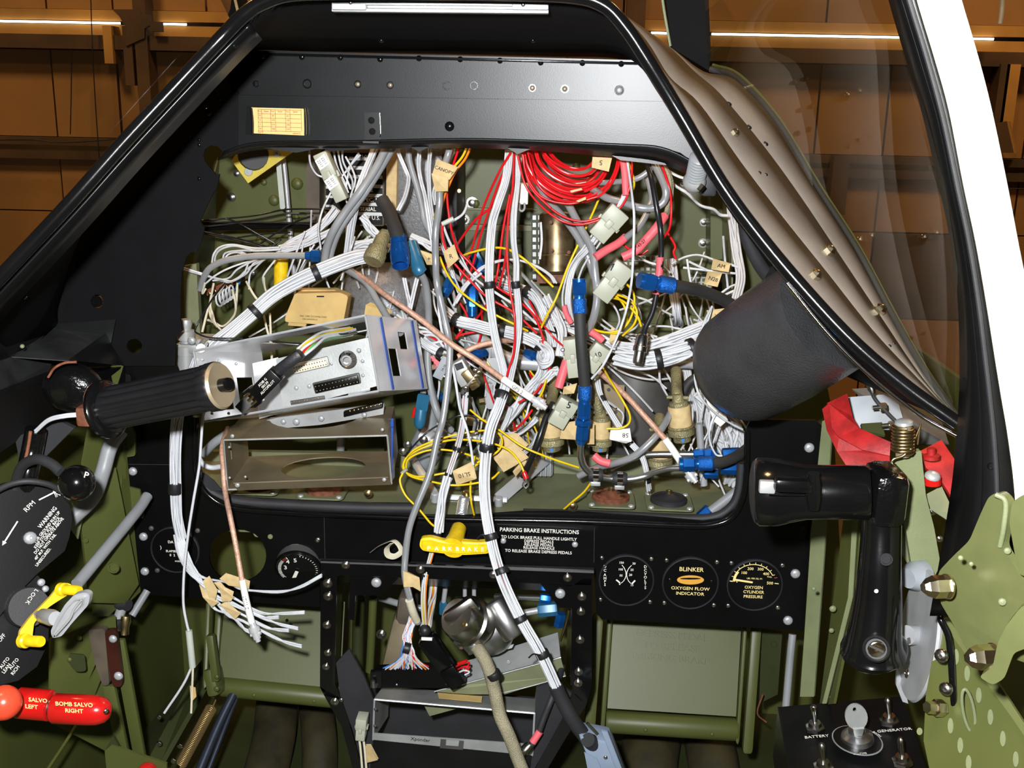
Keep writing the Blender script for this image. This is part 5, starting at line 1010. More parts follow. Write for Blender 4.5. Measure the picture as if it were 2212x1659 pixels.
pair(ZB, 1.22, [(910, 1000), (960, 1200), (1020, 1400), (1080, 1600), (1120, 1700)], 'pair of white wires dropping behind the grey cable')
pair(ZB, 1.17, [(1280, 1500), (1400, 1400), (1600, 1330), (1800, 1330), (2000, 1400), (2150, 1500), (2212, 1590)], 'pair of white wires arching behind the thick white loom')
pair(ZE, 1.2, [(490, 0), (520, 150), (550, 300), (540, 430)], 'pair of white wires dropping toward the D plugs')
pair(ZE, 1.2, [(640, 0), (610, 120), (570, 300), (545, 420)], 'pair of white wires dropping toward the D plugs')
loom('flat white ribbon of wires dropping beside the data plate', [(812, 316, 1.2), (800, 345, 1.19), (785, 382, 1.18), (772, 425, 1.18), (760, 481, 1.19), (752, 538, 1.2), (746, 575, 1.21)], 18, 9, wild=.1)
loom('loose white loom crossing from the data plate to the wing corner', [(1830, 740), (1700, 900), (1500, 1050), (1350, 1130), (1190, 1190)], 20, 11, ZA, 1.23, wild=.5)
loom('loose white loom sagging beside the blue nut', [(1980, 800), (1800, 980), (1600, 1080), (1440, 1150), (1200, 1210)], 16, 8, ZA, 1.22, wild=.6)
for a, b in (((1180, 1170), (1260, 1200)), ((1410, 1110), (1470, 1180))):
    pass
loom('fan of white wires converging on the khaki round plug', [(0, 830), (60, 900), (120, 980), (190, 1060)], 18, 8, ZB, 1.21, wild=.4)
loom('white loom running level behind the khaki plug', [(-100, 1160), (60, 1150), (200, 1140), (330, 1190)], 20, 9, ZB, 1.23, wild=.5)
loom('white loom disappearing behind the blue socket', [(560, 1060), (700, 1120), (820, 1190), (1000, 1230)], 18, 9, ZB, 1.27, wild=.4)
loom('taped loom with grey cover sloping behind the two white looms', [(940, 380, 1.2), (1020, 430, 1.19), (1110, 490, 1.18), (1300, 530, 1.18), (1480, 580, 1.18), (1650, 610, 1.18), (1850, 665, 1.17), (1990, 730, 1.17), (2090, 800, 1.17)], 28, 20, ZE, tapes=(.24, .6, .93), wild=.15)
loom('white loom dropping beside the nylon plugs', [(1500, 20, 1.24), (1700, 90, 1.23), (1850, 140, 1.22), (1960, 210, 1.21), (2060, 380, 1.2), (2120, 520, 1.2), (2170, 650, 1.2), (2190, 780, 1.2)], 24, 15, ZE, tapes=(.35,), wild=.3)
loom('grey-white loop of wires curling under the sloping loom', [(2000, 740, 1.17), (2090, 770, 1.16), (2150, 850, 1.15), (2140, 940, 1.15), (2080, 980, 1.15), (2040, 940, 1.16), (2050, 850, 1.17)], 22, 9, ZE, wild=.5)
loom('white wires flowing down from the loop toward the shelf', [(2090, 950, 1.17), (2050, 1100, 1.17), (1960, 1230, 1.17), (1830, 1400, 1.16), (1700, 1560, 1.16), (1620, 1650, 1.16)], 26, 14, ZE, wild=.6)
loom('white wires sweeping in from beside the nylon plug', [(2250, 1050, 1.14), (2180, 1080, 1.14), (2080, 1170, 1.14), (2000, 1280, 1.15)], 20, 8, ZE, wild=.5)
loom('white loom lying low behind the ring terminal', [(1700, 0, 1.15), (1650, 150, 1.15), (1600, 280, 1.15), (1660, 320, 1.16), (1800, 290, 1.17), (1950, 180, 1.18), (2000, 120, 1.18)], 14, 6, ZG, wild=.5)
loom('white wires bending round into a tan taped plug', [(1750, 560, 1.14), (1850, 520, 1.15), (1950, 420, 1.17), (2020, 300, 1.18)], 13, 6, ZG, wild=.4)
loom('colourful fine wires fanning into the D plugs', [(430, 440, 1.19), (560, 560, 1.18), (700, 640, 1.17), (850, 720, 1.16), (980, 800, 1.15)], 34, 20, ZE, wild=.7, extra=('wire_blue', 'wire_blue', 'wire_red', 'wire_yellow', 'wire_orange', 'wire_grey', 'wire_blue', 'wire_green'))
loom('taped white loom feeding the D plugs', [(520, 560, 1.18), (600, 640, 1.17), (690, 710, 1.16), (780, 780, 1.15), (900, 850, 1.145), (980, 900, 1.14)], 22, 12, ZE, tapes=(.38, .85))
loom('grey-white loom squeezed beside the shiny tray', [(620, 720, 1.2), (650, 850, 1.2), (690, 960, 1.2), (660, 1060, 1.2)], 24, 10, ZE, wild=.4, mat='wire_grey')
# D plugs with gold pins
dp = thing('d_plug', 'grey plastic D plug with gold pins and pink sleeved wires', 'plug', P(960, 810, 1.12))
stick('shell', (945, 815), (968, 770), 22, .012, 'grey_paint', dp, 1.13, 1.13); 
for i in range(5):
    lathe('pin', P(955 + i * 3.2, 764 + i * 3, 1.125), P(964 + i * 3, 776 + i * 3, 1.125), [(0, S(1.6)), (1, S(1.6))], 'gold', dp, n=8); lathe('pink_sleeve', P(930 + i * 4, 770 + i * 6, 1.13), P(950 + i * 3, 786 + i * 5, 1.13), [(0, S(3.5)), (1, S(3.5))], 'pink', dp, n=8)
    lathe('pin', P(949 + i * 3.2, 806 + i * 2.5, 1.125), P(962 + i * 3, 814 + i * 2, 1.125), [(0, S(1.5)), (1, S(1.5))], 'gold', dp, n=8)
txt(dp, '24-10', P(958, 795, 1.1225), P(968, 770, 1.13) - P(945, 815, 1.13), V((-.8, 0, .5)), S(5), 'ink')
dp2 = thing('d_plug', 'metal-shelled D plug with gold contacts below the copper coax', 'plug', P(1010, 840, 1.11))
stick('hood', (985, 780), (1012, 826), 34, .016, 'alu_dull', dp2, 1.12, 1.12); stick('shell', (1004, 800), (1030, 836), 20, .014, 'brass', dp2, 1.11, 1.11); stick('flange', (998, 846), (1038, 796), 6, .02, 'alu', dp2, 1.112, 1.112); stick('label_patch', (984, 794), (1000, 788), 14, .002, 'rubber', dp2, 1.111, 1.111, 0)
for i in range(6): lathe('contact', P(1016 + i * 3, 836 - i * 7, 1.102), P(1026 + i * 3, 832 - i * 7, 1.1), [(0, S(1.8)), (1, S(1.8))], 'gold', dp2, n=8)
screws(dp2, [(1027, 800, 6), (1006, 838, 6)], 1.1, 6, 'steel', 'dome')
# ---------------------------------------------------------------- grey cables, upper left and right
def cable(lab, r, pts, mat='wire_grey', z=Z0, Y=1.2, n=10, group=None): return tag(tube('cable', pts, r, mat, None, z, Y, n=n), lab, 'cable', group)
cable('thick grey cable sweeping down from the shroud lip beside the ribbon', 8.5, [(836, 316, 1.18), (812, 362, 1.17), (780, 412, 1.16), (750, 452, 1.16), (722, 495, 1.16), (706, 535, 1.17), (700, 575, 1.18)])
cable('second thick grey cable lying alongside the ribbon of wires', 8, [(850, 316, 1.19), (824, 360, 1.18), (796, 405, 1.17), (768, 445, 1.17), (735, 492, 1.17), (716, 540, 1.18), (708, 590, 1.19)])
cable('grey corrugated cable hanging in front of the hammertone box', 6.5, [(883, 318, 1.22), (885, 350, 1.22), (901, 405, 1.22), (912, 450, 1.22), (918, 480, 1.22), (940, 520, 1.23)])
cable('grey cable ending beside the shiny tray film strip', 7.5, [(745, 580, 1.19), (790, 610, 1.16), (815, 650, 1.14), (840, 690, 1.12), (866, 720, 1.1)])
cable('pale grey cable winding down behind the smooth grey one', 8, [(918, 620, 1.18), (926, 680, 1.18), (925, 740, 1.18), (922, 790, 1.18), (934, 850, 1.17), (952, 905, 1.17), (975, 930, 1.18)])
cable('grey cable dropping from the film strip to the blue cap', 7, [(924, 770, 1.2), (918, 810, 1.19), (914, 850, 1.18)])
cable('fat grey cable bending in a wide loop under the red coil', 8, [(1408, 345, 1.14), (1424, 375, 1.13), (1438, 410, 1.12), (1434, 435, 1.12), (1412, 449, 1.12), (1380, 448, 1.12), (1345, 437, 1.13), (1310, 427, 1.14), (1280, 408, 1.16)], 'wire_silver')
cable('grey cable passing level through the red coil', 6, [(1190, 400, 1.2), (1230, 402, 1.19), (1280, 396, 1.17), (1330, 393, 1.15), (1375, 386, 1.14), (1405, 365, 1.14), (1412, 345, 1.15)], 'wire_silver')
cable('grey cable falling from the coil to the upright blue hose end', 8, [(1165, 400, 1.19), (1185, 435, 1.18), (1214, 466, 1.17), (1246, 509, 1.16), (1270, 556, 1.15), (1284, 600, 1.15)], 'wire_silver')
cable('grey cable falling beside the nylon plug toward the upright hose', 8.5, [(1222, 430, 1.16), (1240, 465, 1.15), (1258, 500, 1.14), (1279, 540, 1.13), (1286, 595, 1.12), (1290, 640, 1.12), (1284, 680, 1.12), (1272, 712, 1.13)], 'wire_silver')
cable('grey cable curving down into a pink sleeve', 7, [(1398, 380, 1.17), (1408, 425, 1.16), (1398, 458, 1.15), (1380, 490, 1.14), (1350, 515, 1.13)], 'wire_silver')
cable('cream braided cable dropping into a long pink sleeve', 5, [(1420, 345, 1.15), (1444, 380, 1.14), (1446, 420, 1.14), (1440, 455, 1.14), (1432, 472, 1.13)], 'braid_tan')
cable('cream braided cable doubling the first one', 4.5, [(1432, 352, 1.15), (1450, 390, 1.15), (1448, 440, 1.15), (1438, 470, 1.14)], 'braid_tan')
cable('grey cable rising from a red sleeve over the shelf', 8, [(1250, 1028, 1.14), (1290, 1010, 1.13), (1330, 1000, 1.11), (1370, 985, 1.1), (1405, 955, 1.1), (1430, 925, 1.11), (1450, 890, 1.13)], 'wire_silver')
cable('dark rubber cable curling behind the tan taped plug', 10, [(1475, 850, 1.2), (1490, 825, 1.2), (1515, 815, 1.2), (1545, 835, 1.2), (1565, 880, 1.2)], 'rubber')
cable('grey pipe-like cable behind the crinkle hood', 9, [(1440, 790, 1.22), (1490, 788, 1.21), (1540, 800, 1.2), (1600, 820, 1.2)])
cable('black cable running down past the ring terminal', 7, [(1195, 870, 1.13), (1180, 900, 1.12), (1165, 945, 1.11), (1150, 985, 1.11), (1130, 1030, 1.12)], 'wire_black')
cable('white jacketed cable curving at the corner behind the brown tray', 6, [(420, 920, 1.12), (424, 970, 1.12), (436, 1000, 1.12), (455, 1010, 1.12), (478, 1008, 1.13)], 'wire_white')
cable('thick dark grey cable poking out above the brown tray corner', 10, [(440, 980, 1.13), (465, 955, 1.12), (495, 935, 1.12), (520, 920, 1.13)])
cable('grey pipe standing inside the brown tray', 9, [(738, 930, 1.3), (735, 980, 1.3), (732, 1010, 1.3)], 'wire_grey')
# pink sleeves
for lab, pts, r in (('pink heat-shrink sleeve with grey cable going into it', [(1286, 556, 1.12), (1310, 540, 1.125), (1335, 526, 1.13), (1352, 512, 1.135)], 9), ('long pink heat-shrink sleeve with stamped numbers', [(1345, 556, 1.115), (1375, 540, 1.115), (1398, 515, 1.12), (1418, 492, 1.12), (1436, 466, 1.13)], 9.5), ('pink sleeve hanging straight down out of the red coil', [(1346, 345, 1.13), (1350, 380, 1.125), (1352, 422, 1.12)], 7.5),
                    ('red braided sleeve above the plug marked five', [(1224, 780, 1.12), (1216, 805, 1.115), (1206, 838, 1.11)], 10), ('red sleeve peeping out behind the upright hose', [(1275, 716, 1.12), (1290, 726, 1.12), (1302, 736, 1.12)], 8), ('bright red sleeve on the grey cable over the shelf', [(1283, 984, 1.115), (1298, 996, 1.112), (1318, 1001, 1.11)], 9), ('orange-red sleeve beside the upright blue hose end', [(1218, 660, 1.14), (1224, 680, 1.14), (1234, 698, 1.14)], 6)):
    tag(tube('heat_shrink_sleeve', pts, r, 'pink', None, n=12), lab, 'sleeve')
SL = bpy.data.objects['heat_shrink_sleeve.001']
txt(SL, '143-27', P(1384, 527, 1.104), P(1398, 512, 1.11) - P(1372, 540, 1.11), V((-.7, 0, .7)), S(6), 'ink')
# nylon plugs
nylon_plug('translucent nylon plug under the red coil', (1342, 452), (1288, 512), 46, 1.12)
nylon_plug('translucent nylon plug inked with a seven', (1352, 570), (1296, 642), 46, 1.12, text='7', h=15, rot=0, tpos=(1322, 578))
nylon_plug('tall translucent nylon plug behind the upright hose', (1232, 728), (1242, 812), 34, 1.12, text='O', h=9, tpos=(1216, 756), rot=70)
nylon_plug('translucent nylon plug inked with a ten', (1305, 745), (1268, 796), 40, 1.13, text='10', h=11, rot=20, tpos=(1292, 767))
nylon_plug('translucent nylon plug inked with a five', (1232, 862), (1200, 916), 44, 1.11, text='5', h=15, rot=-15, tpos=(1229, 876))
n0 = nylon_plug('long translucent nylon plug with white wire markers', (692, 328), (740, 432), 30, 1.17)
for a in ((694, 340), (714, 384)):
    w = [P(a[0] - 14, a[1] + 8, 1.158), P(a[0] + 6, a[1] - 8, 1.158), P(a[0] + 18, a[1] + 14, 1.158), P(a[0] - 2, a[1] + 28, 1.158)]; sheet('marker_label', w, (0, .0005, 0), 'paper', n0)
    for k in (0, 1): txt(n0, '2211', (w[0].lerp(w[1], .3 + .4 * k) + w[3].lerp(w[2], .3 + .4 * k)) / 2 - V((0, .0005, 0)), w[2] - w[1], w[1] - w[0], S(6), 'ink')
pair(Z0, 1.14, [(1295, 505), (1275, 535), (1255, 560), (1240, 590), (1228, 640), (1232, 690)], 'pair of white wires leaving the nylon plug')
loom('white wires curving down from the nylon plug below the coil', [(1290, 508, 1.13), (1268, 540, 1.14), (1246, 565, 1.15), (1232, 600, 1.15), (1226, 650, 1.15), (1234, 700, 1.16)], 16, 7)
loom('white wires rising out of the pink sleeve at the coil', [(1350, 420, 1.125), (1345, 432, 1.125), (1335, 450, 1.125)], 12, 5)
# ---------------------------------------------------------------- white looms on the shelf side
loom('wide white loom running level to the crinkle hood', [(1330, 768, 1.14), (1380, 780, 1.13), (1430, 774, 1.13), (1480, 758, 1.13), (1530, 735, 1.14), (1580, 705, 1.16)], 40, 26, wild=.5, tapes=(.38, .68))
loom('white loom above the wide one passing behind the silver plug', [(1270, 715, 1.18), (1320, 742, 1.17), (1380, 752, 1.17), (1440, 738, 1.17), (1500, 715, 1.17), (1560, 690, 1.18)], 30, 20, wild=.5)
loom('white wires dropping through a hole in the green web', [(1448, 560, 1.32), (1455, 620, 1.31), (1462, 680, 1.3), (1466, 700, 1.34)], 24, 14, wild=.5)
loom('white wires rising along the corner behind the shroud', [(1575, 400, 1.3), (1582, 480, 1.28), (1592, 540, 1.26), (1600, 600, 1.24), (1590, 650, 1.22)], 22, 14, wild=.3)
loom('white loom standing behind the tan taped plug', [(1480, 780, 1.25), (1492, 850, 1.25), (1506, 900, 1.25), (1520, 960, 1.26)], 24, 14, wild=.4)
loom('fan of white wires falling at the edge of the lower panel', [(1560, 860, 1.2), (1580, 920, 1.2), (1592, 980, 1.2), (1585, 1040, 1.22)], 46, 26, wild=.9)
loom('fan of white wires spreading below the white tag', [(1510, 850, 1.23), (1540, 920, 1.23), (1575, 980, 1.23), (1600, 1030, 1.24)], 36, 18, wild=.9)
loom('taped white loom passing in front of the dark drum', [(1290, 820, 1.17), (1296, 850, 1.16), (1312, 880, 1.15), (1336, 920, 1.14), (1360, 955, 1.13), (1385, 985, 1.125), (1396, 1020, 1.12), (1402, 1058, 1.13)], 13, 6, tapes=(.22, .58, .93))
loom('short white loom between the nylon plugs', [(1180, 640, 1.2), (1200, 680, 1.19), (1215, 720, 1.18), (1210, 770, 1.17)], 22, 12, wild=.4)
loom('white loom passing behind the upright hose', [(1185, 690, 1.22), (1230, 706, 1.21), (1280, 730, 1.2), (1330, 750, 1.2)], 20, 12, wild=.4, tapes=(.2,))
whites('white wire sweeping past the black hose and the hood', Z0, 1.08, [[(1538, 662, 1.1), (1518, 705, 1.08), (1506, 775, 1.07), (1501, 817, 1.07), (1512, 856, 1.07), (1538, 886, 1.08), (1570, 910, 1.09), (1604, 928, 1.1)], [(1536, 668, 1.1), (1514, 752, 1.08), (1516, 817, 1.075), (1532, 854, 1.08), (1560, 878, 1.09), (1592, 889, 1.1)], [(1560, 880, 1.1), (1540, 905, 1.09), (1532, 945, 1.09), (1545, 980, 1.09), (1560, 985, 1.09)]], 2.6)
whites('white wire rising in front of the red coil', Z0, 1.1, [[(1355, 345, 1.12), (1366, 428, 1.1), (1370, 471, 1.09), (1368, 547, 1.08), (1364, 610, 1.08), (1352, 672, 1.08), (1332, 730, 1.08), (1304, 787, 1.08), (1278, 818, 1.09)]], 2.8)
whites('white wire running off to the ribbed grommet', Z0, 1.2, [[(1420, 352), (1440, 367), (1465, 381), (1492, 389)], [(1436, 380), (1460, 402), (1486, 418), (1512, 443), (1541, 452), (1556, 464), (1572, 466)], [(1440, 350), (1470, 360), (1500, 362)]], 3.2)
whites('white wire snaking over the punched grille', Z0, 1.25, [[(1450, 570), (1480, 555), (1510, 551), (1545, 562), (1580, 572), (1604, 580)], [(1476, 578), (1510, 582), (1560, 588), (1604, 592)], [(1488, 565), (1520, 580), (1545, 592)], [(1370, 550), (1400, 566), (1430, 575), (1448, 590)], [(1484, 560), (1490, 600), (1498, 640)], [(1562, 510), (1566, 560), (1572, 620)], [(1555, 635), (1580, 618), (1606, 612)], [(1560, 640), (1585, 628), (1606, 622)]], 2.6)
whites('white wire crossing the gap beside the pale pipe', Z0, 1.22, [[(1320, 632), (1350, 640), (1375, 660), (1384, 690), (1370, 710), (1340, 722)], [(1298, 645), (1325, 660), (1338, 690), (1330, 715)], [(1370, 640), (1400, 650), (1430, 670), (1450, 680)], [(1400, 705), (1440, 705), (1490, 712), (1530, 690)], [(1398, 722), (1420, 728)], [(1320, 785), (1360, 796), (1410, 796), (1450, 790)], [(1370, 800), (1410, 815), (1440, 840)], [(1424, 800), (1426, 825), (1436, 845), (1445, 860)], [(1296, 840), (1306, 860), (1330, 880), (1346, 895), (1342, 920), (1330, 940), (1315, 960), (1310, 1000), (1308, 1020)]], 2.4)
whites('white wire crossing in front of the thin loom', Z0, 1.08, [[(945, 625, 1.13), (950, 690, 1.12), (960, 735, 1.11), (975, 780, 1.1), (985, 830, 1.09), (993, 880, 1.085), (1008, 925, 1.08), (1016, 960, 1.08), (1022, 1004, 1.08)]], 3)
whites('white wire dropping through the crossing red wires', Z0, 1.16, [[(955, 480), (970, 520), (995, 565), (1030, 605), (1075, 635), (1120, 665), (1160, 700)], [(980, 660), (1000, 620), (1020, 600)], [(985, 655), (1010, 615), (1040, 590)], [(1168, 480), (1170, 520), (1166, 560)], [(1160, 840), (1145, 870), (1135, 905)], [(1200, 880), (1190, 900), (1180, 920)], [(1250, 850), (1246, 880)], [(1010, 440), (1000, 462), (980, 476), (960, 485)]], 2.8)
# loose wires deep in the tangle
def filler(lab, x0, y0, x1, y1, n, ang, Y0, Y1, mat='wire_white', r=2.1, length=150):
    for i in range(n):
        x, y = random.uniform(x0, x1), random.uniform(y0, y1); a = math.radians(ang + random.uniform(-35, 35)); Y = random.uniform(Y0, Y1); pts = []
        bend = random.uniform(-.5, .5); L = length * random.uniform(.6, 1.2)
        for k in range(5):
            pts.append((x, y, Y + random.uniform(-.01, .01))); x += math.cos(a) * L / 4; y += math.sin(a) * L / 4; a += bend * .5
        wr_(lab, mat, r, pts, group='loose wires deep in the tangle', n=5)
filler('thin white wire half hidden deep among the looms', 980, 560, 1160, 760, 12, 40, 1.24, 1.32)
filler('thin white wire half hidden behind the nylon plugs', 1160, 640, 1300, 860, 14, 70, 1.22, 1.3)
filler('thin white wire half hidden behind the two radio trays', 640, 480, 860, 640, 12, 120, 1.26, 1.32)
filler('thin white wire half hidden behind the crinkle hood', 1440, 520, 1580, 800, 14, 80, 1.26, 1.36)
filler('thin grey wire half hidden above the equipment shelf', 980, 820, 1220, 930, 10, 60, 1.2, 1.28, 'wire_grey', 3)
filler('thin black wire half hidden deep among the looms', 900, 480, 1150, 720, 7, 45, 1.2, 1.26, 'wire_black', 2)
filler('thin white wire half hidden low beside the dark drum', 1440, 860, 1580, 960, 10, 80, 1.22, 1.3)
filler('', 890, 500, 1130, 780, 16, 65, 1.18, 1.26)
filler('', 960, 740, 1190, 900, 14, 100, 1.18, 1.26, length=120)
filler('', 900, 560, 1140, 760, 8, 30, 1.2, 1.28, 'wire_grey', 4)
filler('', 1280, 660, 1500, 800, 14, 15, 1.18, 1.26)
filler('', 1180, 800, 1300, 880, 10, 95, 1.18, 1.24, length=110)
filler('', 1490, 820, 1590, 960, 12, 80, 1.15, 1.22)
filler('', 640, 440, 800, 560, 12, 110, 1.2, 1.26)
filler('', 960, 600, 1180, 900, 6, 60, 1.16, 1.24, 'wire_yellow', 2)
filler('', 960, 600, 1180, 900, 6, 60, 1.16, 1.24, 'wire_red', 2.2)
# black wires behind the wing
whites('thin black wire strung across behind the panel wing', ZA, 1.3, [[(250, 880), (500, 860), (900, 820), (1220, 755), (1500, 745), (1780, 750)], [(260, 900), (550, 895), (880, 870), (1250, 800), (1520, 790)], [(560, 850), (700, 900), (900, 1010), (1150, 1150)], [(300, 1000), (600, 1060), (900, 1130), (1180, 1220)], [(300, 1020), (620, 1085), (900, 1150), (1150, 1240)], [(1560, 820), (1300, 920), (1020, 1100), (900, 1200), (750, 1380), (600, 1510), (560, 1600)], [(700, 1070), (1000, 1030), (1300, 1010)], [(1200, 1090), (1060, 1200), (960, 1290), (850, 1380)], [(300, 950), (800, 900), (1300, 905), (1560, 925)]], 2, 'wire_black', 'thin black wires')
whites('thin black wire looping over the top of the shiny tray', ZD, 1.05, [[(560, 60), (430, 220), (300, 430), (220, 590), (260, 640), (380, 680), (600, 690), (760, 690)], [(1080, 715), (1300, 740), (1500, 750), (1640, 730)], [(1450, 740), (1700, 640), (1900, 640), (2050, 600)]], 2, 'wire_black', 'thin black wires')
whites('thin black wire threading over the yellow coil', ZG, 1.1, [[(1000, 140), (1100, 100), (1250, 95), (1320, 160), (1300, 280)], [(1000, 170), (850, 220), (700, 330), (560, 480), (500, 560)], [(1220, 440), (1100, 580), (1000, 690), (850, 770)]], 2, 'wire_black', 'thin black wires')
sb = thing('black_rod', 'glossy black control rod crossing behind the panel wing', 'rod', P(550, 495, 1.33)); tube('rod', [(425, 494), (540, 490), (680, 488)], 6, 'black_gloss', sb, Y=1.33, n=12); tube('rod_rib', [(430, 484), (560, 482), (690, 482)], 2.5, 'black_gloss', sb, Y=1.325)
# ---------------------------------------------------------------- taped cannon plugs, tags
def cannon(lab, a, b, r, Y, cable_to=None):
    A_, B_ = P(*a, Y), P(*b, Y); q = S(1, Y); t = thing('taped_plug', lab, 'plug', B_, 'tan taped round plugs')
    lathe('tape', A_, A_.lerp(B_, .58), [(0, q * r * .82), (.06, q * r * .9), (.95, q * r * .92), (1, q * r * .85)], 'tan', t, n=22)
    lathe('coupling_ring', A_.lerp(B_, .56), A_.lerp(B_, .84), [(0, q * r), (.1, q * r * 1.06), (.3, q * r * 1.0), (.4, q * r * 1.06), (.9, q * r * 1.06), (1, q * r * .9)], 'braid_olive', t, n=26)
    lathe('insert', A_.lerp(B_, .84), B_, [(0, q * r * .72), (1, q * r * .7)], 'braid_olive', t, n=20)
    cbox('key_mark', A_.lerp(B_, .92) - V((0, q * r * .72, 0)), (q * 6, 0, 0), (0, .001, 0), (0, 0, q * 8), 'wire_blue', t)
    d = (A_ - B_).normalized(); lathe('clamp_back', A_, A_ + d * q * 26, [(0, q * r * .8), (.3, q * r * .75), (.4, q * r * .5), (1, q * r * .42)], 'braid_olive', t, n=18)
    for s in (-1, 1): lathe('clamp_screw', A_ + d * q * 18 + V((s * q * r * .9, 0, 0)), A_ + d * q * 18 + V((s * q * r * .3, 0, 0)), [(0, q * 4), (1, q * 4)], 'braid_olive', t, n=8)
    if cable_to:
        tube('cable', [(a[0], a[1], Y)] + cable_to, r * .45, 'braid_olive', t, n=12)
cannon('tan taped round plug hanging beside the crinkle hood', (1466, 876), (1474, 952), 27, 1.13, [(1462, 845, 1.14), (1460, 800, 1.17)])
cannon('tan taped round plug behind the plug inked with a five', (1188, 900), (1192, 972), 27, 1.15, [(1190, 870, 1.17), (1200, 820, 1.2)])
cannon('tan taped round plug behind the blue union', (1298, 908), (1296, 972), 24, 1.16, [(1290, 860, 1.16), (1288, 810, 1.19)])
cannon('tan taped round plug under the copper coax end', (1426, 946), (1424, 1016), 27, 1.17, [(1424, 900, 1.2)])
TG = 'tan paper wire tags'
for lab, pts, Y, text, h, rot in (('tan tag folded round the red and yellow wires', [(944, 345), (988, 362), (970, 388), (934, 376)], 1.12, 'CANOPY', 7, -18), ('pale tan tag just below the folded one', [(932, 376), (968, 384), (966, 413), (940, 414)], 1.115, None, 7, 0), ('tan tag at the end of the black wires by the blue cap', [(908, 542), (938, 552), (938, 572), (922, 572)], 1.14, '+', 9, 0), ('tan tag hanging among the crossing red wires', [(958, 545), (980, 530), (990, 560), (968, 580)], 1.13, 'R', 9, 10), ('tan tag reading upside down by the smooth grey cable', [(978, 1020), (1020, 1000), (1028, 1035), (986, 1048)], 1.075, 'SL10', 10, 195), ('crumpled tan tag behind the thick loom', [(1062, 985), (1110, 960), (1140, 990), (1088, 1020)], 1.12, None, 7, 0), ('large tan tag behind the ring terminal', [(1085, 945), (1112, 936), (1140, 962), (1108, 990), (1075, 970)], 1.14, None, 7, 0), ('slim tan tag beside the grey linkage arm', [(1108, 1020), (1132, 992), (1138, 1000), (1114, 1030)], 1.13, None, 7, 0), ('tan tag wrapped round a white wire near the shroud', [(1542, 560), (1578, 570), (1574, 588), (1538, 582)], 1.2, 'AM', 8, -12), ('tan tag with writing below the wrapped one', [(1530, 588), (1560, 590), (1550, 620), (1522, 614)], 1.2, 'N28', 8, -15), ('tan tag marked with a cross beside the hood', [(1528, 672), (1565, 668), (1560, 690), (1534, 700)], 1.12, 'X', 8, 0), ('tan tag wing on one side of the blue union', [(1216, 916), (1246, 912), (1246, 950), (1210, 948)], 1.12, None, 7, 0), ('tan tag wing on the far side of the blue union', [(1270, 918), (1284, 918), (1284, 960), (1266, 960)], 1.11, None, 7, 0), ('tan tag standing upright beside the silver plug', [(1316, 740), (1322, 705), (1334, 730), (1326, 745)], 1.13, None, 7, 0), ('torn tan tag on the colourful wires', [(1218, 838), (1246, 830), (1240, 850), (1216, 852)], 1.1, None, 7, 0)):
    tagflag(lab, pts, Y, text=text, h=h, rot=rot, group=TG)
tagflag('white paper tag marked 58 below the yellow wire end', [(1320, 932), (1360, 928), (1364, 954), (1352, 958), (1318, 950)], 1.1, text='58', h=10, rot=180, mat='paper', tx=(1351, 940))
tagflag('blank white paper tag beside the tan taped plug', [(1526, 862), (1546, 850), (1572, 908), (1556, 922), (1542, 910)], 1.1, mat='paper')
# tan box lid fragment and small stuff
tagflag('tan card tab beside the shiny tray corner', [(790, 660), (800, 655), (844, 672), (836, 690), (786, 688)], 1.14, mat='tan_box')
wb = thing('white_module', 'small white rectangular module behind the thick white loom', 'module', P(1130, 440, 1.2)); cbox('case', P(1131, 418, 1.21), (S(20, 1.2), 0, 0), (0, .02, 0), (0, 0, S(42, 1.2)), 'paper', wb, .0008); tube('wire_loop', [(1122, 438), (1122, 452), (1128, 456), (1133, 450), (1133, 438)], 2.5, 'wire_grey', wb, Y=1.2)
bs = tag(tube('butt_splice', [(955, 484), (980, 472)], 5, 'sleeve_clear', None, Y=1.15, n=10), 'clear crimp splice on a white wire stub', 'splice')
# ribbed grommet
rg = thing('ribbed_grommet', 'grey ribbed rubber grommet clamped beneath the shroud edge', 'grommet', P(1500, 410, 1.0))
A_, B_ = P(1512, 338, 1.0), P(1502, 384, 1.02); pr = []
for i in range(17): pr.append((i / 16, S(21 if i % 2 else 18.5, 1.0)))
lathe('boot', A_, B_, pr, 'wire_grey', rg, n=22, angle=60); lathe('collar', B_, P(1496, 408, 1.03), [(0, S(19)), (.2, S(22)), (.5, S(22)), (.7, S(18)), (1, S(14))], 'alu_dull', rg, n=20); hexa('brass_nut', P(1510, 412, 1.01), P(1520, 400, 1.01), S(7), 'cadmium', rg)
cbox('mount_block', P(1530, 395, 1.04), (S(30), 0, 0), (0, .02, 0), (0, 0, S(50)), 'rubber', rg, .003)
screws(rg, [(1521, 340, 5)], .99, 5, 'steel', 'dome')
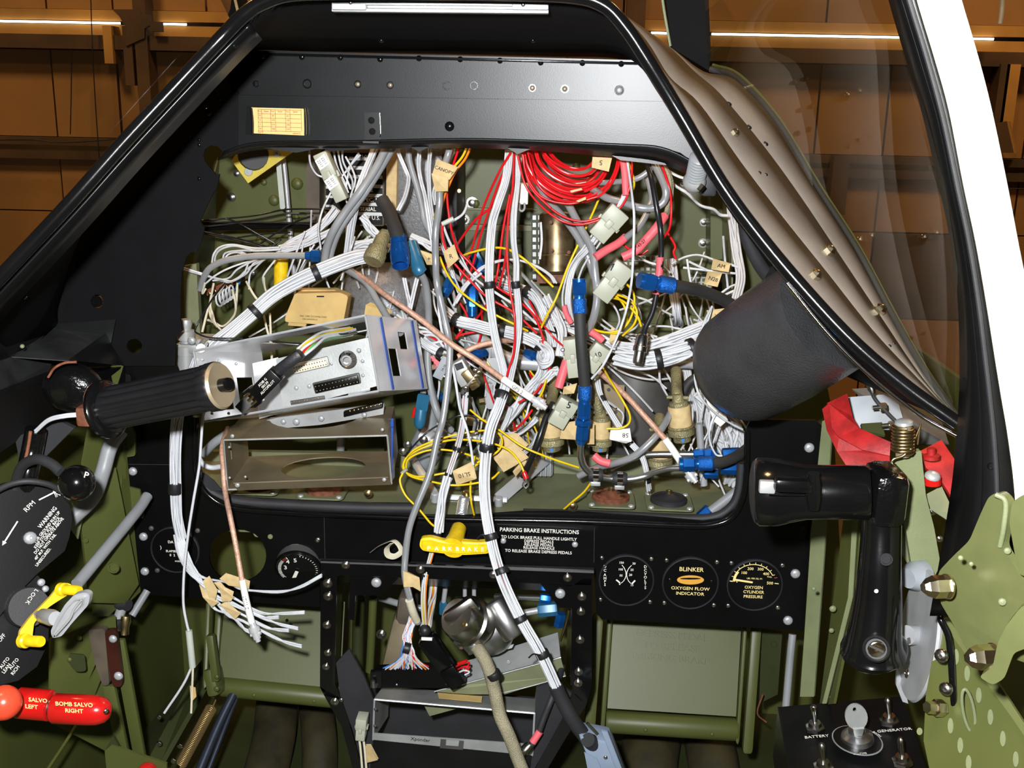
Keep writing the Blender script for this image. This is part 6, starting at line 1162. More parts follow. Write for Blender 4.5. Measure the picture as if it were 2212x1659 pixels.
# black crinkle hood
hd = thing('crinkle_hood', 'big round black crinkle-finish lamp hood hanging under the shroud', 'hood', P(1660, 930, .95))
A_, B_ = P(1592, 802, 1.0), P(1800, 668, .90); R_ = S(128, .96)
lathe('shell', A_, B_, [(0, R_ * .86), (.03, R_ * .95), (.1, R_), (.5, R_ * 1.02), (1, R_ * .98)], 'black_crinkle', hd, n=48)
lathe('rim_band', A_ + (B_ - A_) * -.06, A_ + (B_ - A_) * .01, [(0, R_ * .80), (1, R_ * .87)], 'rubber', hd, n=40)
lathe('stub_tube', P(1556, 858, 1.0), P(1580, 840, .98), [(0, S(10)), (1, S(10))], 'alu', hd, n=16)
lathe('neck', P(1720, 620, .96), P(1700, 560, 1.03), [(0, S(60)), (.5, S(40)), (1, S(34))], 'black', hd, n=20)
tube('arm_strap', [(1590, 400, 1.06), (1610, 460, 1.05), (1612, 510, 1.04), (1640, 570, 1.02), (1670, 610, 1.0)], 14, 'rubber', hd, n=10)
# ================================================================ gauges in the lower panel
def arc(par, cx, cy, rx, ry, a0, a1, wpx, Y, mat, z=Z0, n=16, name='scale_arc'):
    pts = [z(cx + rx * math.cos(math.radians(a0 + (a1 - a0) * i / n)), cy - ry * math.sin(math.radians(a0 + (a1 - a0) * i / n))) for i in range(n + 1)]
    poly(par, pts, wpx, Y, mat, name)
def poly(par, pts, wpx, Y, mat, name='scale_line'):
    w = [P(*p, Y) for p in pts]; h = S(wpx / 2, Y); vs = []; fs = []
    for i, p in enumerate(w):
        d = (w[min(i + 1, len(w) - 1)] - w[max(i - 1, 0)]).normalized(); n = V((0, -1, 0)).cross(d) * h; vs += [p - n, p + n]
    for i in range(len(w) - 1): fs.append((2 * i, 2 * i + 1, 2 * i + 3, 2 * i + 2))
    return mk(name, vs, fs, mat, par, False)
def gauge(name, lab, cx, cy, r, sc, mat_s='steel', lens=True):
    c = P(cx, cy, YP); q = S(r, YP); t = thing(name, lab, 'gauge', c - V((0, 0, q)))
    lathe('bezel', c + V((0, .002, 0)), c - V((0, .0034, 0)), [(0, q * 1.0), (.7, q * 1.0), (.92, q * .985), (1, q * .965), (.9, q * .95), (.6, q * .94), (.5, q * .5), (.5, .0003)], 'rubber', t, n=48)
    fc = lathe('dial_face', c - V((0, .0010, 0)), c - V((0, .0016, 0)), [(0, q * .95), (1, q * .95), (1, .0002)], 'black_panel', t, n=40)
    for x, y in sc: screw(t, P(x, y, YP - .0005), 6, mat_s, 'dome')
    return fc      # dial marks become sub-parts of the dial face
YD = YP - .0019
am = gauge('ammeter', 'round black gauge reading DC amps and DC volts', 1353, 1253, 63, [(1300, 1205), (1407, 1207), (1297, 1295), (1404, 1300)])
for s, y in zip('DCAMPS', (358, 393, 434, 466, 494, 524)): ptxt(am, s, 284, y, YD, 6.5, 'lettering', ZL, bold=.01)
for s, y in zip('DCVOLTS', (360, 392, 424, 456, 488, 520, 552)): ptxt(am, s, 655, y, YD, 6.5, 'lettering', ZL, bold=.01)
for s, x, y in (('150', 435, 322), ('100', 428, 384), ('50', 432, 440), ('0', 420, 518), ('30', 550, 330), ('25', 533, 388), ('20', 520, 434), ('15', 532, 528)): ptxt(am, s, x, y, YD, 5.2, 'lettering', ZL, bold=.01)
for pts in ([(440, 342), (463, 372), (476, 405), (479, 435), (470, 465), (455, 490), (432, 510)], [(528, 346), (502, 374), (487, 405), (483, 435), (490, 468), (502, 492), (522, 512)]): poly(am, [ZL(*p) for p in pts], 1.6, YD, 'lettering', 'scale_arc')
for a, b in (((388, 478), (422, 506)), ((562, 484), (530, 516))): poly(am, [ZL(*a), ZL(*b)], 3.4, YD - .0004, 'lettering', 'needle')
bl = gauge('blinker_gauge', 'round oxygen flow blinker gauge with an amber eye', 1491, 1259, 64, [(1440, 1210), (1549, 1214), (1435, 1302), (1542, 1307)])
ptxt(bl, 'BLINKER', 1078, 385, YD, 10, 'lettering_cream', ZL, bold=.012); ptxt(bl, 'OXYGEN FLOW', 1068, 560, YD, 7.5, 'lettering_cream', ZL, bold=.012, stretch=1.12); ptxt(bl, 'INDICATOR', 1065, 607, YD, 7.5, 'lettering_cream', ZL, bold=.012, stretch=1.1)
plate('eye', [ZL(*p) for p in circ(1070, 480, 124, 42, 30)], YD - .0004, .3, 'amber', bl); plate('slit', [ZL(*p) for p in circ(1070, 468, 95, 8, 20)], YD - .0008, .3, 'black_gloss', bl)
screws(bl, [(1447, 1252, 5), (1537, 1256, 5)], YD, 5, 'black_gloss', 'dome')
ox = gauge('oxygen_gauge', 'round oxygen cylinder pressure gauge with cream needle at zero', 1630, 1263, 63, [(1580, 1216), (1690, 1221), (1573, 1308), (1680, 1312)])
arc(ox, 1650, 500, 188, 162, 178, 22, 1.8, YD, 'lettering_cream', ZL, 24); arc(ox, 1650, 500, 178, 155, 176, 142, 5, YD - .0002, 'lettering_cream', ZL, 8)
for i in range(11):
    a = math.radians(178 - i * 15.6); 
    poly(ox, [ZL(1650 + 188 * math.cos(a), 500 - 162 * math.sin(a)), ZL(1650 + 210 * math.cos(a), 500 - 181 * math.sin(a))], 1.5, YD, 'lettering_cream', 'tick')
for s, x, y, h in (('0', 1497, 494, 5.5), ('100', 1562, 415, 6.5), ('200', 1622, 378, 6.5), ('300', 1714, 382, 6.5), ('400', 1765, 425, 6.5), ('FULL', 1797, 452, 3.4), ('500', 1800, 510, 6.8), ('LBS. PER SQ. IN.', 1660, 468, 3.6), ('OXYGEN', 1652, 550, 7), ('CYLINDER', 1650, 592, 7), ('PRESSURE', 1645, 635, 7)): ptxt(ox, s, x, y, YD, h, 'lettering_cream', ZL, bold=.01)
poly(ox, [ZL(1480, 478), ZL(1642, 503)], 4.6, YD - .0006, 'lettering_cream', 'needle'); poly(ox, [ZL(1430, 489), ZL(1480, 491)], 2, YD, 'lettering_cream', 'tick'); poly(ox, [ZL(1843, 511), ZL(1880, 515)], 2, YD, 'lettering_cream', 'tick'); poly(ox, [ZL(1840, 462), ZL(1868, 458)], 2, YD, 'print_red', 'tick')
ck = gauge('clock', 'round black digital clock half hidden behind the hanging white loom', 379, 1187, 57, [(327, 1141), (427, 1146), (340, 1232)], 'dark_grey')
for s, x, y, h in (('DA', 545, 357, 6.5), ('ELAPSED', 560, 457, 5.2), ('0  2', 565, 500, 6), ('MODE', 625, 566, 3.5), (')', 440, 415, 8)): ptxt(ck, s, x, y, YD, h, 'lettering', ZJ, bold=.01)
# empty hole lugs
for x, y in ((454, 1146), (556, 1152), (567, 1249), (608, 1255)): screw(pn, P(x, y, YP + .002), 9, 'brass' if y > 1200 else 'olive_light', 'flat', name='nutplate')
screw(pn, P(584, 1159, YP - .0005), 6, 'olive_light', 'hole', name='rivet')
# tilted loose instrument
c = P(644, 1228, 1.098); nrm = V((.05, -.93, -.36)).normalized(); q = S(53, 1.1)
acc = thing('accelerometer', 'loose round dial numbered 3 4 5 tipped forward out of the panel', 'gauge', c - V((0, 0, q)))
lathe('case', c - nrm * .07, c - nrm * .001, [(0, q * .8), (.1, q * .86), (.7, q * .86), (.72, q * 1.05), (.82, q * 1.05), (.84, q * 1.0), (1, q * 1.0)], 'dark_grey', acc, n=36)
lathe('bezel', c - nrm * .002, c + nrm * .003, [(0, q * 1.02), (.7, q * 1.0), (1, q * .95), (.8, q * .9), (.4, q * .88), (.4, .0002)], 'black_gloss', acc, n=36)
M_ = basis(nrm); xd = V((1, 0, 0)) - nrm * nrm.x; xd.normalize(); yd = nrm.cross(xd)
if yd.z < 0: yd = -yd
def onface(u, v): return c + nrm * .0018 + xd * (u * q) + yd * (v * q)
for s, u, v in (('5', -.05, .55), ('4', -.38, .47), ('3', -.52, .12)): txt(acc, s, onface(u, v), xd, yd, q * .22, 'lettering', bold=.012)
for i in range(22):
    a = math.radians(120 + i * 5.2); p0, p1 = onface(.72 * math.cos(a), .72 * math.sin(a)), onface(.86 * math.cos(a), .86 * math.sin(a)); n_ = nrm.cross((p1 - p0).normalized()) * S(.9); mk('tick', [p0 - n_, p1 - n_, p1 + n_, p0 + n_], [(0, 1, 2, 3)], 'print_red' if i in (1, 2, 3) else 'lettering', acc, False)
for i in range(14):
    a = math.radians(-40 + i * 9); p0, p1 = onface(.78 * math.cos(a), .78 * math.sin(a)), onface(.86 * math.cos(a), .86 * math.sin(a)); n_ = nrm.cross((p1 - p0).normalized()) * S(.8); mk('tick', [p0 - n_, p1 - n_, p1 + n_, p0 + n_], [(0, 1, 2, 3)], 'lettering', acc, False)
p0, p1 = onface(-.28, -.62), onface(-.05, -.1); n_ = nrm.cross((p1 - p0).normalized()) * S(4); sheet('needle', [p0 - n_, p1 - n_, p1 + n_, p0 + n_], nrm * .0006, 'lettering', acc)
cbox('clamp_strap', P(640, 1190, 1.11), (S(108), 0, 0), (0, .02, 0), (0, 0, S(12)), 'dark_grey', acc, .002)
screws(acc, [(687, 1166, 7)], YP - .002, 7, 'steel', 'dome')
# ---------------------------------------------------------------- placard and handle
pl = thing('brake_placard', 'black parking brake instruction placard with white lettering', 'placard', P(1165, 1205, YP - .001))
pl0 = plate('plate', [(1074, 1133), (1258, 1142), (1258, 1207), (1074, 1200)], YP - .0012, 1, 'black_panel', pl)
for s, x, y, h, st in (('PARKING BRAKE INSTRUCTIONS', 1165, 1147, 9.2, .92), ('TO LOCK BRAKE PULL HANDLE LIGHTLY', 1164, 1162.5, 6.8, .95), ('DEPRESS PEDALS', 1164, 1170, 6.6, .95), ('RELEASE PEDALS', 1164, 1177, 6.6, .95), ('RELEASE HANDLE', 1164, 1184, 6.6, .95), ('TO RELEASE BRAKE DEPRESS PEDALS', 1163, 1192, 6.8, .95)): ptxt(pl0, s, x, y, YP - .0015, h, 'lettering', stretch=st, bold=.012)
screws(pl, [(1087, 1168), (1242, 1176)], YP - .0015, 7, 'alu_paint', 'dome')
hd2 = thing('parking_brake_pull', 'yellow T-shaped parking brake pull handle with white lettering', 'handle', P(980, 1200, 1.02))
Yh = 1.035
bar = [(908, 1165), (930, 1163), (955, 1170), (975, 1172), (1000, 1172), (1030, 1174), (1056, 1172), (1060, 1182), (1056, 1198), (1010, 1201), (980, 1201), (950, 1197), (912, 1192), (905, 1182)]
ob = plate('grip_bar', rnd(bar, 6, 3), Yh, 13, 'yellow', hd2)
bm = bmesh.new(); bm.from_mesh(ob.data); bmesh.ops.bevel(bm, geom=[e for e in bm.edges if e.calc_face_angle(0) > .9], offset=.003, segments=3, affect='EDGES'); bm.to_mesh(ob.data); bm.free(); ob.data.shade_smooth(); ob.data.set_sharp_from_angle(angle=.9)
lathe('stem', P(978, 1184, Yh + .004), P(992, 1138, 1.075), [(0, S(26)), (.25, S(22)), (.5, S(18)), (.92, S(17)), (1, S(13))], 'yellow', hd2, n=22)
for s, x in zip('PARK BRAKE', (926, 943, 959, 972, 0, 988, 1001, 1014, 1028, 1042)):
    if s != ' ': ptxt(ob, s, x, 1186 + (x - 980) * .02, Yh - .0006, 9.5, 'paper', bold=.015)
rb = thing('plastic_curl', 'curled strip of yellowed plastic tape stuck on the black ledge', 'tape', P(835, 1205, 1.07))
tp = [(802, 1192), (818, 1180), (835, 1172), (850, 1168), (862, 1178), (866, 1192), (852, 1202), (838, 1198), (836, 1184), (846, 1174)]
vs, fs = tube_geo(catmull([P(x, y, 1.075 - .004 * i) for i, (x, y) in enumerate(tp)], 6), S(7), 8, flat=.12); mk('strip', vs, fs, 'wire_cream', rb)
# ---------------------------------------------------------------- centre pedestal frame
pf = thing('centre_pedestal', 'black riveted channel frame of the centre pedestal', 'frame', P(980, 1690, 1.03))
Y1 = 1.045
plate('top_rail', [(693, 1212), (1283, 1234), (1276, 1264), (1240, 1264), (730, 1242), (716, 1236)], Y1, 3, 'black_gloss', pf)
qs('top_shelf', [(693, 1206, 1.098), (1284, 1226, 1.098), (1283, 1234, Y1), (693, 1212, Y1)], 'rubber', pf, t=.002)
plate('side_leg', [(693, 1212), (728, 1242), (722, 1480), (735, 1510), (700, 1502), (691, 1484)], Y1, 3, 'black_gloss', pf)
plate('side_leg', [(1241, 1262), (1280, 1236), (1278, 1480), (1266, 1524), (1240, 1500), (1236, 1480)], Y1, 3, 'black_gloss', pf)
plate('lower_leg', [(691, 1484), (735, 1508), (760, 1580), (790, 1690), (770, 1690), (738, 1570), (700, 1502)], Y1, 3, 'black_gloss', pf)
plate('lower_leg', [(1238, 1494), (1268, 1520), (1225, 1590), (1165, 1690), (1140, 1690), (1212, 1560)], Y1, 3, 'black_gloss', pf)
qs('side_web', [(728, 1242, Y1), (740, 1245, 1.16), (733, 1470, 1.16), (722, 1480, Y1)], 'black_gloss', pf, t=.002); qs('side_web', [(1241, 1262, Y1), (1232, 1262, 1.16), (1226, 1470, 1.16), (1236, 1480, Y1)], 'black_gloss', pf, t=.002)
qs('rail_web', [(728, 1242, Y1), (1241, 1263, Y1), (1236, 1278, 1.1), (735, 1258, 1.1)], 'black_panel', pf, t=.002)
plate('gusset', [(758, 1244), (860, 1250), (822, 1284), (768, 1286), (765, 1340), (752, 1338)], 1.052, 3, 'black_gloss', pf); plate('gusset', [(1168, 1262), (1246, 1266), (1244, 1314), (1208, 1312)], 1.052, 3, 'black_gloss', pf)
screws(pf, [(813, 1258, 12), (1210, 1282, 12)], 1.051, 12, 'alu_paint', 'dome')
screws(pf, [(747, 1220, 8), (908, 1230, 8), (1066, 1241, 8), (1226, 1248, 8), (708, 1260, 9), (709, 1288, 9), (706, 1350, 8), (708, 1410, 7), (704, 1440, 7), (723, 1515, 8), (737, 1512, 4), (1257, 1289, 8), (1255, 1321, 8), (1253, 1382, 8), (1250, 1451, 8), (1249, 1475, 8)], Y1 - .0005, 8, 'steel', 'washer')
pc_ = thing('pedestal_boot', 'black leatherette side covers inside the centre pedestal', 'cover', P(980, 1690, 1.12))
plate('side_cover', [(726, 1432), (754, 1402), (786, 1460), (806, 1510), (806, 1600), (796, 1690), (770, 1640), (742, 1560)], 1.058, 4, 'rubber', pc_); plate('side_cover', [(1158, 1486), (1200, 1470), (1238, 1500), (1212, 1570), (1150, 1690), (1120, 1690), (1152, 1600)], 1.062, 4, 'rubber', pc_)
plate('floor_cover', [(800, 1600), (1150, 1625), (1140, 1700), (790, 1700)], 1.06, 4, 'black', pc_); plate('back_cover', [(800, 1480), (1180, 1510), (1170, 1640), (800, 1620)], 1.20, 3, 'rubber', pc_)
# transponder tray
xt = thing('transponder_tray', 'bare aluminium tray with a handwritten name in the centre pedestal', 'tray', P(980, 1627, 1.05))
a5, b5, c5, d5 = P(809, 1511, 1.05), P(1155, 1541, 1.05), P(1150, 1632, 1.055), P(806, 1598, 1.055); dv3 = P(829, 1484, 1.11) - a5
quad('top_sheet', [a5, b5, b5 + dv3, a5 + dv3], 'alu_dull', xt); quad('side_sheet', [a5, a5 + dv3 * 1.7, d5 + dv3 * 1.7, d5], 'alu_dull', xt); quad('side_sheet', [b5, b5 + dv3 * 1.7, c5 + dv3 * 1.7, c5], 'alu_dull', xt)
fl1 = quad('front_lip', [P(808, 1584, 1.054), P(1148, 1608, 1.054), c5, d5], 'alu_dull', xt)
for a, b in ((a5, b5), (a5, d5), (b5, c5)): vv, ff = tube_geo([a, b], .0011, 6); mk('rim', vv, ff, 'alu_paint', xt)
quad('tape_patch', [P(945, 1498, 1.078) - V((0, 0, -.0012)), P(1042, 1506, 1.078) - V((0, 0, -.0012)), P(1040, 1519, 1.065) - V((0, 0, -.0012)), P(948, 1510, 1.065) - V((0, 0, -.0012))], 'tan_box', xt, .0004)
ptxt(fl1, 'Xponder', 908, 1598, 1.0525, 9, 'ink', rot=-4)
quad('latch_notch', [P(952, 1597, 1.052), P(1002, 1601, 1.052), P(1000, 1620, 1.052), P(950, 1616, 1.052)], 'dark_grey', xt, .0005); quad('latch_tongue', [P(964, 1598, 1.0512), P(992, 1600, 1.0512), P(990, 1612, 1.0512), P(963, 1610, 1.0512)], 'alu_dull', xt, .0005)
screws(xt, [(811, 1532, 4), (810, 1568, 4)], 1.048, 4, 'dark_grey', 'dome')
# angled aluminium tray behind
at2 = thing('angled_tray', 'scuffed aluminium channel lying askew above the transponder tray', 'tray', P(1100, 1500, 1.09))
qs('upper_face', [(985, 1481, 1.08), (1000, 1430, 1.11), (1205, 1366, 1.12), (1211, 1420, 1.085)], 'alu_dull', at2, t=.002); qs('front_face', [(938, 1494, 1.075), (985, 1482, 1.079), (1211, 1420, 1.083), (1222, 1460, 1.085), (1090, 1500, 1.08), (1010, 1500, 1.078)], 'olive_grey', at2, t=.002)
tube('bright_edge', [(938, 1494, 1.074), (1080, 1457, 1.077), (1212, 1420, 1.082)], 1.6, 'alu_paint', at2, n=6); tube('bright_edge', [(1060, 1502, 1.078), (1140, 1484, 1.08), (1222, 1460, 1.083)], 1.3, 'alu_paint', at2, n=6)
qs('lower_tab', [(915, 1522, 1.09), (1000, 1522, 1.09), (990, 1530, 1.09), (928, 1547, 1.09)], 'olive_grey', at2, t=.002); qs('label_strip', [(1063, 1405, 1.075), (1110, 1392, 1.075), (1106, 1400, 1.075), (1064, 1410, 1.075)], 'alu_bright', at2)
screws(at2, [(1098, 1430, 5)], 1.088, 5, 'alu_dull', 'flat')
# black edge connector with its fan of fine wires
ec = thing('edge_connector', 'long black edge connector with a fan of fine coloured wires', 'connector', P(890, 1487, 1.06))
qs('body', [(808, 1448, 1.062), (930, 1442, 1.062), (974, 1462, 1.062), (982, 1486, 1.062), (806, 1486, 1.062)], 'black_panel', ec, t=.012); qs('end_ear', [(800, 1452, 1.06), (824, 1452, 1.06), (824, 1486, 1.06), (800, 1486, 1.06)], 'black_gloss', ec, t=.006)
lathe('jack_post', P(807, 1484, 1.055), P(806, 1470, 1.055), [(0, S(5)), (1, S(4))], 'alu', ec, n=10); screws(ec, [(857, 1479, 3), (966, 1476, 5)], 1.058, 4, 'alu', 'rivet')
cols = ['wire_white'] * 8 + ['wire_blue', 'wire_red', 'wire_orange', 'wire_white', 'wire_blue', 'wire_white', 'wire_red', 'wire_cream']
for i in range(52):
    f = (i + random.random()) / 52; x = 826 + f * 100; m_ = random.choice(cols[:13] if f < .55 else cols + ['wire_red', 'wire_orange'])
    tube('fine_wire', [(892 + random.uniform(-9, 9), 1336 + random.uniform(-6, 6), 1.075), (880 + random.uniform(-10, 10), 1372, 1.062), (872 + f * 18 + random.uniform(-6, 6), 1404, 1.055), (860 + f * 40 + random.uniform(-6, 6), 1424, 1.055), (x + random.uniform(-3, 3), 1444 + random.uniform(-4, 3), 1.06)], 1.5, m_, ec, n=5, k=4)
band(ec, (872, 1398, 1.055), (886, 1402, 1.055), 24, name='cable_tie')
bc = thing('black_connector', 'black taped connector block with red wires poking out', 'connector', P(970, 1475, 1.04))
stick('body', (920, 1375), (985, 1468), 46, .018, 'black_gloss', bc, 1.045, 1.045, .004); stick('face', (965, 1440), (992, 1478), 40, .014, 'black_panel', bc, 1.04, 1.04, .002); ball('tape_lump', P(918, 1362, 1.045), S(14), 'tape_black', bc, 12); cbox('tie_tail', P(922, 1380, 1.035), (S(24), 0, 0), (0, .002, 0), (0, 0, S(7)), 'paper', bc, .0005)
for k in range(3): tube('red_wire', [(985, 1440 + k * 8, 1.04), (1002, 1432 + k * 8, 1.035), (1014, 1432 + k * 10, 1.035), (1004, 1446 + k * 6, 1.035)], 2.2, 'wire_red' if k < 2 else 'wire_white', bc, n=6)
lathe('red_sleeve', P(990, 1434, 1.038), P(1008, 1428, 1.035), [(0, S(4.5)), (1, S(4.5))], 'red', bc, n=10)
loom('loom of red, yellow and white wires hanging inside the pedestal', [(936, 1250, 1.12), (934, 1280, 1.11), (930, 1310, 1.09), (922, 1345, 1.06), (918, 1362, 1.05)], 24, 12, extra=('wire_red', 'wire_orange', 'wire_yellow', 'wire_black', 'wire_cream', 'wire_cream', 'wire_red'), wild=.4)
# regulator valve
rv = thing('vacuum_regulator', 'silver cast vacuum regulator valve inside the pedestal', 'valve', P(1050, 1420, 1.06))
c0 = P(1055, 1368, 1.075); ball('bowl', c0, S(58), 'alu', rv, 32, (1, .7, .9))
lathe('outlet', P(1066, 1298, 1.05), P(1112, 1374, 1.04), [(0, S(22)), (.06, S(26)), (.94, S(27)), (1, S(24)), (1, S(18)), (.8, S(16)), (.8, .0002)], 'alu', rv, n=26)
n1 = V((-.55, -.62, .55)).normalized(); cc = P(1000, 1338, 1.03)
lathe('cap', cc - n1 * .03, cc + n1 * .012, [(0, S(42)), (.25, S(54)), (.55, S(56)), (.6, S(50)), (.9, S(46)), (1, S(40)), (1, .0002)], 'steel', rv, n=30); stick('clamp_bridge', (965, 1345), (1030, 1300), 46, .014, 'steel', rv, 1.025, 1.03, .005)
screw(rv, P(1003, 1348, 1.012), 9, 'brass', 'flat', n1); lathe('neck', P(1005, 1370, 1.035), P(1030, 1398, 1.025), [(0, S(34)), (.4, S(30)), (.5, S(24)), (1, S(24))], 'alu', rv, n=22)
bs2 = thing('braided_sheath', 'pale braided wire sheath curving down out of the regulator', 'sheath', P(1150, 1690, 1.0))
tube('sheath', [(1022, 1390, 1.025), (1035, 1405, 1.02), (1054, 1440, 1.01), (1068, 1490, 1.005), (1080, 1545, 1.0), (1100, 1590, .995), (1122, 1648, .99), (1140, 1690, .99)], 15.5, 'braid_tan', bs2, n=16, k=10)
for a, b in (((1064, 1452, 1.006), (1070, 1464, 1.006)),): band(bs2, a, b, 31, name='cable_tie')
cable('black cable with a red sleeve dropping beside the transponder tray', 8, [(1215, 1440, 1.09), (1195, 1500, 1.05), (1175, 1550, 1.04), (1160, 1590, 1.035), (1140, 1620, 1.03)], 'rubber'); tag(tube('heat_shrink_sleeve', [(1166, 1580, 1.034), (1150, 1604, 1.03)], 9, 'pink', None, n=12), 'short red sleeve low in the centre pedestal', 'sleeve')
ct = thing('coax_tip', 'silver coax tip below the short red sleeve', 'plug', P(1130, 1630, 1.03)); lathe('ferrule', P(1146, 1608, 1.032), P(1126, 1630, 1.028), [(0, S(9)), (.3, S(12)), (.6, S(12)), (.62, S(8)), (1, S(7))], 'steel', ct, n=14)
wp = nylon_plug('small white nylon plug on two wires at the pedestal foot', (783, 1545), (780, 1592), 26, 1.03)
for k in (-5, 4): tube('wire', [(780 + k, 1590, 1.03), (784 + k, 1620, 1.03), (788 + k, 1670, 1.03), (790 + k, 1700, 1.03)], 3, 'wire_cream', wp)
tagflag('tan paper tag at the pedestal foot below the white nylon plug', [(790, 1612), (800, 1612), (816, 1642), (792, 1648)], 1.03)
# tubes inside the pedestal
pt = thing('brake_valve_tubes', 'aluminium brake tubes with blue nuts inside the pedestal top', 'tube assembly', P(1150, 1330, 1.15))
tube('tube', [(1070, 1288, 1.15), (1110, 1290, 1.14), (1170, 1292, 1.13)], 7, 'alu', pt, n=12); hexa('nut', P(1166, 1291, 1.13), P(1190, 1294, 1.13), S(11), 'blue', pt); hexa('nut', P(1162, 1318, 1.13), P(1204, 1314, 1.13), S(17), 'blue_cap', pt); tube('tube', [(1120, 1326, 1.13), (1165, 1318, 1.13)], 8, 'alu_dull', pt, n=12); hexa('nut', P(1212, 1325, 1.13), P(1206, 1352, 1.13), S(13), 'blue', pt)
for x in (1004, 1024): tube('riser', [(x, 1255, 1.15), (x, 1300, 1.15)], 5, 'alu_paint', pt)
for x, y in ((958, 1318),): hexa('nut', P(x, 1300, 1.16), P(x, 1326, 1.16), S(11), 'blue_cap', pt); tube('riser', [(x + 5, 1262, 1.16), (x, 1302, 1.16)], 6, 'alu_paint', pt)
tube('steel_cable', [(1230, 1318, 1.1), (1222, 1350, 1.1), (1210, 1385, 1.1)], 3, 'brass', pt)
pg = thing('pedal_support', 'olive tubes and grey gearbox of the pedal linkage inside the pedestal', 'linkage', P(820, 1450, 1.2))
tube('upright_tube', [(806, 1290, 1.2), (802, 1380, 1.2), (798, 1450, 1.2)], 10, 'olive', pg); tube('upright_tube', [(775, 1290, 1.24), (772, 1450, 1.24)], 14, 'olive_dark', pg); stick('gearbox', (880, 1330), (850, 1450), 60, .03, 'brownsteel', pg, 1.18, 1.18, .006); stick('gear_lid', (884, 1280), (876, 1345), 44, .03, 'taupe', pg, 1.18, 1.18, .006); tube('cross_rod', [(822, 1292, 1.22), (870, 1306, 1.2), (930, 1318, 1.2)], 8, 'alu_paint', pg); screws(pg, [(824, 1370, 10), (845, 1405, 5)], 1.17, 8, 'steel', 'washer', name='bolt')
# ---------------------------------------------------------------- rudder pedals
def pedal(lab, tl, tr_, br_, bl_, Y, lines, roll, rails):
    t = thing('rudder_pedal', lab, 'pedal', P(*bl_, Y - .04), 'rudder pedals')
    q4 = [P(*tl, Y + .03), P(*tr_, Y + .03), P(*br_, Y - .03), P(*bl_, Y - .03)]
    tp0 = quad('tread_plate', q4, 'olive', t, .004); n = geometry.normal(q4); n = n if n.y < 0 else -n
    A1, B1 = P(roll[0], roll[1], Y - .03), P(roll[2], roll[3], Y - .03); r = S(roll[4], Y); lathe('bottom_roll', A1, B1, [(0, r * .9), (.02, r), (.98, r), (1, r * .9)], 'olive', t, n=26)
    for i, (a, b, w) in enumerate(rails): A2, B2 = P(*a, Y + .02), P(*b, Y - .04); cbox('side_rail', (A2 + B2) / 2, B2 - A2, (S(w, Y), 0, 0), (0, .012, .006), 'olive', t, .003)
    up = (q4[0] - q4[3]).normalized(); rt = (q4[1] - q4[0]).normalized()
    for s, x, y, h, st in lines: txt(tp0, s, PN(x, y, q4[0] + n * .0010, n), rt, up, S(h, Y), 'olive', stretch=st, ext=.0008, bold=.01)
    for k in (0, 1): screw(t, A1.lerp(B1, .3 + .5 * k) - V((0, r * 1.0, 0)), 5, 'olive', 'rivet', name='rivet')
    return t
pedal('olive rudder pedal stamped depress pedal to release parking brake, beside the right gauges'.replace(', beside the right gauges', ' under the oxygen gauges'), (1326, 1320), (1602, 1340), (1590, 1548), (1312, 1530), 1.2, [('DEPRESS PEDAL', 1453, 1372, 15, 1.12), ('TO RELEASE', 1452, 1397, 15, 1.15), ('PARKING BRAKE', 1450, 1422, 15, 1.12)], (1308, 1558, 1592, 1576, 26), [((1292, 1330), (1272, 1600), 26), ((1318, 1330), (1300, 1590), 12), ((1634, 1350), (1614, 1620), 24), ((1610, 1345), (1592, 1600), 10)])
pedal('olive rudder pedal partly behind the hanging white wires', (488, 1280), (745, 1300), (735, 1490), (470, 1462), 1.2, [('DEPRESS PEDAL', 620, 1330, 15, 1.1), ('TO RELEASE', 618, 1355, 15, 1.1), ('PARKING BRAKE', 615, 1380, 15, 1.1)], (478, 1482, 735, 1508, 24), [((476, 1280), (462, 1500), 16), ((452, 1280), (444, 1480), 12)])
for i, (pts, r, lab) in enumerate((([(600, 1500, 1.36), (590, 1600, 1.28), (560, 1720, 1.2)], 52, 'dark brown quilted cover in the footwell beneath the pedal by the white wires'), ([(680, 1510, 1.38), (690, 1600, 1.3), (690, 1720, 1.24)], 42, 'dark brown quilted cover hugging the pedestal foot'), ([(1410, 1590, 1.36), (1400, 1650, 1.3), (1400, 1720, 1.26)], 70, 'dark brown quilted cover in the footwell beneath the lettered pedal'), ([(1530, 1600, 1.36), (1540, 1650, 1.3), (1550, 1720, 1.26)], 60, 'dark brown quilted cover near the footwell side rail'))):
    tag(tube('footwell_cover', pts, r, 'boot', None, n=18), lab, 'cover')
tube_ = tag(tube('footwell_tube', [(1295, 1590, 1.15), (1290, 1690, 1.12)], 16, 'olive', None, n=14), 'vertical olive tube beside the pedestal foot', 'tube')
cable('pale grey flexible conduit running down beside the lettered pedal', 9, [(1712, 1370, 1.15), (1706, 1430, 1.14), (1700, 1500, 1.13), (1694, 1560, 1.12)], 'wire_grey')
bk = thing('footwell_bracket', 'stained olive bracket plate beside the grey conduit', 'bracket', P(1665, 1600, 1.22)); plate('plate', [(1645, 1360), (1690, 1365), (1680, 1500), (1640, 1520)], 1.24, 4, 'olive_dark', bk); screws(bk, [(1672, 1392, 8), (1668, 1445, 4)], 1.238, 6, 'olive_dark', 'hole', name='rivet'); tube('hook_wire', [(1648, 1500), (1636, 1540), (1655, 1560)], 2, 'rust', bk, Y=1.2)
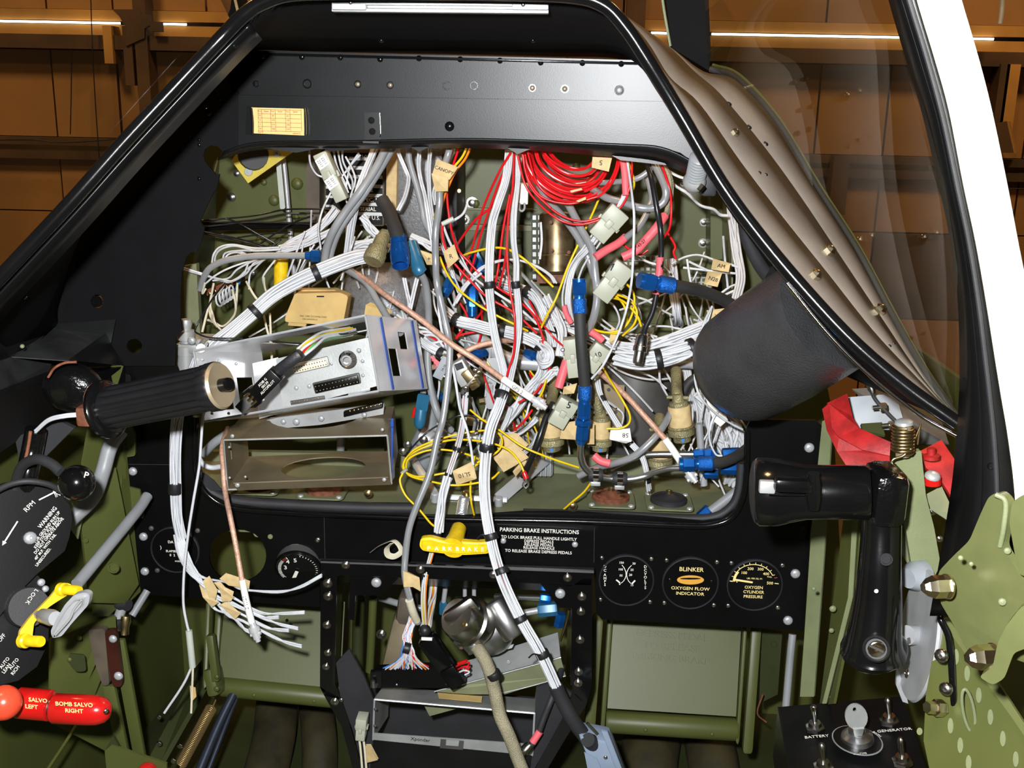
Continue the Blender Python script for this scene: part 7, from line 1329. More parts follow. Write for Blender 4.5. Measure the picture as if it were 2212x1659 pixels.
# ================================================================ side console with throttle quadrant
sl = thing('canopy_sill', 'black canopy sill with ledge tops coloured grey as if lit beside the throttle', 'sill', P(100, 900, 1.0))
qs('inner_wall', [(-80, 640, .76), (40, 575, .86), (124, 655, 1.088), (118, 712, 1.088), (22, 772, .97), (-80, 812, .84)], 'black', sl)
qs('ledge', [(118, 710, 1.085), (228, 722, 1.085), (150, 779, 1.0), (20, 770, .97)], 'shelf_lit_grey', sl); qs('ledge_back', [(112, 700, 1.088), (250, 690, 1.088), (240, 740, 1.086), (118, 714, 1.086)], 'black', sl)
qs('sill_top', [(-60, 776, .86), (22, 772, .97), (112, 786, 1.06), (104, 804, 1.05), (-60, 872, .84)], 'shelf_lit_grey', sl); qs('sill_face', [(-60, 866, .84), (104, 802, 1.05), (270, 790, 1.09), (272, 870, 1.09), (180, 905, 1.05), (72, 925, .98), (-60, 1020, .84)], 'black_panel', sl)
qs('ledge_face', [(150, 778, 1.0), (228, 722, 1.085), (268, 790, 1.09), (120, 795, 1.05)], 'black', sl)
tube('edge_highlight', [(-40, 742, .9), (40, 712, .98), (110, 690, 1.06)], 2, 'black_gloss', sl); tube('edge_highlight', [(20, 771, .965), (80, 740, 1.03), (118, 708, 1.08)], 2, 'black_gloss', sl)
screws(sl, [(48, 748, 5), (8, 765, 6)], .95, 5, 'olive_light', 'rivet', nrm=(.4, -.8, .3), name='rivet')
# green side structure
ss = thing('side_channel', 'olive side frame channels between the sill and the panel edge', 'frame', P(250, 1340, 1.08))
qs('channel_face', [(226, 905, 1.07), (262, 790, 1.085), (246, 785, 1.085), (205, 830, 1.06), (175, 1000, 1.03), (200, 1330, 1.03), (230, 1330, 1.05), (262, 1300, 1.08), (268, 1000, 1.08)], 'olive', ss, t=.003); qs('channel_flange', [(270, 930, 1.085), (276, 1000, 1.085), (304, 1278, 1.088), (270, 1310, 1.06), (252, 1200, 1.05)], 'olive', ss, t=.003)
qs('lower_box', [(165, 1050, 1.0), (250, 1010, 1.03), (300, 1262, 1.05), (272, 1304, 1.05), (196, 1302, 1.0)], 'olive', ss, t=.004)
qs('gusset_plate', [(150, 1060, .98), (180, 1110, .98), (168, 1165, .98), (150, 1140, .98)], 'olive_light', ss, t=.002); screws(ss, [(185, 1167, 7), (246, 1226, 14)], .997, 8, 'olive', 'hole', name='rivet')
for pts in ([(266, 890), (292, 935), (292, 985), (272, 988), (262, 950)], [(270, 1050), (302, 1058), (310, 1120), (288, 1122), (272, 1090)]): plate('clip_bracket', pts, 1.085, 3, 'olive', ss, rr=5)
qs('lower_skin', [(110, 1380, .96), (250, 1330, 1.02), (262, 1640, 1.02), (108, 1560, .94)], 'olive', ss, t=.003); plate('slot_plate', [(148, 1412), (182, 1415), (186, 1450), (165, 1452), (150, 1436)], .955, 2, 'olive_dark', ss, rr=6)
screws(ss, [(172, 1378, 6), (150, 1425, 6)], .955, 6, 'olive', 'rivet', name='rivet')
# pushrods
pr_ = thing('throttle_pushrod', 'thick grey tube running down from the throttle grip', 'rod', P(160, 1115, .95)); tube('tube', [(262, 930, 1.0), (238, 965, .99), (222, 1020, .98), (200, 1075, .96), (150, 1125, .94)], 17, 'wire_grey', pr_, n=16)
pr2 = thing('mixture_pushrod', 'straight grey tube slanting from the panel edge to the yellow lever', 'rod', P(165, 1265, .9)); tube('tube', [(318, 1072, 1.06), (290, 1112, 1.03), (166, 1262, .92)], 13, 'wire_grey', pr2, n=16)
pr3 = thing('mixture_linkage', 'grey link tubes with brass ends under the panel corner', 'linkage', P(260, 1380, 1.08)); tube('tube', [(318, 1276, 1.1), (285, 1330, 1.08)], 9, 'wire_grey', pr3); tube('tube', [(264, 1312, 1.06), (245, 1362, 1.05)], 12, 'wire_grey', pr3)
for a, b, m, r in (((272, 1330), (268, 1370), 'brass', 11), ((255, 1302), (278, 1308), 'rubber', 13), ((236, 1336), (262, 1350), 'rubber', 12)): lathe('collar', P(*a, 1.055), P(*b, 1.05), [(0, S(r)), (.3, S(r * 1.15)), (.6, S(r * .9)), (1, S(r))], m, pr3, n=14)
# throttle
th = thing('throttle_lever', 'black fluted throttle twist grip with a rust-rimmed collar', 'lever', P(230, 940, .82))
A_, B_ = P(236, 882, .83), P(476, 833, .80); q = S(1, .82)
lathe('grip', A_, B_, [(0, q * 46), (.04, q * 49), (.1, q * 50), (.88, q * 50), (.9, q * 53), (.98, q * 54), (1, q * 50)], 'bakelite', th, n=128, flutes=16, fdepth=.11, angle=50)
lathe('collar', P(222, 886, .832), P(240, 882, .83), [(0, q * 56), (.2, q * 66), (.6, q * 68), (.8, q * 64), (1, q * 52)], 'black_gloss', th, n=40); lathe('rust_ring', P(219, 887, .8325), P(226, 885, .832), [(0, q * 60), (.5, q * 65), (1, q * 60)], 'rust', th, n=40)
lathe('end_ring', P(470, 834, .801), P(480, 832, .80), [(0, q * 51), (.5, q * 52), (1, q * 48), (.8, q * 36), (.8, .0003)], 'brownsteel', th, n=40); lathe('mic_button', P(476, 833, .80), P(498, 829, .797), [(0, q * 15), (.8, q * 15), (1, q * 13), (1, .0003)], 'black_gloss', th, n=22)
ball('switch_housing', P(158, 838, .875), S(68, .875), 'black_lumpy', th, 36, (1, .6, .82))
tube('rust_edge', [(104, 815, .848), (118, 795, .848), (140, 784, .848), (165, 782, .848)], 3, 'rust', th)
cbox('clamp_block', P(190, 895, .84), (S(36, .84), 0, 0), (0, .02, 0), (0, 0, S(46, .84)), 'rust', th, .003)
for k in (0, 5): tube('mic_wire', [(175, 893 + k, .838), (140, 896 + k, .838), (105, 905 + k, .845), (76, 930 + k, .855)], 3, 'wire_white', th)
tube('lever_arm', [(78, 928, .86), (70, 970, .86), (58, 1030, .85), (50, 1080, .85)], 24, 'black_gloss', th, n=14); tube('copper_edge', [(66, 932, .848), (60, 970, .848), (50, 1010, .845)], 4, 'rust', th); plate('arm_plate', [(34, 955), (45, 940), (120, 905), (160, 925), (100, 985), (40, 985)], .88, 5, 'rubber', th)
# propeller lever
pv = thing('propeller_lever', 'black ball knob lettered P on a curved arm', 'lever', P(165, 1085, .80))
kb0 = ball('knob', P(166, 1043, .80), S(41, .80), 'black_gloss', pv, 32); tube('arm', [(132, 1020, .81), (110, 1002, .815), (80, 992, .82), (50, 1005, .83), (35, 1040, .84), (25, 1090, .84)], 12, 'rubber', pv, n=14)
pc3 = P(187, 1027, .80); nn = (CAM - P(166, 1043, .80)); 
txt(kb0, 'P', P(185, 1028, .7862) + V((0, .0012, 0)), V((.9, 0, -.35)), V((.3, 0, .95)), S(15, .79), 'lettering', bold=.01)
# quadrant cover
qc = thing('quadrant_cover', 'black throttle quadrant cover with white warning lettering', 'cover', P(60, 1260, .84))
qo, qn = P(60, 1150, .83), V((.62, -.70, .34)).normalized()
def Q(x, y, d=0.): return PN(x, y, qo + qn * d, qn)
cv0 = sheet('cover_plate', [Q(*p) for p in [(-80, 1120), (-30, 1066), (20, 1040), (60, 1036), (100, 1045), (130, 1060), (150, 1090), (156, 1120), (150, 1160), (140, 1190), (110, 1215), (80, 1240), (40, 1280), (0, 1330), (-80, 1400)]], qn * -.03, 'black_panel', qc)
tube('cover_rim', [(-60, 1100, .81), (0, 1056, .815), (50, 1040, .82), (100, 1045, .83), (135, 1062, .84)], 7, 'rubber', qc, n=10)
ux, uy = (Q(112, 1135) - Q(80, 1175)).normalized(), None; uy = qn.cross(ux)
for s, x, y, h in (('WARNING', 85, 1140, 9.5), ('FOR GROUND RUN UP', 75, 1172, 6.6), ('KEEP STICK FULL BACK', 75, 1184, 6.6), ('DO NOT OPERATE ABOVE', 75, 1196, 6.6), ('40" M.P. WITH TAIL', 76, 1209, 6.6), ('UNSECURED.', 78, 1223, 6.6)): txt(cv0, s, Q(x, y, .0006), ux, uy, S(h, .84), 'lettering', stretch=.88, bold=.008, align='LEFT')
txt(cv0, 'RPM', Q(64, 1094, .0006), (Q(80, 1082) - Q(50, 1112)), qn.cross(Q(80, 1082) - Q(50, 1112)), S(11, .83), 'lettering'); txt(cv0, 'INCR', Q(132, 1066, .0006), Q(140, 1064) - Q(120, 1072), qn.cross(Q(140, 1064) - Q(120, 1072)), S(9, .83), 'lettering')
for a, b in (((84, 1080), (116, 1064)), ((38, 1126), (10, 1170))):
    A3, B3 = Q(*a, .0006), Q(*b, .0006); d = (B3 - A3).normalized(); n_ = qn.cross(d) * S(1.6, .83); sheet('arrow_shaft', [A3 - n_, B3 - n_, B3 + n_, A3 + n_], qn * .0003, 'lettering', cv0); sheet('arrow_head', [B3 - n_ * 3, B3 + d * S(10, .83), B3 + n_ * 3], qn * .0003, 'lettering', cv0)
screw(qc, Q(65, 1162, .001), 15, 'alu_paint', 'dome', qn); screws(qc, [(89, 1258, 9), (98, 1272, 8), (6, 1350, 9)], .83, 9, 'alu_paint', 'dome', nrm=qn)
lq = thing('lower_quadrant', 'black lower quadrant plate lettered for mixture settings', 'plate', P(40, 1480, .84))
sheet('plate', [Q(*p, -.012) for p in [(-80, 1290), (0, 1240), (70, 1232), (96, 1258), (100, 1300), (106, 1340), (104, 1390), (80, 1440), (40, 1470), (-80, 1500)]], qn * -.02, 'black_panel', lq)
for s, x, y, h in (('AUTO', 10, 1432, 8), ('LEAN', 14, 1444, 8), ('AUTO', 30, 1434, 8), ('RICH', 33, 1448, 8), ('OFF', 4, 1378, 9)): txt(lq, s, Q(x, y, -.0114), ux, uy, S(h, .83), 'lettering', stretch=.86)
# lock disc, yellow lever, grey knob
ld = thing('friction_lock', 'dark knurled friction lock disc lettered LOCK', 'disc', P(65, 1360, .82)); cdk = Q(62, 1312, .004); q = S(48, .82)
lathe('disc', cdk - qn * .012, cdk + qn * .002, [(0, q), (.8, q), (1, q * .93), (1, .0003)], 'rubber', ld, n=60, flutes=30, fdepth=.05)
for s, x, y in (('L', 78, 1276), ('O', 71, 1284), ('C', 65, 1292), ('K', 60, 1301)): txt(ld, s, Q(x, y, .0068), -ux, -uy, S(9, .82), 'lettering')
yl = thing('mixture_lever', 'yellow twin-pin mixture lever bar', 'lever', P(50, 1400, .80)); o2 = .014
sheet('bar', [Q(*p, o2) for p in rnd([(122, 1268), (136, 1258), (152, 1262), (150, 1280), (118, 1300), (100, 1312), (70, 1345), (64, 1392), (46, 1400), (36, 1392), (40, 1362), (60, 1335), (104, 1290)], 6, 3)], qn * .006, 'yellow', yl)
for a, b, r in (((130, 1273), (172, 1276), 12), ((48, 1384), (90, 1386), 13)): c0, c1 = Q(*a, o2 + .004), P(*b, Q(*a, o2).y - .012); lathe('pin', c0, c1, [(0, S(r + 4, .8)), (.2, S(r + 4, .8)), (.25, S(r, .8)), (.95, S(r, .8)), (1, S(r - 2, .8)), (1, .0002)], 'yellow', yl, n=20)
kg = thing('wing_knob_control', 'cast grey wing knob on a short stem in front of the yellow lever', 'knob', P(110, 1385, .78)); c0 = Q(82, 1328, .02); c1 = P(120, 1336, c0.y - .025)
lathe('stem', c0, c1, [(0, S(10, .8)), (.2, S(10, .8)), (.3, S(17, .8)), (.8, S(19, .8)), (1, S(16, .8))], 'alu_paint', kg, n=20)
wg = rnd([(178, 1284), (190, 1290), (186, 1312), (150, 1352), (128, 1380), (108, 1384), (104, 1368), (118, 1340), (136, 1310), (155, 1290)], 6, 3)
ob = plate('wing', wg, c1.y - .010, 14, 'alu_paint', kg); bm = bmesh.new(); bm.from_mesh(ob.data); bmesh.ops.bevel(bm, geom=[e for e in bm.edges if e.calc_face_angle(0) > .9], offset=.004, segments=3, affect='EDGES'); bm.to_mesh(ob.data); bm.free(); ob.data.shade_smooth(); ob.data.set_sharp_from_angle(angle=.9)
tube('cast_rib', [(176, 1296), (160, 1316), (150, 1338), (120, 1372)], 3, 'alu_dull', kg, Y=c1.y - .011)
# bomb salvo handles
def salvo(lab, x0, x1, y0, y1, r, lines, round_end):
    A1, B1 = P(x0, y0, .80), P(x1, y1, .80); q = S(1, .8); t = thing('salvo_handle', lab, 'handle', P(x0, y0 + r, .8))
    pr = [(0, q * r * .9), (.03, q * r), (.97, q * r), (1, q * r * .9)] if not round_end else [(0, q * r * .92), (.03, q * r), (.62, q * r), (.78, q * r * .95), (.9, q * r * .78), (.97, q * r * .5), (1, .0004)]
    g0 = lathe('grip', A1, B1, pr, 'red', t, n=36, angle=50); d = (B1 - A1).normalized()
    for s, x, y, h in lines: txt(g0, s, P(x, y, .80 - S(r * 1.03, .8)), d, V((0, -1, 0)).cross(d) * -1 if (V((0, -1, 0)).cross(d) * -1).z > 0 else V((0, -1, 0)).cross(d), S(h, .77), 'lettering_cream', bold=.02)
    return t
s1 = salvo('red bomb salvo handle with rounded end beside the green link arm', 116, 240, 1530, 1536, 36, [('BOMB SALVO', 160, 1522, 11), ('RIGHT', 160, 1536, 11)], True); lathe('metal_band', P(108, 1527, .80), P(118, 1529, .80), [(0, S(28, .8)), (1, S(28, .8))], 'steel', s1, n=30); screw(s1, P(229, 1536, .785), 7, 'steel', 'dome', (.7, -.7, 0))
s2 = salvo('red bomb salvo handle half hidden behind the orange ball', 40, 110, 1518, 1524, 37, [('SALVO', 82, 1513, 11), ('LEFT', 68, 1527, 11)], False)
tag(ball('orange_ball_knob', P(8, 1518, .76), S(42, .76), 'orange_red', None, 32), 'orange-red ball knob in front of the bomb salvo handles', 'knob')
for s_ in (s1, s2): lathe('shaft', P(60, 1524, .81), P(116, 1530, .81), [(0, S(12, .8)), (1, S(12, .8))], 'steel', s_, n=12)
tag(ball('red_ball_knob', P(318, 1668, .95), S(24, .95), 'red', None, 24), 'small red ball knob behind the lower olive bracket', 'knob')
# scissor link, arms, spring, rods
sk = thing('scissor_link', 'dark brown phenolic link with two rivets on olive arms', 'linkage', P(280, 1620, .98))
ob = plate('phenolic_plate', rnd([(226, 1362), (250, 1360), (264, 1470), (262, 1484), (244, 1484), (234, 1440)], 8), .965, 5, 'phenolic', sk); plate('rear_plate', rnd([(190, 1360), (226, 1358), (236, 1480), (222, 1482), (204, 1430)], 8), .975, 8, 'taupe', sk)
screws(sk, [(244, 1380, 10), (256, 1460, 11)], .963, 10, 'alu_paint', 'rivet', name='rivet')
for a, b, w in (((212, 1400), (168, 1500), 22), ((230, 1410), (196, 1500), 22), ((236, 1480), (270, 1640), 26), ((256, 1380), (304, 1640), 26)): A1, B1 = P(*a, .985), P(*b, .99); cbox('arm', (A1 + B1) / 2, B1 - A1, V((S(w), 0, 0)), (0, .006, 0), 'olive', sk, .001)
lb = thing('lower_bracket', 'olive sheet bracket at the foot of the link arms', 'bracket', P(290, 1690, .96)); plate('plate', [(226, 1622), (240, 1610), (360, 1650), (360, 1700), (234, 1700)], .955, 3, 'olive', lb); plate('ear', [(226, 1622), (244, 1590), (262, 1622), (240, 1636)], .957, 3, 'olive_dark', lb)
tube('console_edge', [(104, 1660, .9), (150, 1590, .95), (180, 1540, .98)], 4, 'olive', lb)
def coil(par, name, a, b, Y, rpx, turns, wpx, mat):
    A1, B1 = P(*a, Y), P(*b, Y); M = basis(B1 - A1); L = (B1 - A1).length; R1 = S(rpx, Y); N = int(turns * 10)
    pts = [A1 + M @ V((math.cos(6.283 * i / 10) * R1, math.sin(6.283 * i / 10) * R1, L * i / N)) for i in range(N + 1)]
    vv, ff = tube_geo(pts, S(wpx, Y), 6); return mk(name, vv, ff, mat, par, angle=80)
sp = thing('return_spring', 'long brass-coloured coil spring low beside the pedal', 'spring', P(390, 1655, 1.1)); coil(sp, 'coil', (456, 1530), (392, 1650), 1.1, 13, 38, 1.7, 'spring_steel'); tube('spring_hook', [(460, 1526, 1.1), (466, 1512, 1.1)], 2, 'spring_steel', sp)
rd = thing('pedal_rod', 'pair of dark steel rods slanting under the pedal', 'rod', P(430, 1690, 1.1)); tube('rod', [(504, 1500, 1.16), (470, 1570, 1.13), (420, 1690, 1.08)], 11, 'dark_rod', rd); tube('rod', [(512, 1505, 1.17), (486, 1570, 1.14), (440, 1690, 1.09)], 6, 'dark_rod', rd)
fr_ = thing('footwell_rail', 'olive slide rail with bolts in the footwell', 'rail', P(340, 1680, 1.15)); qs('rail', [(310, 1580, 1.2), (440, 1420, 1.25), (470, 1430, 1.22), (350, 1640, 1.1), (320, 1640, 1.1)], 'olive_dark', fr_, t=.006); screws(fr_, [(345, 1605, 7), (390, 1610, 7), (376, 1642, 7), (345, 1548, 6)], 1.1, 7, 'steel', 'hex', name='bolt')
ph2 = thing('pedal_hinge_lug', 'olive hinge lug at the end of the pedal roll', 'hinge', P(465, 1505, 1.16)); stick('lug', (458, 1440), (470, 1500), 30, .03, 'olive', ph2, 1.16, 1.15, .005); stick('lever', (455, 1370), (468, 1470), 18, .012, 'olive', ph2, 1.15, 1.14, .002); screws(ph2, [(468, 1462, 6), (468, 1488, 7)], 1.13, 6, 'olive', 'dome', name='bolt')
wsp = thing('splice_wire', 'single white wire with a grey splice ending in two bare tails', 'wire', P(380, 1540, .99))
tube('wire', [(444, 880, 1.0), (438, 905, 1.0), (434, 960, 1.0), (430, 1010, 1.0), (418, 1080, 1.0), (407, 1150, 1.0), (398, 1230, 1.0), (396, 1300, 1.0), (403, 1345, 1.0), (410, 1370, 1.0)], 3.2, 'wire_white', wsp); tube('splice', [(408, 1362, 1.0), (412, 1400, .998), (416, 1440, 1.0)], 8, 'sleeve_clear', wsp, n=12)
tube('tail', [(415, 1438, 1.0), (395, 1480, 1.0), (355, 1540, 1.0)], 3.2, 'wire_white', wsp); tube('tail', [(417, 1438, 1.0), (415, 1490, 1.0), (413, 1540, 1.0)], 2.8, 'wire_cream', wsp); qs('tape_flag', [(410, 1482, 1.0), (422, 1486, 1.0), (424, 1505, 1.0), (412, 1518, 1.0)], 'tan_box', wsp)
# ================================================================ canopy crank and brackets on the other side
ck2 = thing('canopy_crank', 'glossy black canopy crank handle on a thick curved arm', 'crank', P(1890, 1450, .76))
q = S(1, .78); A_, B_ = P(1630, 1062, .79), P(1878, 1064, .775)
lathe('grip', A_, B_, [(0, q * 62), (.01, q * 72), (.04, q * 77), (.2, q * 76), (.32, q * 68), (.45, q * 61), (.6, q * 60), (.96, q * 60), (1, q * 56)], 'black_gloss', ck2, n=44, angle=50)
lathe('end_rim', P(1627, 1062, .79), P(1634, 1062, .79), [(0, q * 58), (.5, q * 70), (1, q * 70)], 'rubber', ck2, n=40)
cbox('knuckle', P(1910, 1066, .782), (q * 76, 0, 0), (0, .044, 0), (0, 0, q * 124), 'black_lumpy', ck2, .008)
# curved arm as a swept rounded bar
arm = [P(1906, 1070, .785), P(1904, 1140, .782), P(1900, 1220, .775), P(1896, 1300, .77), P(1888, 1380, .765), P(1886, 1412, .765)]
vs, fs = tube_geo(catmull(arm, 6), [q * (42 + 30 * (k / 30.) ** 2.2) for k in range(31)], 20, flat=1.0); mk('arm', vs, fs, 'black_gloss', ck2, angle=60)
ball('hub', P(1888, 1402, .772), q * 76, 'black_gloss', ck2, 30, (1, .55, .78))
lathe('hub_boss', P(1893, 1402, .742), P(1893, 1402, .735), [(0, q * 29), (.5, q * 29), (1, q * 25), (.3, q * 22), (.3, .0003)], 'rubber', ck2, n=26)
screw(ck2, P(1893, 1401, .738), 20, 'cadmium', 'flat', name='slotted_screw'); stick('screw_slot', (1878, 1394), (1908, 1408), 4, .002, 'dark_grey', ck2, .7335, .7335, 0)
screw(ck2, P(1914, 1208, .755), 15, 'rubber', 'hole', name='dimple'); screw(ck2, P(1893, 1277, .750), 5, 'paper', 'rivet', name='paint_chip')
cbox('lever_slot', P(1657, 1051, .757), (q * 34, 0, 0), (0, .006, 0), (0, 0, q * 28), 'alu_dull', ck2, .0012)
cbox('latch_lever', P(1712, 1046, .757), (q * 84, 0, 0), (0, .014, 0), (0, 0, q * 32), 'black_gloss', ck2, .004); lathe('latch_pivot', P(1758, 1022, .757), P(1758, 1100, .757), [(0, q * 13), (.3, q * 16), (.7, q * 16), (1, q * 12)], 'black_gloss', ck2, n=18)
tube('grip_seam', [(1660, 1068, .752), (1720, 1070, .757), (1780, 1068, .762)], 2, 'black_gloss', ck2)
dc = thing('crank_disc', 'pale satin metal stop disc seen nearly edge-on behind the crank arm', 'disc', P(1985, 1525, .80)); cd0 = P(1986, 1372, .80); dn = V((-.95, .1, .1)).normalized(); q = S(1, .8)
lathe('disc', cd0 - dn * .002, cd0 + dn * .002, [(0, q * 146), (.5, q * 150), (1, q * 146), (1, .0003)], 'alu_paint', dc, n=48); screws(dc, [(1962, 1455, 12)], .80, 10, 'steel', 'dome', nrm=dn); lathe('hub_sleeve', P(1960, 1372, .795), P(1980, 1372, .80), [(0, q * 22), (1, q * 22)], 'alu_paint', dc, n=24)
plate('slot', [(1960, 1380), (1966, 1378), (1968, 1390), (1962, 1392)], .79, 1, 'dark_grey', dc); plate('notch_tab', [(1938, 1440), (1955, 1490), (1962, 1520), (1950, 1516), (1936, 1480)], .812, 3, 'alu_paint', dc)
# light green release lever with spring
gl = thing('release_lever', 'pale green painted release lever standing behind the crank', 'lever', P(1980, 1240, .83))
ob = plate('lever_face', rnd([(1928, 998), (1960, 985), (1990, 972), (2000, 1070), (2018, 1140), (2032, 1220), (2010, 1262), (1972, 1240), (1958, 1150), (1948, 1060)], 6), .83, 6, 'olive_light', gl); plate('lever_side', [(1940, 1020), (1950, 1070), (1960, 1160), (1974, 1240), (1950, 1200), (1940, 1120)], .84, 4, 'olive_grey', gl)
coil(gl, 'spring', (1950, 976), (1952, 920), .815, 22, 8, 3.2, 'brass'); lathe('post', P(1950, 985, .82), P(1953, 912, .82), [(0, S(15, .82)), (.92, S(15, .82)), (1, S(12, .82))], 'brownsteel', gl, n=20); lathe('post_cap', P(1953, 916, .818), P(1953, 906, .818), [(0, S(20, .82)), (.6, S(19, .82)), (1, S(12, .82))], 'alu_dull', gl, n=22)
tube('spring_leg', [(1970, 968, .81), (1950, 985, .81), (1930, 992, .81), (1924, 1005, .81)], 3.2, 'brass', gl); tube('spring_leg', [(1976, 950, .82), (1986, 925, .82), (1988, 918, .82), (1982, 960, .82)], 2.5, 'brass', gl)
lathe('pivot_bush', P(1960, 1250, .82), P(1992, 1240, .83), [(0, S(22, .82)), (.5, S(34, .82)), (1, S(34, .82))], 'grey_paint', gl, n=22)
rbk = thing('red_bracket', 'worn red painted emergency release bracket behind the pale lever', 'bracket', P(1850, 1008, .9))
qs('top_face', [(1788, 870, .9), (1830, 850, .91), (1842, 900, .91), (1857, 925, .905), (1924, 955, .88), (1922, 985, .875), (1862, 972, .885), (1810, 945, .9), (1794, 925, .9)], 'red_paint', rbk, t=.003); qs('front_face', [(1776, 884, .895), (1790, 872, .898), (1796, 925, .896), (1812, 946, .893), (1862, 973, .88), (1922, 986, .872), (1922, 1010, .872), (1828, 1006, .885), (1808, 975, .89), (1786, 930, .893)], 'red_paint', rbk, t=.003)
qs('rear_arm', [(1986, 975, .87), (2034, 950, .88), (2062, 992, .86), (2060, 1080, .84), (2034, 1040, .85), (2000, 1010, .86)], 'red_paint', rbk, t=.004); lathe('red_stud', P(2012, 990, .85), P(2012, 968, .85), [(0, S(18, .85)), (.3, S(18, .85)), (.4, S(9, .85)), (1, S(9, .85))], 'red_paint', rbk, n=20); lathe('red_washer', P(2014, 1046, .84), P(2014, 1030, .84), [(0, S(18, .84)), (1, S(18, .84))], 'red', rbk, n=22); screw(rbk, P(2014, 1030, .838), 17, 'alu_dull', 'dome', V((0, -.3, 1)))
gpk = thing('latch_housing', 'grey latch housing plates and screws under the shroud end', 'housing', P(1930, 960, .95)); qs('plate', [(1832, 858, .96), (1935, 850, .96), (1958, 930, .94), (1852, 925, .95)], 'grey_paint', gpk, t=.004); qs('green_tab', [(1860, 915, .94), (1905, 912, .94), (1912, 940, .93), (1864, 930, .93)], 'olive_dark', gpk, t=.003); qs('rear_plate', [(1840, 840, 1.0), (2010, 830, .98), (2050, 960, .93), (1960, 960, .96)], 'dark_grey', gpk, t=.003)
for x, y in ((1893, 879), (1912, 918)): hexa('bolt_head', P(x + 22, y, .925), P(x + 8, y + 1, .925), S(10, .93), 'cadmium', gpk); tube('bolt_shank', [(x + 12, y, .925), (x - 8, y + 2, .925)], 5, 'steel', gpk)
tube('control_cable', [(1880, 838, .94), (1890, 862, .93), (1915, 890, .92), (1940, 915, .91)], 4, 'rubber', gpk); lathe('cable_end', P(1878, 820, .94), P(1886, 852, .935), [(0, S(9, .94)), (.6, S(9, .94)), (1, S(5, .94))], 'steel', gpk, n=14)
qs('olive_link', [(2000, 1068, .85), (2034, 1050, .85), (2062, 1110, .83), (2056, 1130, .83), (2010, 1100, .84)], 'olive_grey', gpk, t=.004); screws(gpk, [(2014, 1105, 7), (2030, 1164, 6)], .86, 7, 'steel', 'washer', name='bolt')
# near olive bracket
ob_ = thing('hinge_bracket', 'big near olive bracket with rounded ears and gold acorn bolts', 'bracket', P(2120, 1440, .62))
def Bk(pts, Y0, Y1): return [(x, y, Y0 + (Y1 - Y0) * (x - 2030) / 180.) for x, y in pts]
qs('ear_plate', Bk(rnd([(2026, 1236), (2060, 1200), (2094, 1168), (2118, 1110), (2136, 1072), (2158, 1062), (2180, 1084), (2176, 1130), (2165, 1180), (2195, 1230), (2240, 1300), (2240, 1440), (2180, 1420), (2110, 1425), (2096, 1420), (2060, 1350), (2030, 1300)], 12, 3), .66, .60), 'olive_gloss', ob_, t=.005)
qs('second_ear', Bk(rnd([(2180, 1130), (2186, 1085), (2210, 1068), (2260, 1064), (2260, 1260), (2200, 1240)], 10, 3), .63, .585), 'olive_gloss', ob_, t=.005)
tube('ear_edge', [(2150, 1068, .615), (2172, 1084, .612), (2168, 1140, .612), (2160, 1180, .615)], 6, 'olive_light', ob_, n=10)
qs('hook_plate', Bk(rnd([(2212, 1300), (2180, 1340), (2160, 1380), (2150, 1430), (2120, 1452), (2150, 1470), (2175, 1455), (2195, 1400), (2250, 1380), (2250, 1290)], 10, 3), .60, .575), 'olive_gloss', ob_, t=.006)
def acorn(x, y, r, Y, nm): A1 = P(x + r * .9, y, Y); B1 = P(x - r * 1.0, y + 2, Y - .004); q = S(r, Y); lathe('washer', A1 + (A1 - B1) * .08, A1, [(0, q * 1.1), (1, q * 1.1)], 'cadmium', ob_, n=20); lathe('acorn_bolt', A1, B1, [(0, q), (.55, q), (.65, q * .9), (.85, q * .75), (1, q * .45), (1, .0003)], 'cadmium', ob_, n=6, angle=20)
acorn(2020, 1267, 26, .64, 0); acorn(2118, 1419, 29, .60, 0); acorn(2212, 1358, 26, .585, 0)
screws(ob_, [(2176, 1190, 8), (2075, 1205, 6), (2098, 1218, 5), (2165, 1300, 9)], .61, 6, 'olive_light', 'dome', nrm=(-.3, -.9, .2), name='rivet')
pr4 = thing('perforated_rail', 'olive canopy rail with a row of oval lightening holes', 'rail', P(2120, 1690, .66))
ro, rn = P(2120, 1540, .70), V((-.80, -.45, .40)).normalized()
def Rr(x, y, d=0.): return PN(x, y, ro + rn * d, rn)
sheet('rail_face', [Rr(*p) for p in [(2030, 1330), (2070, 1360), (2130, 1440), (2180, 1520), (2260, 1640), (2260, 1720), (2020, 1720), (1995, 1600), (2000, 1500)]], rn * -.004, 'olive', pr4)
sheet('rail_lip', [Rr(*p, .004) for p in [(2036, 1340), (2046, 1330), (2150, 1460), (2212, 1555), (2270, 1640), (2262, 1655), (2190, 1550)]], rn * .003, 'olive_gloss', pr4)
for x, y in ((2066, 1419), (2090, 1455), (2115, 1502), (2140, 1549), (2167, 1596), (2195, 1640), (2054, 1568), (2075, 1610), (2093, 1648), (1987, 1580)):
    sheet('lit_hole_disc', [Rr(*p, .0006) for p in circ(x, y, 6, 17 if x > 1990 else 8, 16)], rn * .0005, 'olive_light', pr4)  # pale discs: the lit surface behind the holes is put into their colour
tube('oval_ring', [(2092 + 12 * math.cos(a) + 8 * math.sin(a), 1535 + 46 * math.sin(a), .70 - .0) for a in [6.283 * i / 14 for i in range(14)]], 4, 'olive_light', pr4, closed=True)
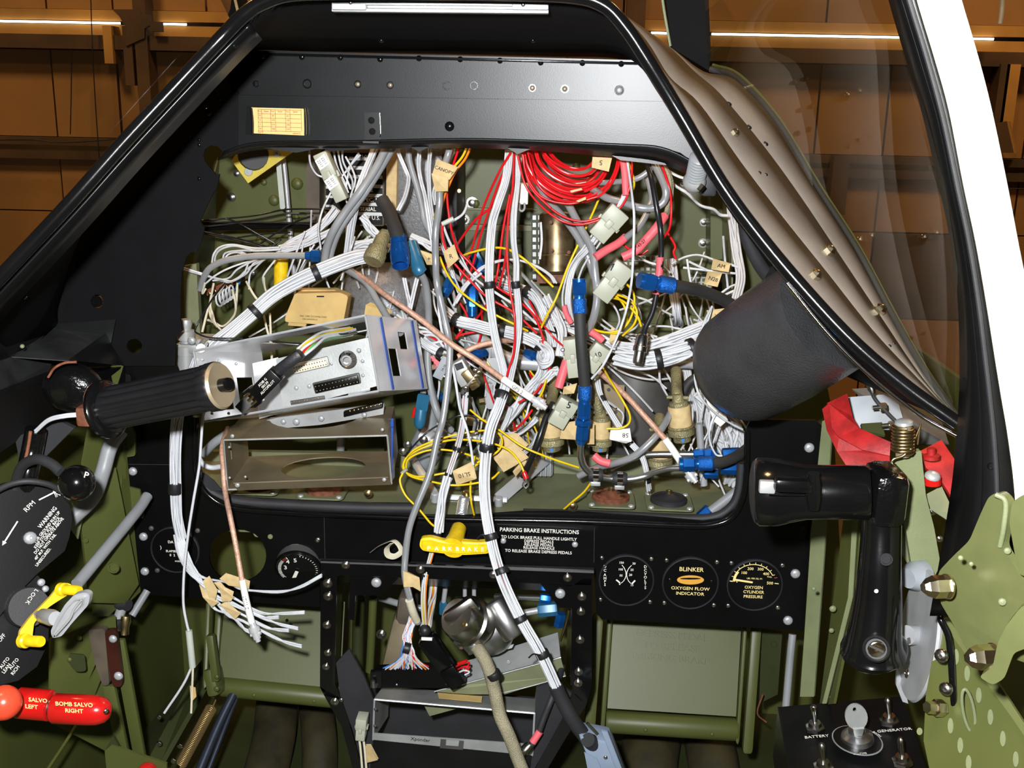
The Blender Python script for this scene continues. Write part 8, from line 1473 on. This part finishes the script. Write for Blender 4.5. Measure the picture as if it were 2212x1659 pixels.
hk = thing('black_strap_hook', 'thin black strip clip screwed along the olive rail', 'clip', P(2065, 1532, .72)); tube('strip', [(2046, 1326, .74), (2032, 1336, .735), (2048, 1372, .73), (2054, 1420, .725), (2058, 1480, .72), (2062, 1532, .72)], 8, 'black_gloss', hk, n=10); screws(hk, [(2034, 1416, 16), (2044, 1488, 16)], .715, 14, 'steel', 'dome', nrm=(-.6, -.75, .2)); lathe('hex_bolt', P(2036, 1530, .72), P(2002, 1528, .715), [(0, S(20, .72)), (.5, S(20, .72)), (.55, S(15, .72)), (1, S(14, .72))], 'cadmium', hk, n=6)
# switch box
sw = thing('switch_box', 'black ignition switch box with key, toggles and white lettering', 'switch box', P(1850, 1690, .92))
s1_, s2_, s3_, s4_ = P(1684, 1527, 1.0), P(1950, 1504, 1.0), P(2010, 1690, .88), P(1712, 1690, .88)
sn = (s2_ - s1_).cross(s4_ - s1_).normalized(); sn = sn if sn.z > 0 else -sn
tp1 = sheet('top_plate', [s1_, s2_, s3_, s4_], sn * -.002, 'black', sw); sheet('side_plate', [s1_, s4_, s4_ - V((0, 0, .06)), s1_ - V((0, 0, .06))], (-.002, 0, 0), 'black', sw); sheet('front_plate', [s4_, s3_, s3_ - V((0, 0, .06)), s4_ - V((0, 0, .06))], (0, -.002, 0), 'black', sw)
def Sw(x, y, d=0.): return PN(x, y, s1_ + sn * d, sn)
for (x, y, tx, ty, m) in ((1761, 1575, 1761, 1540, 'chrome'), (1921, 1560, 1920, 1522, 'steel'), (1779, 1660, 1776, 1605, 'steel'), (1949, 1648, 1944, 1590, 'steel')):
    c = Sw(x, y); tip = c + sn * .026 + V((0, .003, 0)); q = S(1, .93)
    lathe('toggle_nut', c, c + sn * .004, [(0, q * 24), (.8, q * 24), (1, q * 20)], 'steel', sw, n=6); lathe('toggle_collar', c + sn * .004, c + sn * .008, [(0, q * 16), (1, q * 14)], 'steel', sw, n=18); lathe('toggle_bat', c + sn * .006, tip, [(0, q * 6), (.7, q * 7.5), (.92, q * 7), (1, q * 4)], m, sw, n=14)
cl = Sw(1852, 1600); q = S(1, .93)
ul, vl = V((1, 0, 0)), sn.cross(V((1, 0, 0)))
sheet('lock_plate', [cl + ul * (q * 58 * math.cos(a)) + vl * (q * 58 * math.sin(a)) for a in [6.283 * i / 32 for i in range(32)]], sn * .0008, 'alu_dull', sw); sheet('lock_field', [cl + sn * .0008 + ul * (q * 55 * math.cos(a)) + vl * (q * 55 * math.sin(a)) for a in [6.283 * i / 32 for i in range(32)]], sn * .0004, 'black', sw)
lathe('lock_body', cl + sn * .001, cl + sn * .016, [(0, q * 38), (.35, q * 36), (.55, q * 26), (.6, q * 20), (1, q * 19), (1, .0003)], 'alu', sw, n=30)
kb, kt = cl + sn * .014, P(1852, 1540, cl.y - .018)
qs('key_blade', [(1846, 1590, kb.y - .004), (1860, 1588, kb.y - .004), (1866, 1570, kt.y), (1842, 1572, kt.y)], 'alu_dull', sw, t=.002)
sheet('key_bow', [P(*p, kt.y) for p in [(1850 + 24 * math.cos(a) - 5 * math.sin(a), 1549 + 27 * math.sin(a) + 8 * math.cos(a)) for a in [6.283 * i / 22 for i in range(22)]]], (0, .002, 0), 'alu_dull', sw, [[P(*p, kt.y) for p in circ(1846, 1533, 4, 5, 10)]])
for s, x, y, h, r_ in (('BATTERY', 1764, 1591, 9, 0), ('GENERATOR', 1932, 1577, 9, 0), ('OFF', 1812, 1584, 7, 30), ('BOTH', 1894, 1586, 6, -60), ('AC-TYPE', 1858, 1628, 5, 0)):
    a = math.radians(r_); 
    uw = (s2_ - s1_).normalized(); vw = sn.cross(uw); vw = vw if vw.z > 0 else -vw; txt(tp1, s, Sw(x, y, .0016), uw * math.cos(a) + vw * math.sin(a), vw * math.cos(a) - uw * math.sin(a), S(h, .95), 'lettering', stretch=1.05)
# side structure ribs
sr = thing('side_rib', 'olive side wall ribs between the panel edge and the canopy crank', 'rib', P(1800, 1500, 1.05))
qs('edge_strip', [(1776, 910, 1.09), (1798, 900, 1.08), (1780, 1200, 1.08), (1758, 1505, 1.08), (1728, 1505, 1.09), (1738, 1365, 1.09), (1752, 1150, 1.09)], 'olive_light', sr, t=.003)
qs('rib_face', [(1830, 1050, 1.02), (1862, 1060, .98), (1848, 1280, .98), (1800, 1520, .98), (1770, 1525, 1.02), (1795, 1330, 1.02), (1812, 1200, 1.02)], 'olive', sr, t=.003); qs('rib_flange', [(1845, 1050, .975), (1856, 1060, .972), (1842, 1290, .972), (1785, 1520, .972), (1776, 1520, .975), (1832, 1290, .975)], 'olive_light', sr, t=.002)
screws(sr, [(1758, 1272, 5), (1799, 1315, 8), (1796, 1362, 6), (1790, 1505, 4)], .99, 6, 'olive_light', 'rivet', name='rivet')
flush_text()
